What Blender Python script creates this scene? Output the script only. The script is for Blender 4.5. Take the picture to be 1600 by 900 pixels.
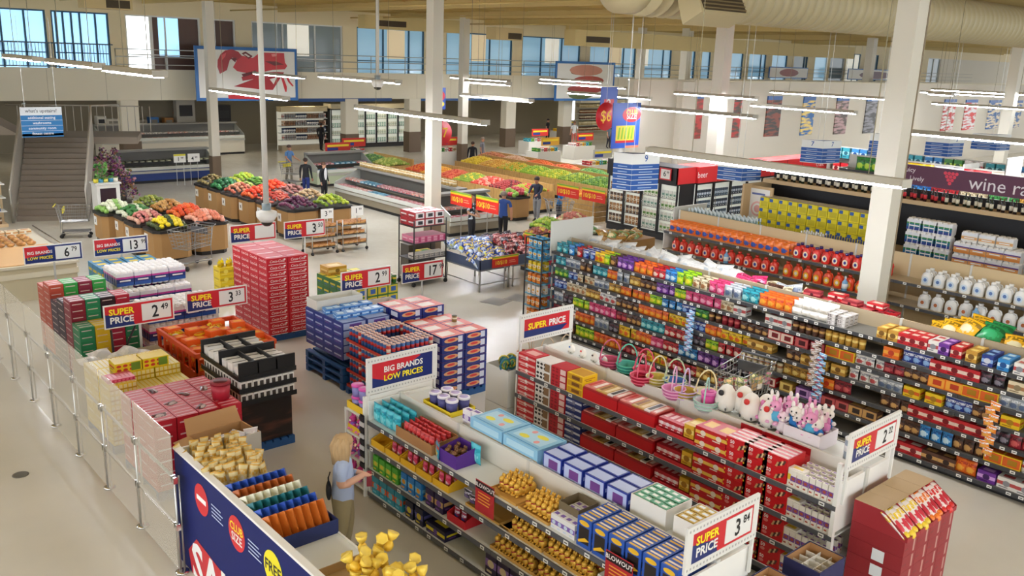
import bpy, math, random
from mathutils import Vector, Matrix
random.seed(7)
for o in list(bpy.data.objects): bpy.data.objects.remove(o)
SC = bpy.context.scene
COL = SC.collection
PI = math.pi
TMP = bpy.data.scenes.new('workbench')
def baked(ob):
    TMP.collection.objects.link(ob); vl = TMP.view_layers[0]; vl.update(); me = bpy.data.meshes.new_from_object(ob.evaluated_get(vl.depsgraph), depsgraph=vl.depsgraph); bpy.data.objects.remove(ob); return me
# ---------------------------------------------------------------- camera
F, YAW, PITCH, ROLL, HC = 1387.1, 0.7230, 0.25716, 0.03636, 6.1
_f = Vector((math.sin(YAW)*math.cos(PITCH), math.cos(YAW)*math.cos(PITCH), -math.sin(PITCH)))
_r = Vector((math.cos(YAW), -math.sin(YAW), 0)); _u = _r.cross(_f)
CR = _r*math.cos(ROLL) + _u*math.sin(ROLL); CU = -_r*math.sin(ROLL) + _u*math.cos(ROLL)
cam = bpy.data.cameras.new('camera'); cam.sensor_width = 36; cam.lens = F/1600*36
cam.clip_start = 0.1; cam.clip_end = 400
co = bpy.data.objects.new('camera', cam); COL.objects.link(co)
mw = Matrix((CR, CU, -_f)).transposed().to_4x4(); mw.translation = (0, 0, HC); co.matrix_world = mw
SC.camera = co
def ray(x, y): return CR*((x-800)/F) + CU*(-(y-450)/F) + _f
def onZ(x, y, z=0.0):
    d = ray(x, y); t = (z-HC)/d.z; return Vector((d.x*t, d.y*t, z))
def onX(x, y, X):
    d = ray(x, y); t = X/d.x; return Vector((X, d.y*t, HC+d.z*t))
def onY(x, y, Y):
    d = ray(x, y); t = Y/d.y; return Vector((d.x*t, Y, HC+d.z*t))
# ---------------------------------------------------------------- light and exposure
w = bpy.data.worlds.new('world'); SC.world = w; w.use_nodes = True
w.node_tree.nodes['Background'].inputs[0].default_value = (0.90, 0.95, 1.0, 1)
w.node_tree.nodes['Background'].inputs[1].default_value = 2.3
SC.view_settings.view_transform = 'Standard'; SC.view_settings.look = 'None'
SC.view_settings.gamma = 1; SC.view_settings.use_curve_mapping = False
SC.view_settings.exposure = 0.14
LAMP_E = 70.0
# ---------------------------------------------------------------- materials
def lin(h):
    if isinstance(h, str):
        h = h.lstrip('#'); h = ''.join(q*2 for q in h) if len(h) == 3 else h; c = [int(h[i:i+2], 16)/255 for i in (0, 2, 4)]
    else: c = h
    return tuple(((v/12.92) if v <= .04045 else ((v+.055)/1.055)**2.4) for v in c) + (1,)
MC = {}
def C(h, rough=.45, metal=0.0, emit=0, spec=.5, alpha=None):
    k = (h, rough, metal, emit, spec, alpha)
    if k in MC: return MC[k]
    m = bpy.data.materials.new('m_%s' % str(h).strip('#')); m.use_nodes = True
    b = m.node_tree.nodes['Principled BSDF']
    b.inputs['Base Color'].default_value = lin(h); b.inputs['Roughness'].default_value = rough
    b.inputs['Metallic'].default_value = metal; b.inputs['Specular IOR Level'].default_value = spec
    if emit:
        b.inputs['Emission Color'].default_value = lin(h); b.inputs['Emission Strength'].default_value = emit
    if alpha is not None: b.inputs['Alpha'].default_value = alpha
    MC[k] = m; return m
def nodes(name):
    m = bpy.data.materials.new(name); m.use_nodes = True
    nt = m.node_tree; return m, nt, nt.nodes['Principled BSDF']
def noisy(h, h2, scale=8, rough=.5, detail=3, lo=.4, hi=.6, kind='noise', coord='Object', bump=0, metal=0, stretch=None):
    k = ('n', h, h2, scale, rough, detail, lo, hi, kind, coord, bump, metal, stretch)
    if k in MC: return MC[k]
    m, nt, b = nodes('m_mix')
    tc = nt.nodes.new('ShaderNodeTexCoord'); src = tc.outputs[coord]
    if stretch:
        mp = nt.nodes.new('ShaderNodeMapping'); mp.inputs['Scale'].default_value = stretch
        nt.links.new(src, mp.inputs[0]); src = mp.outputs[0]
    if kind == 'noise':
        t = nt.nodes.new('ShaderNodeTexNoise'); t.inputs['Detail'].default_value = detail; out = t.outputs['Fac']
    else:
        t = nt.nodes.new('ShaderNodeTexVoronoi'); out = t.outputs['Distance']
    t.inputs['Scale'].default_value = scale; nt.links.new(src, t.inputs['Vector'])
    r = nt.nodes.new('ShaderNodeValToRGB'); r.color_ramp.elements[0].position = lo; r.color_ramp.elements[1].position = hi
    r.color_ramp.elements[0].color = lin(h); r.color_ramp.elements[1].color = lin(h2)
    nt.links.new(out, r.inputs[0]); nt.links.new(r.outputs[0], b.inputs['Base Color'])
    b.inputs['Roughness'].default_value = rough; b.inputs['Metallic'].default_value = metal
    if bump:
        bp = nt.nodes.new('ShaderNodeBump'); bp.inputs['Strength'].default_value = bump
        nt.links.new(out, bp.inputs['Height']); nt.links.new(bp.outputs[0], b.inputs['Normal'])
    MC[k] = m; return m
def pouch(c1, c2, c3, rough=.3):
    """printed film: c1 ground, c2 picture blob, c3 crimps and small print; follows the pack itself (generated coordinates)"""
    k = ('p', c1, c2, c3, rough)
    if k in MC: return MC[k]
    m, nt, b = nodes('m_print'); N = nt.nodes.new; Lk = nt.links.new
    tc = N('ShaderNodeTexCoord'); sp = N('ShaderNodeSeparateXYZ'); Lk(tc.outputs['Generated'], sp.inputs[0])
    no = N('ShaderNodeTexNoise'); no.inputs['Scale'].default_value = 6; no.inputs['Detail'].default_value = 2; Lk(tc.outputs['Generated'], no.inputs['Vector'])
    def ma(op, a, bb, c=None):
        n = N('ShaderNodeMath'); n.operation = op
        for i, v in enumerate((a, bb, c)):
            if v is None: continue
            if isinstance(v, (int, float)): n.inputs[i].default_value = v
            else: Lk(v, n.inputs[i])
        return n.outputs[0]
    dx = ma('MULTIPLY', ma('SUBTRACT', sp.outputs['X'], .5), 1.15); dz = ma('MULTIPLY', ma('SUBTRACT', sp.outputs['Z'], .36), 1.7)
    d = ma('SQRT', ma('ADD', ma('MULTIPLY', dx, dx), ma('MULTIPLY', dz, dz)), 0)
    d = ma('ADD', d, ma('MULTIPLY', ma('SUBTRACT', no.outputs['Fac'], .5), .5))
    blob = ma('LESS_THAN', d, .36)
    zz = ma('ABSOLUTE', ma('SUBTRACT', sp.outputs['Z'], .72), 0)
    band = ma('MULTIPLY', ma('LESS_THAN', zz, .1), ma('GREATER_THAN', no.outputs['Fac'], .44))
    crimp = ma('GREATER_THAN', ma('ABSOLUTE', ma('SUBTRACT', sp.outputs['Z'], .5), 0), .455)
    def mix(f, a, bb):
        n = N('ShaderNodeMix'); n.data_type = 'RGBA'
        Lk(f, n.inputs[0])
        for i, v in ((6, a), (7, bb)):
            if isinstance(v, tuple): n.inputs[i].default_value = v
            else: Lk(v, n.inputs[i])
        return n.outputs[2]
    o = mix(blob, lin(c1), lin(c2)); o = mix(band, o, lin(c3)); o = mix(crimp, o, lin(c3))
    Lk(o, b.inputs['Base Color']); b.inputs['Roughness'].default_value = rough
    MC[k] = m; return m
WHITE = C('#e9e8e2', .4); STEEL = C('#b9b9b4', .3, .8); CHROME = C('#c9c9c6', .18, 1.0); BLACK = C('#141416', .5)
DARK = C('#2b2b2e', .5); KRAFT = C('#b08a5c', .75); RED = C('#c8202c', .4); NAVY = C('#14296b', .4); YEL = C('#f5e020', .4)
SHELFW = C('#d9dcd6', .45); SHELFG = C('#4b4c50', .4); TAN = C('#cdb48e', .6); PBLUE = C('#1c4f86', .6)
# ---------------------------------------------------------------- mesh builder
_tx = {}
def text_geo(s, off=.012):
    k = (s, off)
    if k not in _tx:
        cu = bpy.data.curves.new('t', 'FONT'); cu.body = s; cu.size = 1; cu.align_x = 'CENTER'; cu.align_y = 'CENTER'; cu.offset = off; cu.resolution_u = 2
        me = baked(bpy.data.objects.new('t', cu))
        _tx[k] = ([tuple(v.co) for v in me.vertices], [tuple(p.vertices) for p in me.polygons])
        bpy.data.curves.remove(cu); bpy.data.meshes.remove(me)
    return _tx[k]
class MB:
    def __init__(s): s.v = []; s.f = []; s.m = []; s.sm = []; s.mats = []
    def add(s, vs, fs, mat, T=None, smooth=False):
        if mat not in s.mats: s.mats.append(mat)
        i = s.mats.index(mat); n = len(s.v)
        s.v += [tuple(T @ Vector(p)) for p in vs] if T else [tuple(p) for p in vs]
        for f in fs: s.f.append([a+n for a in f]); s.m.append(i); s.sm.append(smooth)
        return s
    def box(s, x0, y0, z0, x1, y1, z1, mat, T=None, sides='xXyYzZ'):
        v = [(x0,y0,z0),(x1,y0,z0),(x1,y1,z0),(x0,y1,z0),(x0,y0,z1),(x1,y0,z1),(x1,y1,z1),(x0,y1,z1)]
        q = {'z':(0,3,2,1),'Z':(4,5,6,7),'y':(0,1,5,4),'Y':(2,3,7,6),'x':(3,0,4,7),'X':(1,2,6,5)}
        return s.add(v, [q[c] for c in sides], mat, T)
    def lathe(s, prof, mat, n=12, T=None, smooth=True, sx=1, sy=1):
        v = []; f = []
        for r, z in prof:
            for k in range(n):
                a = 2*PI*k/n; v.append((r*sx*math.cos(a), r*sy*math.sin(a), z))
        for j in range(len(prof)-1):
            for k in range(n): f.append((j*n+k, j*n+(k+1) % n, (j+1)*n+(k+1) % n, (j+1)*n+k))
        f.append(tuple(range(n))[::-1]); f.append(tuple((len(prof)-1)*n+k for k in range(n)))
        return s.add(v, f, mat, T, smooth)
    def ell(s, c, r, mat, nu=8, nv=5, T=None):
        v = [(c[0], c[1], c[2]-r[2])]; f = []
        for j in range(1, nv):
            t = PI*j/nv
            for k in range(nu):
                a = 2*PI*k/nu; v.append((c[0]+r[0]*math.sin(t)*math.cos(a), c[1]+r[1]*math.sin(t)*math.sin(a), c[2]-r[2]*math.cos(t)))
        v.append((c[0], c[1], c[2]+r[2])); L = len(v)-1
        for k in range(nu):
            f.append((0, 1+(k+1) % nu, 1+k)); f.append((L, 1+(nv-2)*nu+k, 1+(nv-2)*nu+(k+1) % nu))
        for j in range(nv-2):
            for k in range(nu): f.append((1+j*nu+k, 1+j*nu+(k+1) % nu, 1+(j+1)*nu+(k+1) % nu, 1+(j+1)*nu+k))
        return s.add(v, f, mat, T, True)
    def tube(s, pts, r, mat, n=6, T=None, closed=False):
        pts = [Vector(p) for p in pts]; v = []; f = []; m = len(pts)
        for i, p in enumerate(pts):
            a = pts[i-1] if (i or closed) else p; b = pts[(i+1) % m] if (i < m-1 or closed) else p
            d = (b-a).normalized(); q = Vector((0, 0, 1)) if abs(d.z) < .9 else Vector((1, 0, 0))
            e = d.cross(q).normalized(); g = d.cross(e); rr = r[i] if isinstance(r, (list, tuple)) else r
            for k in range(n):
                t = 2*PI*k/n; v.append(p+e*rr*math.cos(t)+g*rr*math.sin(t))
        for i in range(m if closed else m-1):
            for k in range(n): f.append((i*n+k, i*n+(k+1) % n, ((i+1) % m)*n+(k+1) % n, ((i+1) % m)*n+k))
        if not closed: f.append(tuple(range(n))[::-1]); f.append(tuple((m-1)*n+k for k in range(n)))
        return s.add(v, f, mat, T, n > 4)
    def poly(s, pts, mat, T=None): return s.add(pts, [tuple(range(len(pts)))], mat, T)
    def prism(s, pts, d, mat, T=None):
        """outline in x,z extruded along y by d"""
        n = len(pts); v = [(x, 0, z) for x, z in pts]+[(x, d, z) for x, z in pts]
        f = [tuple(range(n)), tuple(range(2*n-1, n-1, -1))]+[(k+n, (k+1) % n+n, (k+1) % n, k) for k in range(n)]
        return s.add(v, f, mat, T)
    def text(s, st, x, z, size, mat, y=-.0015, T=None, off=.012, sx=1, slant=0):
        vs, fs = text_geo(st, off)
        return s.add([(x+size*sx*(a+slant*b), y, z+size*b) for a, b, _ in vs], fs, mat, T)
    def rect(s, x0, z0, x1, z1, mat, y=-.001, T=None): return s.poly([(x0,y,z0),(x1,y,z0),(x1,y,z1),(x0,y,z1)], mat, T)
    def disc(s, x, z, rx, rz, mat, y=-.001, n=14, T=None):
        return s.poly([(x+rx*math.cos(2*PI*k/n), y, z+rz*math.sin(2*PI*k/n)) for k in range(n)], mat, T)
    def mesh(s, name):
        me = bpy.data.meshes.new(name); me.from_pydata(s.v, [], s.f)
        for m in s.mats: me.materials.append(m)
        me.polygons.foreach_set('material_index', s.m); me.polygons.foreach_set('use_smooth', s.sm); me.update()
        return me
def T(loc=(0,0,0), rz=0, rx=0, ry=0, sc=1):
    return Matrix.Translation(loc) @ Matrix.Rotation(rz, 4, 'Z') @ Matrix.Rotation(ry, 4, 'Y') @ Matrix.Rotation(rx, 4, 'X') @ Matrix.Scale(sc, 4)
def link(name, data, parent=None, loc=(0,0,0), rot=(0,0,0), sc=None):
    o = bpy.data.objects.new(name, data); COL.objects.link(o); o.location = loc; o.rotation_euler = rot
    if sc: o.scale = sc if isinstance(sc, tuple) else (sc, sc, sc)
    if parent: o.parent = parent
    return o
def tag(o, label, cat, group=None, kind=None):
    o['label'] = label; o['category'] = cat
    if group: o['group'] = group
    if kind: o['kind'] = kind
    return o
def thing(name, label, cat, loc=(0,0,0), rz=0, group=None): return tag(link(name, None, None, loc, (0,0,rz)), label, cat, group)
def part(name, mb, parent, loc=(0,0,0), rot=(0,0,0)): return link(name, mb.mesh(name) if isinstance(mb, MB) else mb, parent, loc, rot)
def one(name, mb, label, cat, loc=(0,0,0), rz=0, group=None, sc=None, rot=None):
    return tag(link(name, mb.mesh(name) if isinstance(mb, MB) else mb, None, loc, rot or (0,0,rz), sc), label, cat, group)
def struct(name, mb, parent=None, label=None):
    o = link(name, mb.mesh(name), parent)
    if not parent: o['kind'] = 'structure'
    if label: o['label'] = label
    return o
def dup(root, loc, rz=None, label=None, group=None, sc=None):
    r = root.copy(); COL.objects.link(r); r.location = loc
    if rz is not None: r.rotation_euler = (0, 0, rz)
    if sc: r.scale = (sc, sc, sc)
    if label: r['label'] = label
    if group: r['group'] = group
    for ch in root.children:
        c = ch.copy(); COL.objects.link(c); c.parent = r
        for g in ch.children:
            d = g.copy(); COL.objects.link(d); d.parent = c
    return r
RX = -PI/2      # turns a pack's front (-y) towards -X, i.e. towards the aisle on the camera's side
# ================================================================ the building
WY = 46.0
def WX(x, y=100): return onY(x, y, WY).x
fm, nt, bs = nodes('floor_polished')
tc = nt.nodes.new('ShaderNodeTexCoord')
n1 = nt.nodes.new('ShaderNodeTexNoise'); n1.inputs['Scale'].default_value = .35; n1.inputs['Detail'].default_value = 4
n2 = nt.nodes.new('ShaderNodeTexNoise'); n2.inputs['Scale'].default_value = 6; n2.inputs['Detail'].default_value = 5
for n in (n1, n2): nt.links.new(tc.outputs['Object'], n.inputs['Vector'])
cr = nt.nodes.new('ShaderNodeValToRGB'); cr.color_ramp.elements[0].color = lin('#c0bbab'); cr.color_ramp.elements[1].color = lin('#cdc9bb')
cr.color_ramp.elements[0].position = .35; cr.color_ramp.elements[1].position = .65
nt.links.new(n1.outputs['Fac'], cr.inputs[0]); nt.links.new(cr.outputs[0], bs.inputs['Base Color'])
mr = nt.nodes.new('ShaderNodeMapRange'); mr.inputs['To Min'].default_value = .16; mr.inputs['To Max'].default_value = .30
nt.links.new(n2.outputs['Fac'], mr.inputs['Value']); nt.links.new(mr.outputs[0], bs.inputs['Roughness'])
b_ = MB(); b_.box(-25, -15, -.2, 140, 60, 0, fm); struct('floor', b_)
CREAM = C('#e6d9b4', .7); DECK = noisy('#b59a58', '#c6ab69', 3, .8, stretch=(.2, 6, 1)); WALLW = C('#cec8b8', .6); FASC = C('#e8e2cc', .6)
b_ = MB(); b_.box(-25, -15, 8.6, 140, 60, 8.8, DECK); ceil = struct('ceiling', b_)
for k in range(13):                                        # joists along X and the girders below them
    y = 10+3.0*k
    part('joist', MB().box(-20, y-.09, 8.15, 120, y+.09, 8.6, C('#bda461', .7)), ceil)
for x in (9, 16.07, 23.2, 30.4, 37.5, 44.8, 59, 73): part('girder', MB().box(x-.11, 13.2, 7.85, x+.11, 46, 8.18, C('#cbb477', .7)), ceil)
for x, y0 in ((12, 12), (20, 14), (27, 12), (34, 14)): part('sprinkler_pipe', MB().tube([(x, y0, 7.75), (x, 45, 7.75)], .04, C('#c9b06e', .6)), ceil)
# far wall: bands above and below the windows
XR = 132
b_ = MB(); b_.box(-14, WY, 7.32, XR, WY+.3, 8.6, CREAM); b_.box(-14, WY, 3.25, XR, WY+.3, 4.75, FASC); b_.box(WX(985), WY, 0, XR, WY+.3, 3.25, WALLW)
b_.box(-14, WY+.3, 4.3, XR, WY+8, 4.5, CREAM)
far = struct('wall_far', b_)
for k in range(40):
    x = -12+k*2.6
    part('panel_joint', MB().box(x, WY-.004, 3.27, x+.02, WY+.001, 4.72, C('#b9b29c', .8)), far)
part('blue_band', MB().box(WX(465), WY-.03, 3.12, WX(612), WY, 3.3, C('#1d4a86')), far); part('blue_band', MB().box(WX(640), WY-.03, 3.12, WX(1046), WY, 3.26, C('#2f5f9e')), far)
PY = 27.0
def PX(x, y=200): return onY(x, y, PY).x
PX0 = PX(986); ZP = onY(1200, 129, PY).z
b_ = MB(); b_.box(PX0, PY, 0, 95, PY+.25, ZP, WALLW); part_w = struct('wall_partition', b_)
for px in (1065, 1124): part('pilaster', MB().box(PX(px)-.55, PY-.35, 0, PX(px)+.55, PY, ZP, WALLW), part_w)
part('coping', MB().box(PX0-.02, PY-.03, ZP, 95, PY+.28, ZP+.08, C('#cfc8b2', .6)), part_w)
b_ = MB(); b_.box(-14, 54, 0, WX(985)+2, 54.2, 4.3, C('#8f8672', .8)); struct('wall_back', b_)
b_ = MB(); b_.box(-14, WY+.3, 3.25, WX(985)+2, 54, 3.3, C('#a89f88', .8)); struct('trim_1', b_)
b_ = MB(); b_.box(-14, WY+4.5, 4.5, XR, WY+4.7, 8.6, C('#9fb3bd', .7)); struct('wall_upper', b_)
# windows of the upper floor
GLB = C('#8fb9d2', .12, 0, .35); GLG = C('#7d8a8c', .12, 0, .08); GLS = C('#a9dcff', .1, 0, 1.0); GLW = C('#f2fbff', .1, 0, 2.2); BRN = C('#5d4438', .4)
BLIND = C('#ecd9b4', .8, 0, .25); BLINDW = C('#f4f2e4', .8, 0, .4); MUL = C('#2f5f7c', .4); MULW = C('#dfe0dc', .4)
Z0, Z1 = 4.75, 7.32
wins = [(-40, 78, GLS, [8, 45], None, MUL), (86, 175, GLS, [94, 105, 118, 131, 155], None, MUL), (200, 240, GLW, [], None, MULW), (240, 316, BRN, [262], (252, 283, GLS), MULW), (332, 370, BRN, [], None, MULW),
        (395, 536, GLG, [444, 494], (452, 485, BLINDW), MULW), (558, 663, GLB, [600, 640], (607, 634, BLIND), MUL), (697, 800, GLB, [720, 766], (738, 760, BLIND), MUL),
        (815, 906, GLB, [846, 878], (853, 874, BLINDW), MUL), (921, 993, GLB, [952, 975], (954, 972, BLIND), MUL), (1003, 1049, GLB, [1037], (1003, 1014, BLINDW), MUL),
        (1075, 1086, GLB, [], None, MUL), (1096, 1110, GLB, [], None, MUL), (1130, 1161, GLB, [], (1130, 1136, BLINDW), MUL), (1170, 1197, GLB, [1190], None, MUL),
        (1206, 1230, GLB, [], None, MUL), (1240, 1262, GLG, [1258], (1262, 1270, BLINDW), MUL), (1273, 1293, GLB, [], None, MULW), (1297, 1320, GLG, [], None, MULW),
        (1322, 1344, BLINDW, [1335], None, MUL), (1358, 1372, GLG, [], (1372, 1382, BLINDW), MUL), (1398, 1412, GLB, [], None, MUL), (1450, 1470, GLG, [1460], None, MULW)]
prev = -14.0
for i, (xa, xb, g, mus, bl, mm) in enumerate(wins):
    a, b = max(WX(xa), -13.9), WX(xb)
    if a-prev > .05: struct('trim_%d' % (i+2), MB().box(prev, WY, Z0, a, WY+.3, Z1, CREAM))
    prev = b
    o = bpy.data.objects.new('window_%d' % (i+1), None); COL.objects.link(o); o['kind'] = 'structure'
    part('pane', MB().box(a, WY+.15, Z0, b, WY+.18, Z1, g), o)
    f = MB()
    for u in (a, b-.08): f.box(u, WY+.06, Z0, u+.08, WY+.2, Z1, mm)
    f.box(a+.08, WY+.06, Z1-.07, b-.08, WY+.2, Z1, mm); f.box(a+.08, WY+.07, 5.42, b-.08, WY+.19, 5.47, mm); part('window_frame', f, o)
    for u in mus:
        u = WX(u); part('mullion', MB().box(u-.04, WY+.07, Z0, u+.04, WY+.19, Z1-.07, mm), o)
    if bl: part('blind' if bl[2] not in (GLS,) else 'lit_pane', MB().box(WX(bl[0]), WY+.12, 5.6 if bl[2] != GLS else 5.4, WX(bl[1]), WY+.15, Z1-.08, bl[2]), o)
struct('trim_60', MB().box(prev, WY, Z0, XR, WY+.3, Z1, C('#ddd9cb', .7)))
# balustrade in front of the windows
r_ = thing('handrail', 'thin steel handrail with three bars running along the upper floor windows', 'railing', (0, WY-.01, 4.72))
for z in (.25, .62, .98): part('rail_bar', MB().tube([(WX(181), 0, z), (XR-20, 0, z)], .025, STEEL), r_)
for k in range(26): part('rail_post', MB().tube([(WX(181)+k*2.4, 0, 0), (WX(181)+k*2.4, 0, 1.0)], .022, STEEL), r_)
r_ = thing('balustrade', 'steel balustrade with close upright bars below the bright blue windows', 'railing', (0, WY-.01, 4.72))
x0, x1 = -8, WX(178); part('rail_bar', MB().tube([(x0, 0, 1.15), (x1, 0, 1.15)], .035, C('#6d7f8c', .4, .5)), r_); part('rail_bar', MB().tube([(x0, 0, .1), (x1, 0, .1)], .03, C('#6d7f8c', .4, .5)), r_)
bm_ = MB().box(-.012, -.012, .1, .012, .012, 1.15, C('#6d7f8c', .4, .5)).mesh('baluster')
for k in range(int((x1-x0)/.14)): part('baluster', bm_, r_, (x0+.14*k, 0, 0))
# columns under the upper floor, and the free-standing ones
def column(x, y, s, h, label, foot='#6b5a48', fh=1.25, group=None, seam=False):
    t = thing('column', label, 'column', (x, y, 0), 0, group); W_ = C('#d9d5c6', .5)
    part('shaft', MB().box(-s/2, -s/2, fh, s/2, s/2, h, W_), t)
    part('column_base', MB().box(-s/2-.015, -s/2-.015, 0, s/2+.015, s/2+.015, fh, C(foot, .6)), t)
    if seam:
        part('corner_trim', MB().box(s/2-.02, -s/2-.012, fh, s/2+.02, -s/2+.012, h, C('#8a7b62', .6)), t)
        part('downpipe', MB().tube([(s/2+.08, .02, .2), (s/2+.08, .02, h)], .06, W_, 8), t)
        part('pipe_clip', MB().box(s/2, -.06, 2.05, s/2+.16, .1, 2.12, W_), t)
    return t
column(16.07, 22.06, .36, 8.0, 'slim white column with brown foot behind the wheeled wire rack')
column(16.3, 7.9, .40, 8.0, 'thick white column with a downpipe rising between candy and detergent gondolas', '#d9d5c6', 1.25, None, True)
p_ = onX(337, 270, 16.2); column(16.2, p_.y, .36, 8.0, 'slim white column with brown foot behind the squash bins')
for px, X, lb in ((724, 30.4, 'cream column rising behind the citrus produce tables'), (1124, 30.4, 'white column beside the beer cooler headers'), (1067, 44.8, 'white column in front of the picture panels, far beyond the beer cooler'), (997, 44, 'thin white column behind the club size banner'),
                  (1352, 58, 'far white column above the snack aisle signs'), (1393, 58, 'far white column next to the thick column with downpipe'), (1580, 50, 'far white column above the cereal shelves')):
    p_ = onX(px, 150, X); column(X, p_.y, .5 if px > 1000 else .4, 8.0, lb, '#d9d5c6' if px > 1000 else '#6b5a48')
for px in (197, 548, 648, 800, 890):
    part('pier', MB().box(WX(px)-.42, WY-.08, 1.25, WX(px)+.42, WY+.5, 3.26, C('#e0dac6', .6)), far)
    part('pier_base', MB().box(WX(px)-.45, WY-.1, 0, WX(px)+.45, WY+.52, 1.25, C('#6b5a48', .6)), far)
for px, ly, c, c2 in ((1082, 200, '#c33a33', '#7a3a2a'), (1146, 198, '#b3322c', '#4a4038'), (1207, 203, '#8c4a3a', '#3e3a36'), (1261, 190, '#2f6fb4', '#f0d67a'), (1313, 190, '#59504a', '#b99'), (1359, 188, '#4a4a4a', '#8a8a90'), (1480, 187, '#c8352f', '#eee'), (1513, 189, '#c8352f', '#ddd'), (1550, 182, '#27609f', '#eadcc0'), (1583, 183, '#27609f', '#e7d8b8')):
    hw_ = 16 if px < 1100 else 13 if px < 1250 else 11; a = PX(px-hw_); b = PX(px+hw_-4); zb_ = onY(px, 217-(px-1080)*.033, PY).z
    t = thing('wall_picture', 'tall food picture', 'picture', ((a+b)/2, PY, zb_), 0, 'picture panels on the far wall')
    t['label'] = 'tall food picture panel in %s tones on the white far wall' % {'#c33a33':'red and brown meat','#b3322c':'red and grey','#8c4a3a':'brown','#2f6fb4':'blue and yellow','#59504a':'dark brown and pink','#4a4a4a':'charcoal','#c8352f':'bright red','#27609f':'blue and cream'}[c]
    part('board', MB().box(-(b-a)/2, -.06, 0, (b-a)/2, 0, 1.9, noisy(c, c2, 2.2, .5, 3, .45, .55, stretch=(.5, 1, 3))), t)
    part('frame_strip', MB().box(-(b-a)/2, -.07, 1.9, (b-a)/2, 0, 2.1, C('#2a5ea4')), t)
# round duct with cone end and slot grille
DY, DZ, DR = 12.2, 7.55, .62; X0 = onY(985, 20, DY).x
d_ = thing('air_duct', 'big cream spiral duct running under the roof with a slanted grille', 'duct', (0, DY, DZ)); DUC = C('#cbbd94', .55)
mb = MB(); nn = 28; prof = []
for k in range(120):
    x = X0+k*.33; prof += [(DR, x), (DR, x+.29), (DR+.02, x+.295), (DR+.02, x+.325)]
mb.lathe(prof, DUC, nn, Matrix.Rotation(PI/2, 4, 'Y')); part('duct_tube', mb, d_)
part('end_cap', MB().lathe([(.3, X0-.75), (DR, X0-.35), (DR, X0)], DUC, nn, Matrix.Rotation(PI/2, 4, 'Y')), d_)
gx = onY(1080, 25, DY-.5).x
g_ = part('grille_box', MB().prism([(-.75, -.62), (.75, -.62), (.6, .1), (-.6, .1)], .5, DUC, T((gx, -DR-.42, 0), 0, -.5)), d_)
gr = MB().box(-.66, -.01, -.56, .66, .02, .0, C('#4b3f2c', .7), T((gx, -DR-.44, 0), 0, -.5)); gp = part('grille', gr, d_)
for k in range(7): part('grille_slat', MB().box(-.66, -.03, -.54+k*.08, .66, 0, -.52+k*.08, C('#8a7a55', .6), T((gx, -DR-.44, 0), 0, -.5)), gp)
for lab, pa, pb, Y, z, r in (('rectangular cream duct with dark end grille below the roof deck', 890, 1330, 34, 7.05, .4), ('cream box duct with dark slots hanging near the windows', 565, 720, 42, 7.5, .34)):
    a = onY(pa, 60, Y).x; b = onY(pb, 60, Y).x
    d_ = thing('box_duct', lab, 'duct', (a, Y, z)); part('duct_body', MB().box(0, -r, -r, b-a, r, r, C('#d0bd84', .6)), d_)
    part('end_grille', MB().box(b-a, -r*.8, -r*.8, b-a+.02, r*.8, r*.8, C('#4b3f2c', .7)), d_); part('side_grille', MB().box(.8, -r-.01, -.2, 2.6, -r, .1, C('#4b3f2c', .7)), d_)
for px, Y, z in ((165, 38, 7.5), (790, 36, 7.05)):
    p_ = onY(px, 10, Y); d_ = thing('vent_unit', 'cream ceiling vent unit with dark grille above the %s' % ('upper floor balustrade' if px < 400 else 'citrus tables'), 'vent', (p_.x, Y, z))
    part('vent_body', MB().box(-.9, -.4, -.25, .9, .4, .35, C('#cdb987', .6)), d_); part('grille', MB().box(-.1, -.41, -.2, .8, -.4, .1, C('#4b3f2c', .7)), d_)
# ---------------------------------------------------------------- strip lights
TUBE = C('#f2f5ff', .3, 0, LAMP_E); HOUS = C('#b9b5a6', .45)
FILL_TUBE = C('#f3f5fe', .3, 0, LAMP_E*.17)
def strip(x, ya, yb, z, label, tube=None):
    t = thing('strip_light', label, 'light', (x, ya, z), 0, 'hanging strip lights'); L = yb-ya
    h = MB(); h.add([(-.15,0,.03),(.15,0,.03),(.07,0,.13),(-.07,0,.13),(-.15,L,.03),(.15,L,.03),(.07,L,.13),(-.07,L,.13)], [(3,2,1,0),(4,5,6,7),(1,2,6,5),(2,3,7,6),(3,0,4,7)], HOUS); part('housing', h, t)
    part('lamp_strip', MB().box(-.07, .02, -.012, .07, L-.02, .03, tube or TUBE), t); part('end_plate', MB().box(-.15, -.012, .0, .15, 0, .13, HOUS), t); part('end_plate', MB().box(-.15, L, .0, .15, L+.012, .13, HOUS), t)
    for y in (.6, L-.95): part('cable', MB().tube([(0, y, .13), (0, y, 8.58-z)], .008, C('#8d8466', .6), 4), t)
ZS = 4.4
def pstrip(a, b, label, z=ZS):
    A = onZ(*a, z); B = onZ(*b, z); strip((A.x+B.x)/2, min(A.y, B.y), max(A.y, B.y), z, label)
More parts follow.
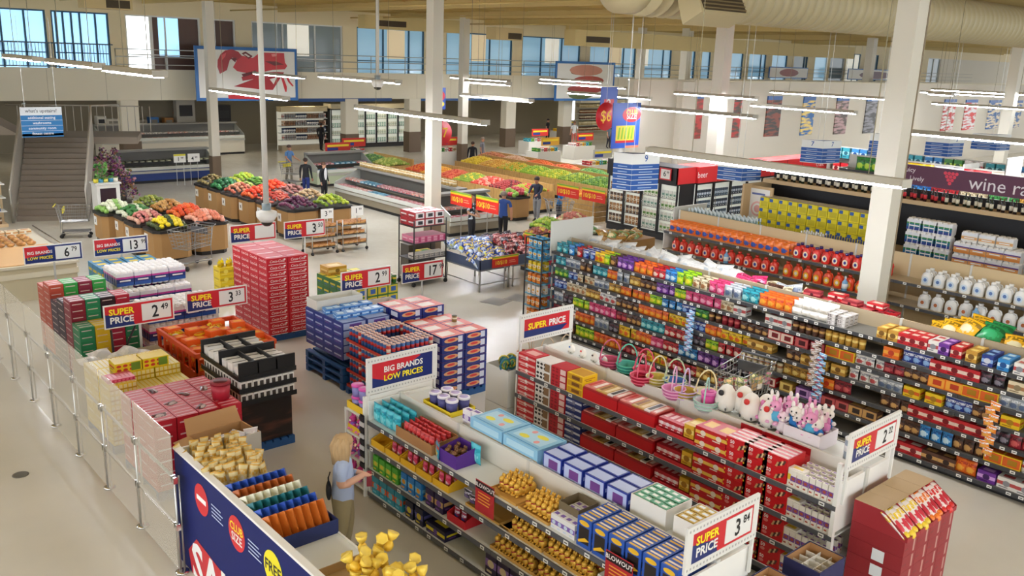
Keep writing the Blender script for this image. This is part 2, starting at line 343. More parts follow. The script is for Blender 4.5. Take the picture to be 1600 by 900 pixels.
for a, b, l in (((1015,240),(1417,294),'long grey strip light hanging above the candy gondola'), ((570,170),(747,196),'grey strip light hanging in front of the slim white column'), ((331,142),(448,157),'strip light hanging across the lobster poster'),
                ((987,168),(1175,186),'strip light hanging beside the club size banner'), ((1058,147),(1180,156),'strip light crossing the two far white columns'), ((1425,209),(1660,232),'strip light hanging over the wine rack sign'),
                ((1163,166),(1348,178),'strip light above the aisle seven sign'), ((865,130),(955,139),'strip light crossing the meat poster'), ((1440,163),(1625,172),'strip light right of the thick column, under two thinner ones'),
                ((715,150),(838,160),'strip light hanging left of the citrus tables'), ((890,146),(1015,156),'strip light hanging right below the meat poster'), ((1200,145),(1400,157),'strip light in front of the far picture panels')):
    pstrip(a, b, l, 4.75 if 'two far white' in l or 'picture panels' in l else ZS)
for a, b in (((182,112),(238,121)), ((92,99),(140,107)), ((18,91),(52,96)), ((517,121),(606,131)), ((725,129),(800,134)), ((1440,141),(1640,150)), ((1440,148),(1500,150)), ((1040,128),(1110,131))): pstrip(a, b, 'distant strip light hanging in front of the upper floor', 5.45 if a[0] < 300 else 5.0)
for x in (-10, -3):  # rows out of view on the left, added for their light
    for y in (-4, 2, 8, 18, 29): strip(x, y, y+4.9, ZS, 'unseen strip light added over the entrance walkway beside the glass fence')
for x, ys in ((37.4, (35.5,)), (56, (10, 21, 37)), (67, (10, 20, 36)), (79, (10, 20, 34)), (92, (14, 28)), (105, (20, 34)), (20, (37.5,)), (31, (36,)), (47, (37,))):
    for y in ys: strip(x, y, y+4.9, ZS+.3, 'distant strip light among the rows over the far aisles')
for x in (4.5, 8, 11.5):  # dim fill strips above the frame, added to lift the near zone
    for y in (1.5, 7): strip(x, y, y+4.0, 7.4, 'unseen strip light added high under the roof to brighten the near aisles', FILL_TUBE)
for y in (-7,):  # strips out of view behind the camera, added as near fill light
    for x in (3, 8, 13, 24.3): strip(x, y, y+4.9, ZS, 'unseen strip light added behind the camera to brighten the near aisles')
# round floor drain, grey floor tiles
p_ = onZ(32, 742); one('floor_drain', MB().lathe([(.11, 0), (.11, .006), (.09, .008)], C('#6d6a60', .5, .5), 16), 'small round floor drain beside the glass fence', 'drain', p_)
# ---------------------------------------------------------------- camera poles
def cam_pole(px, py, Y, lab):
    p = onY(px, py, Y); t = thing('camera_pole', lab, 'security camera', p)
    part('pole', MB().tube([(0, 0, .3), (0, 0, 8.58-p.z)], .055, C('#d5d4cb', .4), 10), t); part('collar', MB().lathe([(.09, .22), (.09, .36)], C('#8b9aa0', .4), 12), t)
    part('dome_housing', MB().lathe([(.06, .24), (.2, .2), (.2, .1), (.13, .0)], WHITE, 16), t); part('dome', MB().ell((0, 0, .0), (.12, .12, .1), C('#33302c', .1), 12, 6), t)
cam_pole(417, 346, 16.2, 'white ceiling pole with dome camera above the cola carton stack')
cam_pole(590, 136, 24.6, 'white ceiling pole with dome camera over the chilled meat case')
# ---------------------------------------------------------------- stairs
STEP = C('#7d7264', .7); RISER = C('#8f8373', .7)
A = onZ(28, 345); Bp = onZ(135, 345); up = onZ(92, 214, 2.55); mid = (A+Bp)/2
ang = math.atan2(up.x-mid.x, up.y-mid.y); wid = (Bp-A).length; run = (up-Vector((mid.x, mid.y, 2.55))).length
st = thing('staircase', 'broad grey-brown staircase with metal mesh sides climbing to the upper floor', 'stairs', (mid.x, mid.y, 0), -ang)
n = 15
for k in range(n):
    z = 2.55*(k+1)/n; y = run*k/n
    part('step', MB().box(-wid/2, y, 0 if k < 1 else z-2.55/n-.02, wid/2, y+run/n+.03, z, STEP), st)
part('landing', MB().box(-wid/2-.3, run, 2.3, wid/2+1.6, run+2.5, 2.55, STEP), st)
part('upper_flight', MB().prism([(-wid/2-3.5, 2.55), (-wid/2-.3, 2.55), (-wid/2-3.5, 4.5)], 1.6, RISER, T((0, run+.6, 0))), st)
MESH = C('#a9a498', .4, .5)
for s in (-1, 1):
    x = s*(wid/2+.06)
    b = MB(); b.add([(x-.02, -.1, 0), (x+.02, -.1, 0), (x+.02, run, 2.3), (x-.02, run, 2.3), (x-.02, -.1, 1.05), (x+.02, -.1, 1.05), (x+.02, run, 3.6), (x-.02, run, 3.6)], [(0,3,2,1),(4,5,6,7),(0,1,5,4),(2,3,7,6),(3,0,4,7),(1,2,6,5)], C('#b5b0a4', .4, .4)); part('side_panel', b, st)
    part('hand_rail', MB().tube([(x, -.25, .0), (x, -.25, 1.1), (x, run, 3.7), (x+s*.9 if s > 0 else x, run+.8, 3.7)], .04, MESH, 8), st)
for k in range(18): part('baluster', MB().tube([(-wid/2+k*.28-.6, run+2.4, 2.55), (-wid/2+k*.28-.6, run+2.4, 3.55)], .014, MESH, 4), st)
part('landing_rail', MB().tube([(-wid/2-1, run+2.4, 3.55), (wid/2+1.6, run+2.4, 3.55)], .03, MESH), st)
# upstairs directory board
p_ = onY(68, 214, mid.y+1.2); s_ = thing('directory_sign', 'hanging white and blue sign listing what is upstairs, in front of the stairs', 'sign', p_)
w_, h_ = 1.32, 1.02
part('board', MB().box(-w_/2, 0, 0, w_/2, .03, h_, C('#e8eef2')), s_); lt = MB()
lt.text("what's upstairs?", 0, h_-.13, .16, C('#5c6a72'), -.003)
for k, tx in enumerate(('additional seating', 'washrooms', 'community room', 'fitness centre')):
    z = h_-.36-k*.18; lt.rect(-w_/2, z-.085, w_/2, z+.085, C('#2579b8'), -.002); lt.text(tx, 0, z, .125, C('#f4f8fa'), -.004)
lt.rect(-w_/2, 0, w_/2, .12, C('#2579b8'), -.002); part('lettering', lt, s_)
for x in (-.5, .5): part('hanger', MB().tube([(x, .015, h_), (x, .015, h_+3)], .006, STEEL, 4), s_)
# ---------------------------------------------------------------- posters and banners hung below the roof
def poster(pa, pb, zt, zb, Y, label, draw, frame='#2b6cb0'):
    a = onY(*pa, Y); b = onY(*pb, Y); w = b.x-a.x; h = a.z-b.z
    t = thing('poster', label, 'poster', (a.x, Y, b.z))
    part('frame', MB().box(0, 0, 0, w, .06, h, C(frame)), t); part('print', MB().box(.16*min(1, h/2), -.01, .16*min(1, h/2), w-.16*min(1, h/2), 0, h-.16*min(1, h/2), C('#e6e6df')), t)
    d = MB(); draw(d, w, h); part('picture', d, t)
    for x in (.2*w, .8*w): part('hanger', MB().tube([(x, .03, h), (x, .03, 8.59-b.z)], .01, STEEL, 4), t)
def lobster(d, w, h):
    r1, r2, r3 = C('#a81822', .3), C('#c92832', .3), C('#6a0d14', .3)
    P = lambda pts, m, y: d.poly([((x-200)/1025*w, y, (750-z)/560*h) for x, z in pts], m)
    P([(410,400),(415,330),(445,270),(490,230),(560,215),(620,240),(660,290),(620,350),(560,300),(530,330),(500,430),(430,470)], r1, -.014)
    P([(600,330),(660,280),(760,300),(835,240),(1085,238),(1092,340),(1115,375),(1090,412),(960,420),(760,470),(600,440),(560,400)], r2, -.016)
    P([(640,500),(720,465),(1000,440),(1080,445),(1030,520),(955,635),(860,632),(560,598),(630,572),(760,520),(650,540)], r1, -.018)
    P([(500,690),(620,680),(860,715),(855,738),(505,728)], r2, -.018)
    for pts in ([(650,255),(690,235),(760,280),(720,310)], [(880,330),(1000,330),(1080,360),(980,375)], [(540,310),(600,300),(585,350)], [(640,470),(780,430),(800,450),(660,500)]): P(pts, r3, -.020)
    P([(670,262),(690,255),(735,285),(715,292)], C('#e8dcd8'), -.022); P([(925,520),(1000,500),(965,575)], C('#e6e6df'), -.022)
    P([(950,255),(1010,245),(1005,275),(960,280)], C('#e88a88'), -.022); P([(450,280),(500,250),(490,290),(455,330)], C('#d8585c'), -.022)
    P([(1040,480),(1062,475),(1105,600),(1100,655),(1085,655)], r2, -.019); P([(1090,480),(1112,475),(1140,540),(1178,590),(1165,598),(1120,548)], r2, -.019)
def meat(d, w, h):
    for x, z, rx, rz, c in ((.5, .78, .28, .14, '#c98a72'), (.46, .72, .22, .07, '#8e5a3c'), (.55, .52, .26, .12, '#b04a3a'), (.5, .3, .3, .12, '#a0392f'), (.42, .14, .2, .1, '#5f6b3a')): d.disc(x*w, z*h, rx*w, rz*h, C(c), -.014-.002*x)
poster((303, 71), (466, 157), 0, 0, 44.6, 'large blue framed poster of a red lobster hung before the upper windows', lobster)
poster((869, 95), (958, 157), 0, 0, 44.6, 'blue framed poster of stacked meat slices hung before the upper windows', meat)
poster((1203, 104), (1261, 123), 0, 0, 44.6, 'low blue framed poster of brown roast far along the wall', lambda d, w, h: d.disc(.5*w, .5*h, .25*w, .35*h, C('#8a3f36'), -.014))
poster((1326, 107), (1407, 126), 0, 0, 44.6, 'wide blue framed poster of dark berries far along the wall', lambda d, w, h: d.disc(.5*w, .45*h, .3*w, .35*h, C('#5a2230'), -.014))
def banner(pa, pb, Y, label, draw):
    a = onY(*pa, Y); b = onY(*pb, Y); w = b.x-a.x; h = a.z-b.z
    t = thing('hanging_banner', label, 'banner', (a.x, Y, b.z)); part('board', MB().box(0, 0, 0, w, .03, h, C('#1f4fb0')), t)
    d = MB(); draw(d, w, h); part('print', d, t); part('hanger', MB().tube([(w/2, .015, h), (w/2, .015, 8.59-b.z)], .008, STEEL, 4), t)
def club(d, w, h):
    d.disc(.68*w, .74*h, .34*w, .17*h, RED, -.002); d.text('CLUB', .68*w, .79*h, .17*w, YEL, -.004); d.text('SIZE', .68*w, .70*h, .2*w, WHITE, -.004)
    d.rect(.14*w, .14*h, .82*w, .5*h, C('#d8c23a'), -.002)
    for k in range(5): d.poly([((.2+k*.12)*w, -.003, .2*h), ((.27+k*.12)*w, -.003, .2*h), ((.3+k*.12)*w, -.003, .46*h), ((.24+k*.12)*w, -.003, .46*h)], C('#7fae2a'))
    d.rect(.14*w, .12*h, .82*w, .17*h, RED, -.004); d.rect(.5*w, 0, w, .05*h, C('#e98a6a'), -.003)
banner((959, 161), (997, 230), 21, 'tall blue hanging banner with red club size circle and yellow pack', club)
banner((940, 136), (963, 178), 25, 'blue hanging banner with a red square, behind the club size banner', lambda d, w, h: (d.rect(.2*w, .2*h, .8*w, .55*h, RED, -.002), d.text('2', .5*w, .38*h, .5*w, WHITE, -.004)))
banner((678, 137), (696, 171), 27, 'blue hanging banner with red and yellow print behind the slim column', lambda d, w, h: (d.disc(.5*w, .62*h, .45*w, .25*h, RED, -.002), d.disc(.5*w, .25*h, .4*w, .15*h, YEL, -.003)))
for px, py, r, Y, tx, c in ((946, 182, 17, 24, '$6', '#f0c020'), (690, 208, 15, 26, '$7', '#f0c020')):
    p_ = onY(px, py, Y); R = r/F*math.hypot(p_.x, Y)*1.25
    t = thing('price_roundel', 'round red hanging price disc reading %s %s' % (tx, 'beside the club size banner' if px > 800 else 'behind the slim white column'), 'sign', p_); part('disc', MB().lathe([(R, 0), (R, .03)], RED, 24, Matrix.Rotation(PI/2, 4, 'X')), t); part('lettering', MB().text(tx, 0, 0, R*1.1, C(c), -.035), t); part('hanger', MB().tube([(0, -.015, R), (0, -.015, 8.59-p_.z)], .008, STEEL, 4), t)
# ---------------------------------------------------------------- hanging aisle signs
def aisle_sign(pl, pf, pr, Y, num, rows, label, num2=''):
    f = onY(*pf, Y); k = math.hypot(f.x, f.y)/F; h = (rows+1)*.115+.12
    t = thing('aisle_sign', label, 'sign', f); wl = max(.35, (pf[0]-pl)*k*1.22); wr = max(.4, (pr-pf[0])*k*1.15)
    for nm, w, rz, sg in (('panel', wr, -.2, 1), ('panel', wl, -1.33, -1)):
        Tm = T((0, 0, 0), rz) @ Matrix.Translation((0 if sg > 0 else -w, 0, 0)); b = MB().box(0, 0, 0, w, .02, h, C('#eef1ee'), Tm)
        for q in range(rows):
            z = .02+q*.115; b.rect(.0, z, w, z+.1, C('#1f57a6'), -.003, Tm); b.rect(.25*w, z+.035, .75*w, z+.055, C('#9dbbe0'), -.005, Tm)
        n_ = num if sg > 0 else num2
        if n_: b.text(n_, .5*w, h-.11, .2, C('#1f57a6'), -.004, Tm)
        part(nm, b, t)
    part('top_plate', MB().poly([(0, 0, h), (wr*math.cos(.2), -wr*math.sin(.2), h), (-wl*math.cos(1.33), wl*math.sin(1.33), h)], C('#173f7d')), t)
    for x in (-.1, .2): part('hanger', MB().tube([(x, .15, h), (x, .15, 8.59-f.z)], .006, STEEL, 4), t)
aisle_sign(958, (985, 299), 1031, 12.8, '9', 5, 'blue hanging aisle sign numbered nine above the candy gondola')
aisle_sign(1126, (1158, 284), 1192, 14, '', 3, 'blue hanging aisle sign half hidden behind the long strip light')
aisle_sign(1257, (1283, 256), 1316, 14.5, '7', 4, 'blue hanging aisle sign numbered seven over the beer header', '7')
aisle_sign(1360, (1376, 256), 1392, 13.5, '', 6, 'blue hanging aisle sign beside the thick column with downpipe')
aisle_sign(1455, (1480, 246), 1508, 13, '5', 4, 'blue hanging aisle sign over the snack shelves left of another')
aisle_sign(1530, (1556, 236), 1582, 13, '', 3, 'blue hanging aisle sign over the shelves behind the wine sign')

for k in range(9):  # downlights added to brighten the dark wall under the upper floor
    x = 11+k*5.2; t = thing('fill_downlight', 'round lamp added under the upper floor to brighten the deli wall', 'light', (x, 49.5 if k % 2 else 48.0, 3.24), 0, 'added lamps under the upper floor')
    part('trim_ring', MB().lathe([(.22, 0), (.22, .01)], WHITE, 16), t); part('lamp_disc', MB().lathe([(.18, -.012), (.18, -.002)], C('#fff2dc', .4, 0, 90), 16), t)
for px, py in ((775, 471), (812, 466), (850, 463)):
    p_ = onZ(px, py); one('floor_tile', MB().box(-.3, -.3, 0, .3, .3, .004, C('#8d8c86', .4)), 'grey square floor sticker on the bare floor before the candy gondola end', 'floor sticker', p_, .3, 'grey floor stickers')
# ================================================================ pack shapes (front faces -y, base at z=0, centred on x)
PM = {}
def memo(fn):
    def g(*a):
        k = (fn.__name__,)+a
        if k not in PM: PM[k] = fn(*a).mesh(fn.__name__)
        return PM[k]
    return g
@memo
def bag(w, h, t, c1, c2, c3):
    b = MB(); nx, nz = 5, 6; v = []; f = []
    for s in (-1, 1):
        for j in range(nz+1):
            for i in range(nx+1):
                u = i/nx*2-1; q = j/nz; bl = t*.5*max(0, 1-u*u)**.6*max(0, math.sin(PI*q))**.45
                v.append((u*w/2*(1-.10*math.sin(PI*q)), t/2+s*bl+(.0015*s), q*h))
    n = (nx+1)*(nz+1)
    for j in range(nz):
        for i in range(nx):
            a = j*(nx+1)+i; f.append((a, a+1, a+nx+2, a+nx+1)); a += n; f.append((a+nx+1, a+nx+2, a+1, a))
    return b.add(v, f, pouch(c1, c2, c3), None, True)
@memo
def carton(w, d, h, c1, c2='', c3='', style='band'):
    b = MB().box(-w/2, 0, 0, w/2, d, h, C(c1, .4)); A = C(c2, .4) if c2 else None; B = C(c3, .4) if c3 else None
    if style == 'band':
        if A: b.rect(-w/2, h*.34, w/2, h*.66, A); b.box(-w*.3, d*.25, h, w*.3, d*.75, h+.001, A, None, 'Z')
        if B: b.disc(0, h*.5, min(w, h)*.3, min(w, h)*.26, B, -.002); b.rect(-w*.38, h*.1, w*.1, h*.2, B)
    elif style == 'window':
        b.rect(-w*.36, h*.14, w*.36, h*.72, A); b.disc(0, h*.84, w*.36, h*.09, B); b.poly([(-w*.36, -.003, h*.12), (w*.42, -.003, h*.3), (w*.1, -.003, h*.36), (-w*.4, -.003, h*.2)], B)
        b.box(-w*.4, d*.15, h, w*.4, d*.4, h+.001, B, None, 'Z'); b.box(-w*.4, d*.6, h, w*.4, d*.85, h+.001, C('#f2e3c0'), None, 'Z')
    elif style == 'dots':
        for i in range(4):
            for j in range(2): b.disc(-w*.36+w*.24*i, h*(.3+.4*j), w*.09, h*.14, A)
        if B: b.rect(w*.1, h*.1, w*.45, h*.9, B, -.002)
    elif style == 'side':
        b.rect(-w*.46, h*.08, w*.46, h*.92, A); b.rect(-w*.2, h*.25, w*.3, h*.75, B, -.002)
        b.box(-w*.44, d*.1, h, w*.44, d*.9, h+.001, A, None, 'Z')
    elif style == 'stripe':
        for i in range(max(3, int(w/.06))):
            n = max(3, int(w/.06)); x = -w/2+w*(i+.12)/n; b.rect(x, h*.08, x+w/n*.72, h*.92, A); b.box(x, d*.06, h, x+w/n*.72, d*.94, h+.001, A, None, 'Z')
        if B: b.rect(-w/2, h*.4, w/2, h*.55, B, -.002)
    if A:
        for s_ in (T((-w/2, d/2, 0), -PI/2), T((w/2, d/2, 0), PI/2)): b.rect(-d*.4, h*.42, d*.34, h*.62, A, -.001, s_); b.rect(-d*.3, h*.2, d*.1, h*.3, B or A, -.001, s_)
    return b
@memo
def script_box(w, d, h, c1, c2, txt, size, top):
    b = MB().box(-w/2, 0, 0, w/2, d, h, C(c1, .38)); A = C(c2, .4)
    b.text(txt, 0, h*.5, size, A, -.0015, None, .01, 1, .25); s = T((-w/2, d/2, 0), -PI/2); b.text(txt, 0, h*.5, size, A, -.0015, s, .01, 1, .25)
    if top: b.rect(-w*.42, .0, w*.42, .0+d*.0+.012, A); b.box(-w*.4, d*.3, h, w*.4, d*.36, h+.001, A, None, 'Z')
    b.disc(w*.36, h*.68, w*.05, h*.12, C('#f2f2ee'), -.002)
    return b
@memo
def fifty(w, d, h):
    b = MB().box(-w/2, 0, 0, w/2, d, h, C('#c8141c', .35)); W_ = C('#f5f0ea')
    b.text('50', -w*.22, h*.64, h*.4, W_, -.002, None, .02); b.disc(-w*.22, h*.3, w*.1, h*.14, C('#d97a72'))
    for k in range(4): b.poly([(w*(.02+.09*k), -.002, h*(.15+.1*k)), (w*(.10+.09*k), -.002, h*(.12+.1*k)), (w*(.18+.09*k), -.002, h*(.5+.1*k)), (w*(.1+.09*k), -.002, h*(.55+.1*k))], C(('#caa06a', '#4a2a20', '#d9b98a', '#5a332a')[k]))
    for k in range(2): b.disc(-w*.46, h*(.3+.35*k), w*.03, h*.08, C('#f0b020'), -.002)
    for k in range(4): b.box(-w*.46, d*(.06+.24*k), h, w*.46, d*(.17+.24*k), h+.001, C('#efd9d2'), None, 'Z')
    return b
@memo
def sky_box(w, d, h):
    b = MB().box(-w/2, 0, 0, w/2, d, h, C('#8cc4e4', .4)); U = T((0, 0, h+.001), 0, -PI/2)
    for (x0, z0, x1, z1, c) in ((-.46, .06, .46, .1, '#4a9ad0'), (-.46, .9, .46, .94, '#4a9ad0'), (-.4, .2, .4, .8, '#b4dcf0')): b.poly([(x0*w, z0*d, h+.001), (x1*w, z0*d, h+.001), (x1*w, z1*d, h+.001), (x0*w, z1*d, h+.001)], C(c))
    for x, y, a, e, c in ((-.18, .35, .13, .1, '#e8e04a'), (.14, .62, .15, .1, '#e8e04a'), (-.16, .7, .06, .09, '#e8a0a0'), (.2, .32, .06, .09, '#e8a0a0')): b.poly([(x*w+a*w*math.cos(q*PI/6), y*d+e*d*math.sin(q*PI/6), h+.002) for q in range(12)], C(c))
    b.rect(-w*.5, 0, w*.5, h*.3, C('#c9b490')); b.rect(-w*.4, h*.45, w*.4, h*.85, C('#b4dcf0')); return b
@memo
def jug(w, h, c1, c2, c3):
    b = MB(); b.lathe([(w*.44, 0), (w*.5, h*.06), (w*.5, h*.5), (w*.42, h*.7), (w*.2, h*.82), (w*.16, h*.86)], C(c1, .3), 12, T((0, w*.36, 0)), True, 1, .62)
    b.tube([(w*.44, w*.36, h*.5), (w*.52, w*.36, h*.64), (w*.4, w*.36, h*.8), (w*.16, w*.36, h*.83)], w*.06, C(c1, .3), 6)
    b.disc(0, h*.36, w*.3, h*.22, C(c2), w*.035); b.disc(0, h*.36, w*.15, h*.11, C(c3), w*.031); return b
@memo
def cap(w, h, c): return MB().lathe([(w*.2, h*.84), (w*.2, h), (w*.15, h*1.01)], C(c, .35), 10, T((0, w*.36, 0)))
@memo
def bottle(r, h, c1, c2, c3):
    b = MB(); b.lathe([(r, 0), (r, h*.6), (r*.36, h*.76), (r*.33, h*.96)], C(c1, .12), 9, T((0, r, 0))); b.lathe([(r*1.02, h*.18), (r*1.02, h*.5)], C(c2), 9, T((0, r, 0))); b.lathe([(r*.38, h*.84), (r*.38, h)], C(c3), 8, T((0, r, 0))); return b
@memo
def tub(r, h, c1, c2, c3):
    b = MB(); b.lathe([(r*.85, 0), (r*.97, h*.84)], C(c1), 14, T((0, r, 0))); b.lathe([(r*1.05, h*.84), (r*1.05, h*.97), (r, h)], C(c2), 14, T((0, r, 0)))
    b.lathe([(r*.72, h), (r*.72, h+.002)], C(c3), 14, T((0, r, 0))); return b
@memo
def can(r, h, c1, c2, c3):
    b = MB(); b.lathe([(r, 0), (r, h*.94)], C(c1, .3), 10, T((0, r, 0))); b.lathe([(r*1.04, h*.94), (r*1.04, h)], C(c3), 10, T((0, r, 0))); b.lathe([(r*1.01, h*.45), (r*1.01, h*.7)], C(c2), 10, T((0, r, 0))); return b
@memo
def gold_bunny(s, c1):
    b = MB(); G = C(c1, .35, .3); b.ell((0, .3*s, .3*s), (.26*s, .34*s, .3*s), G); b.ell((0, .12*s, .66*s), (.17*s, .2*s, .18*s), G); b.ell((0, .02*s, .6*s), (.08*s, .1*s, .08*s), G, 6, 4)
    for q in (-1, 1): b.ell((q*.07*s, .26*s, .84*s), (.06*s, .09*s, .13*s), G, 6, 5); b.ell((q*.14*s, .06*s, .08*s), (.09*s, .16*s, .08*s), G, 6, 4)
    b.tube([(-.17*s, .14*s, .5*s), (0, -.06*s, .48*s), (.17*s, .14*s, .5*s)], .03*s, C('#b02030', .4), 5); return b
@memo
def paper_pack(w, d, h, c1, c2, c3):
    b = MB(); n = max(2, round(w/.12)); m = max(2, round(d/.12)); cr = C('#f1f0ee', .6)
    for i in range(n):
        for j in range(m): b.lathe([(w/n*.44, 0), (w/n*.53, h*.05), (w/n*.53, h*.95), (w/n*.42, h)], cr, 8, T((-w/2+w*(i+.5)/n, d*(j+.5)/m, 0)))
    b.box(-w/2, .0, h*.1, w/2, d, h*.88, C('#e9ecf2', .3)); b.rect(-w/2, h*.1, w/2, h*.3, C(c1)); b.rect(-w/2, h*.3, w/2, h*.55, C(c2)); b.rect(-w/2, h*.55, w/2, h*.66, C(c3)); b.rect(-w*.32, h*.38, w*.32, h*.47, cr, -.002)
    s = T((-w/2, d/2, 0), -PI/2); b.rect(-d/2, h*.1, d/2, h*.3, C(c1), -.001, s); b.rect(-d/2, h*.3, d/2, h*.55, C(c2), -.001, s); b.rect(-d/2, h*.55, d/2, h*.66, C(c3), -.001, s); return b
@memo
def tray(w, d, h, c1, t=.006, back=0):
    b = MB(); K = C(c1, .7); b.box(-w/2, 0, 0, w/2, d, t, K); b.box(-w/2, 0, t, w/2, t, h, K); b.box(-w/2, d-t, t, w/2, d, h+back, K)
    for s in (-1, 1):
        x = s*(w/2-t/2); b.add([(x-t/2, t, t), (x+t/2, t, t), (x+t/2, d-t, t), (x-t/2, d-t, t), (x-t/2, t, h), (x+t/2, t, h), (x+t/2, d-t, h+back), (x-t/2, d-t, h+back)], [(0,3,2,1),(4,5,6,7),(0,1,5,4),(2,3,7,6),(3,0,4,7),(1,2,6,5)], K)
    return b
@memo
def plush(s, c1, c2, c3):
    b = MB(); A, B, D = C(c1, .9), C(c2, .9), C('#1c1a1a', .3); b.ell((0, .3*s, .28*s), (.24*s, .22*s, .28*s), B); b.ell((0, .26*s, .68*s), (.24*s, .22*s, .21*s), A)
    for q in (-1, 1):
        b.ell((q*.13*s, .3*s, .92*s), (.08*s, .05*s, .14*s), A, 6, 5); b.ell((q*.24*s, .2*s, .36*s), (.09*s, .12*s, .08*s), A, 6, 4); b.ell((q*.15*s, .1*s, .07*s), (.1*s, .17*s, .08*s), C(c3, .9), 6, 4); b.ell((q*.09*s, .06*s, .72*s), (.035*s, .03*s, .04*s), D, 6, 4)
    b.ell((0, .05*s, .62*s), (.08*s, .06*s, .06*s), C('#f3ece6', .9), 6, 4); return b
@memo
def egg_toy(s, c1):
    b = MB(); b.lathe([(.1*s, 0), (.3*s, .12*s), (.36*s, .36*s), (.3*s, .66*s), (.16*s, .86*s), (.02*s, .93*s)], C('#ece8df', .5), 12, T((0, .36*s, 0))); b.ell((0, .02*s, .72*s), (.1*s, .08*s, .1*s), C(c1, .4), 8, 5)
    for k in range(4): b.disc(-.2*s+.13*s*k, .2*s, .035*s, .05*s, C('#3a3a3c'), .08*s-.02*abs(k-1.5)*s)
    return b
@memo
def basket(s, c1, c2):
    b = MB(); A = C(c1, .6); B = C(c2, .6); b.lathe([(.2*s, 0), (.27*s, .12*s), (.33*s, .3*s), (.35*s, .31*s), (.31*s, .29*s), (.24*s, .08*s)], A, 12, T((0, .35*s, 0)))
    for z in (.1, .2, .3): b.tube([((.26+.25*z)*s*math.cos(2*PI*k/12), .35*s+(.26+.25*z)*s*math.sin(2*PI*k/12), z*s) for k in range(12)], .02*s, B, 4, None, True)
    b.tube([(.33*s*math.cos(PI*k/10), .35*s, .3*s+.62*s*math.sin(PI*k/10)) for k in range(11)], .022*s, B, 5); return b
# ================================================================ shelving
TAGM = MB().box(-.035, -.004, -.022, .035, 0, .022, C('#eeeee8')).rect(-.022, -.008, .022, .008, C('#5a5a58'), -.005).mesh('price_tag')
def gondola(name, label, xf, xb, y0, y1, zs, top, depth, right=None, lip=C('#55565a', .4), deck=SHELFW, panel=C('#d8d6cc', .5), tags=.3, kick=DARK, toptags=True, sec=1.22, tagseed=1, ends=(1, 1)):
    """free-standing shelving along Y; xf front face towards the camera, xb back face"""
    rnd = random.Random(tagseed); g = thing(name, label, 'shelving', ((xf+xb)/2, y0, 0)); L = y1-y0; hw = (xb-xf)/2; n = max(1, round(L/sec)); s = L/n
    part('base', MB().box(-hw+.1, .03, 0, hw-.1, L-.03, zs[0]-.03, kick), g)
    for k in range(n): part('back_panel', MB().box(-.02, k*s+.004, zs[0]-.02, .02, (k+1)*s-.004, top, panel), g)
    for k in range(n+1): part('upright', MB().box(-.03, k*s-.02, 0, .03, k*s+.02, top+.01, C('#c9c9c2', .4)), g)
    if ends[1]: part('end_panel', MB().box(-hw+.02, L, 0, hw-.02, L+.025, top-.02 if ends[1] > 1 else zs[-1]+.02, WHITE), g)
    if ends[0]: part('end_panel', MB().box(-hw+.02, -.025, 0, hw-.02, 0, top-.02 if ends[0] > 1 else zs[-1]+.02, WHITE), g)
    for sg, lv in ((-1, zs), (1, right or [])):
        for z in lv:
            for k in range(n):
                o = MB(); xo = sg*hw; xi = sg*.03; o.box(min(xo, xi), k*s+.003, z-.02, max(xo, xi), (k+1)*s-.003, z, deck)
                o.box(min(xo, xo+sg*.012), k*s+.003, z-.055, max(xo, xo+sg*.012), (k+1)*s-.003, z+.005, lip); o = part('shelf', o, g)
                if sg < 0 and tags:
                    y = k*s+rnd.uniform(.05, .2)
                    while y < (k+1)*s-.05:
                        link('price_tag', TAGM, o, (-hw-.013, y, z-.025), (0, 0, RX)); y += tags*rnd.uniform(.6, 1.4)
    return g
def run(mesh, name, label, cat, x, y0, y1, z, w, rz=RX, rows=1, dd=.1, stack=1, hh=.1, jit=0, group=None, x1=None, caps=None, capname='cap'):
    """a row of like packs on a shelf: along Y from y1 (far) to y0 (near)"""
    n = max(1, int(round((y1-y0)/w))); out = []
    for k in range(n):
        y = y1-(k+.5)*(y1-y0)/n
        for r in range(rows):
            for q in range(stack):
                o = one(name, mesh, label, cat, (x+r*dd+random.uniform(0, jit), y+random.uniform(-jit, jit)*.3, z+q*hh), rz+random.uniform(-jit, jit)*3, group or label)
                if caps: link(capname, caps, o)
                out.append(o)
    return out
# ---------------------------------------------------------------- chocolate gondola (first aisle)
G1x, G1 = 6.05, [.10, .46, .81, 1.17]
gondola('easter_gondola', 'low white shelving of Easter chocolate beside the woman, with grey shelf lips', 6.05, 7.15, 4.35, 9.75, G1, 1.46, .55, [.3, .75, 1.40], tags=.33, tagseed=3, ends=(2, 2))
g = 'Easter chocolate gondola'
TOP = 1.172; TOB = 1.402
run(bag(.19, .27, .1, '#3fb9c9', '#7fdce6', '#1f8ea6'), 'sweets_bag', 'aqua blue bag standing on the top shelf of the chocolate gondola', 'bag', 6.08, 9.1, 9.7, TOP, .15, rows=3, dd=.13, jit=.02)
one('display_carton', tray(.8, .42, .14, '#a8794b', .008, .03), 'open brown carton of red bags on the top chocolate shelf', 'carton', (6.09, 8.72, TOP), RX)
run(bag(.12, .2, .07, '#b3262c', '#e8ded6', '#d94a4a'), 'candy_bag', 'red and white bag in the open brown carton on the top chocolate shelf', 'bag', 6.13, 8.38, 9.04, TOP+.012, .1, rows=4, dd=.085, jit=.02)
one('picture_book', bag(.2, .24, .05, '#3fa8c9', '#e8c24a', '#c94a3a'), 'upright rainbow coloured pack beside the purple Easter box', 'pack', (6.1, 8.24, TOP), RX-.5)
one('display_carton', tray(.36, .34, .17, '#53268a', .008, .05), 'purple carton of brown chocolate bunnies on the top chocolate shelf', 'carton', (6.1, 8.0, TOP), RX)
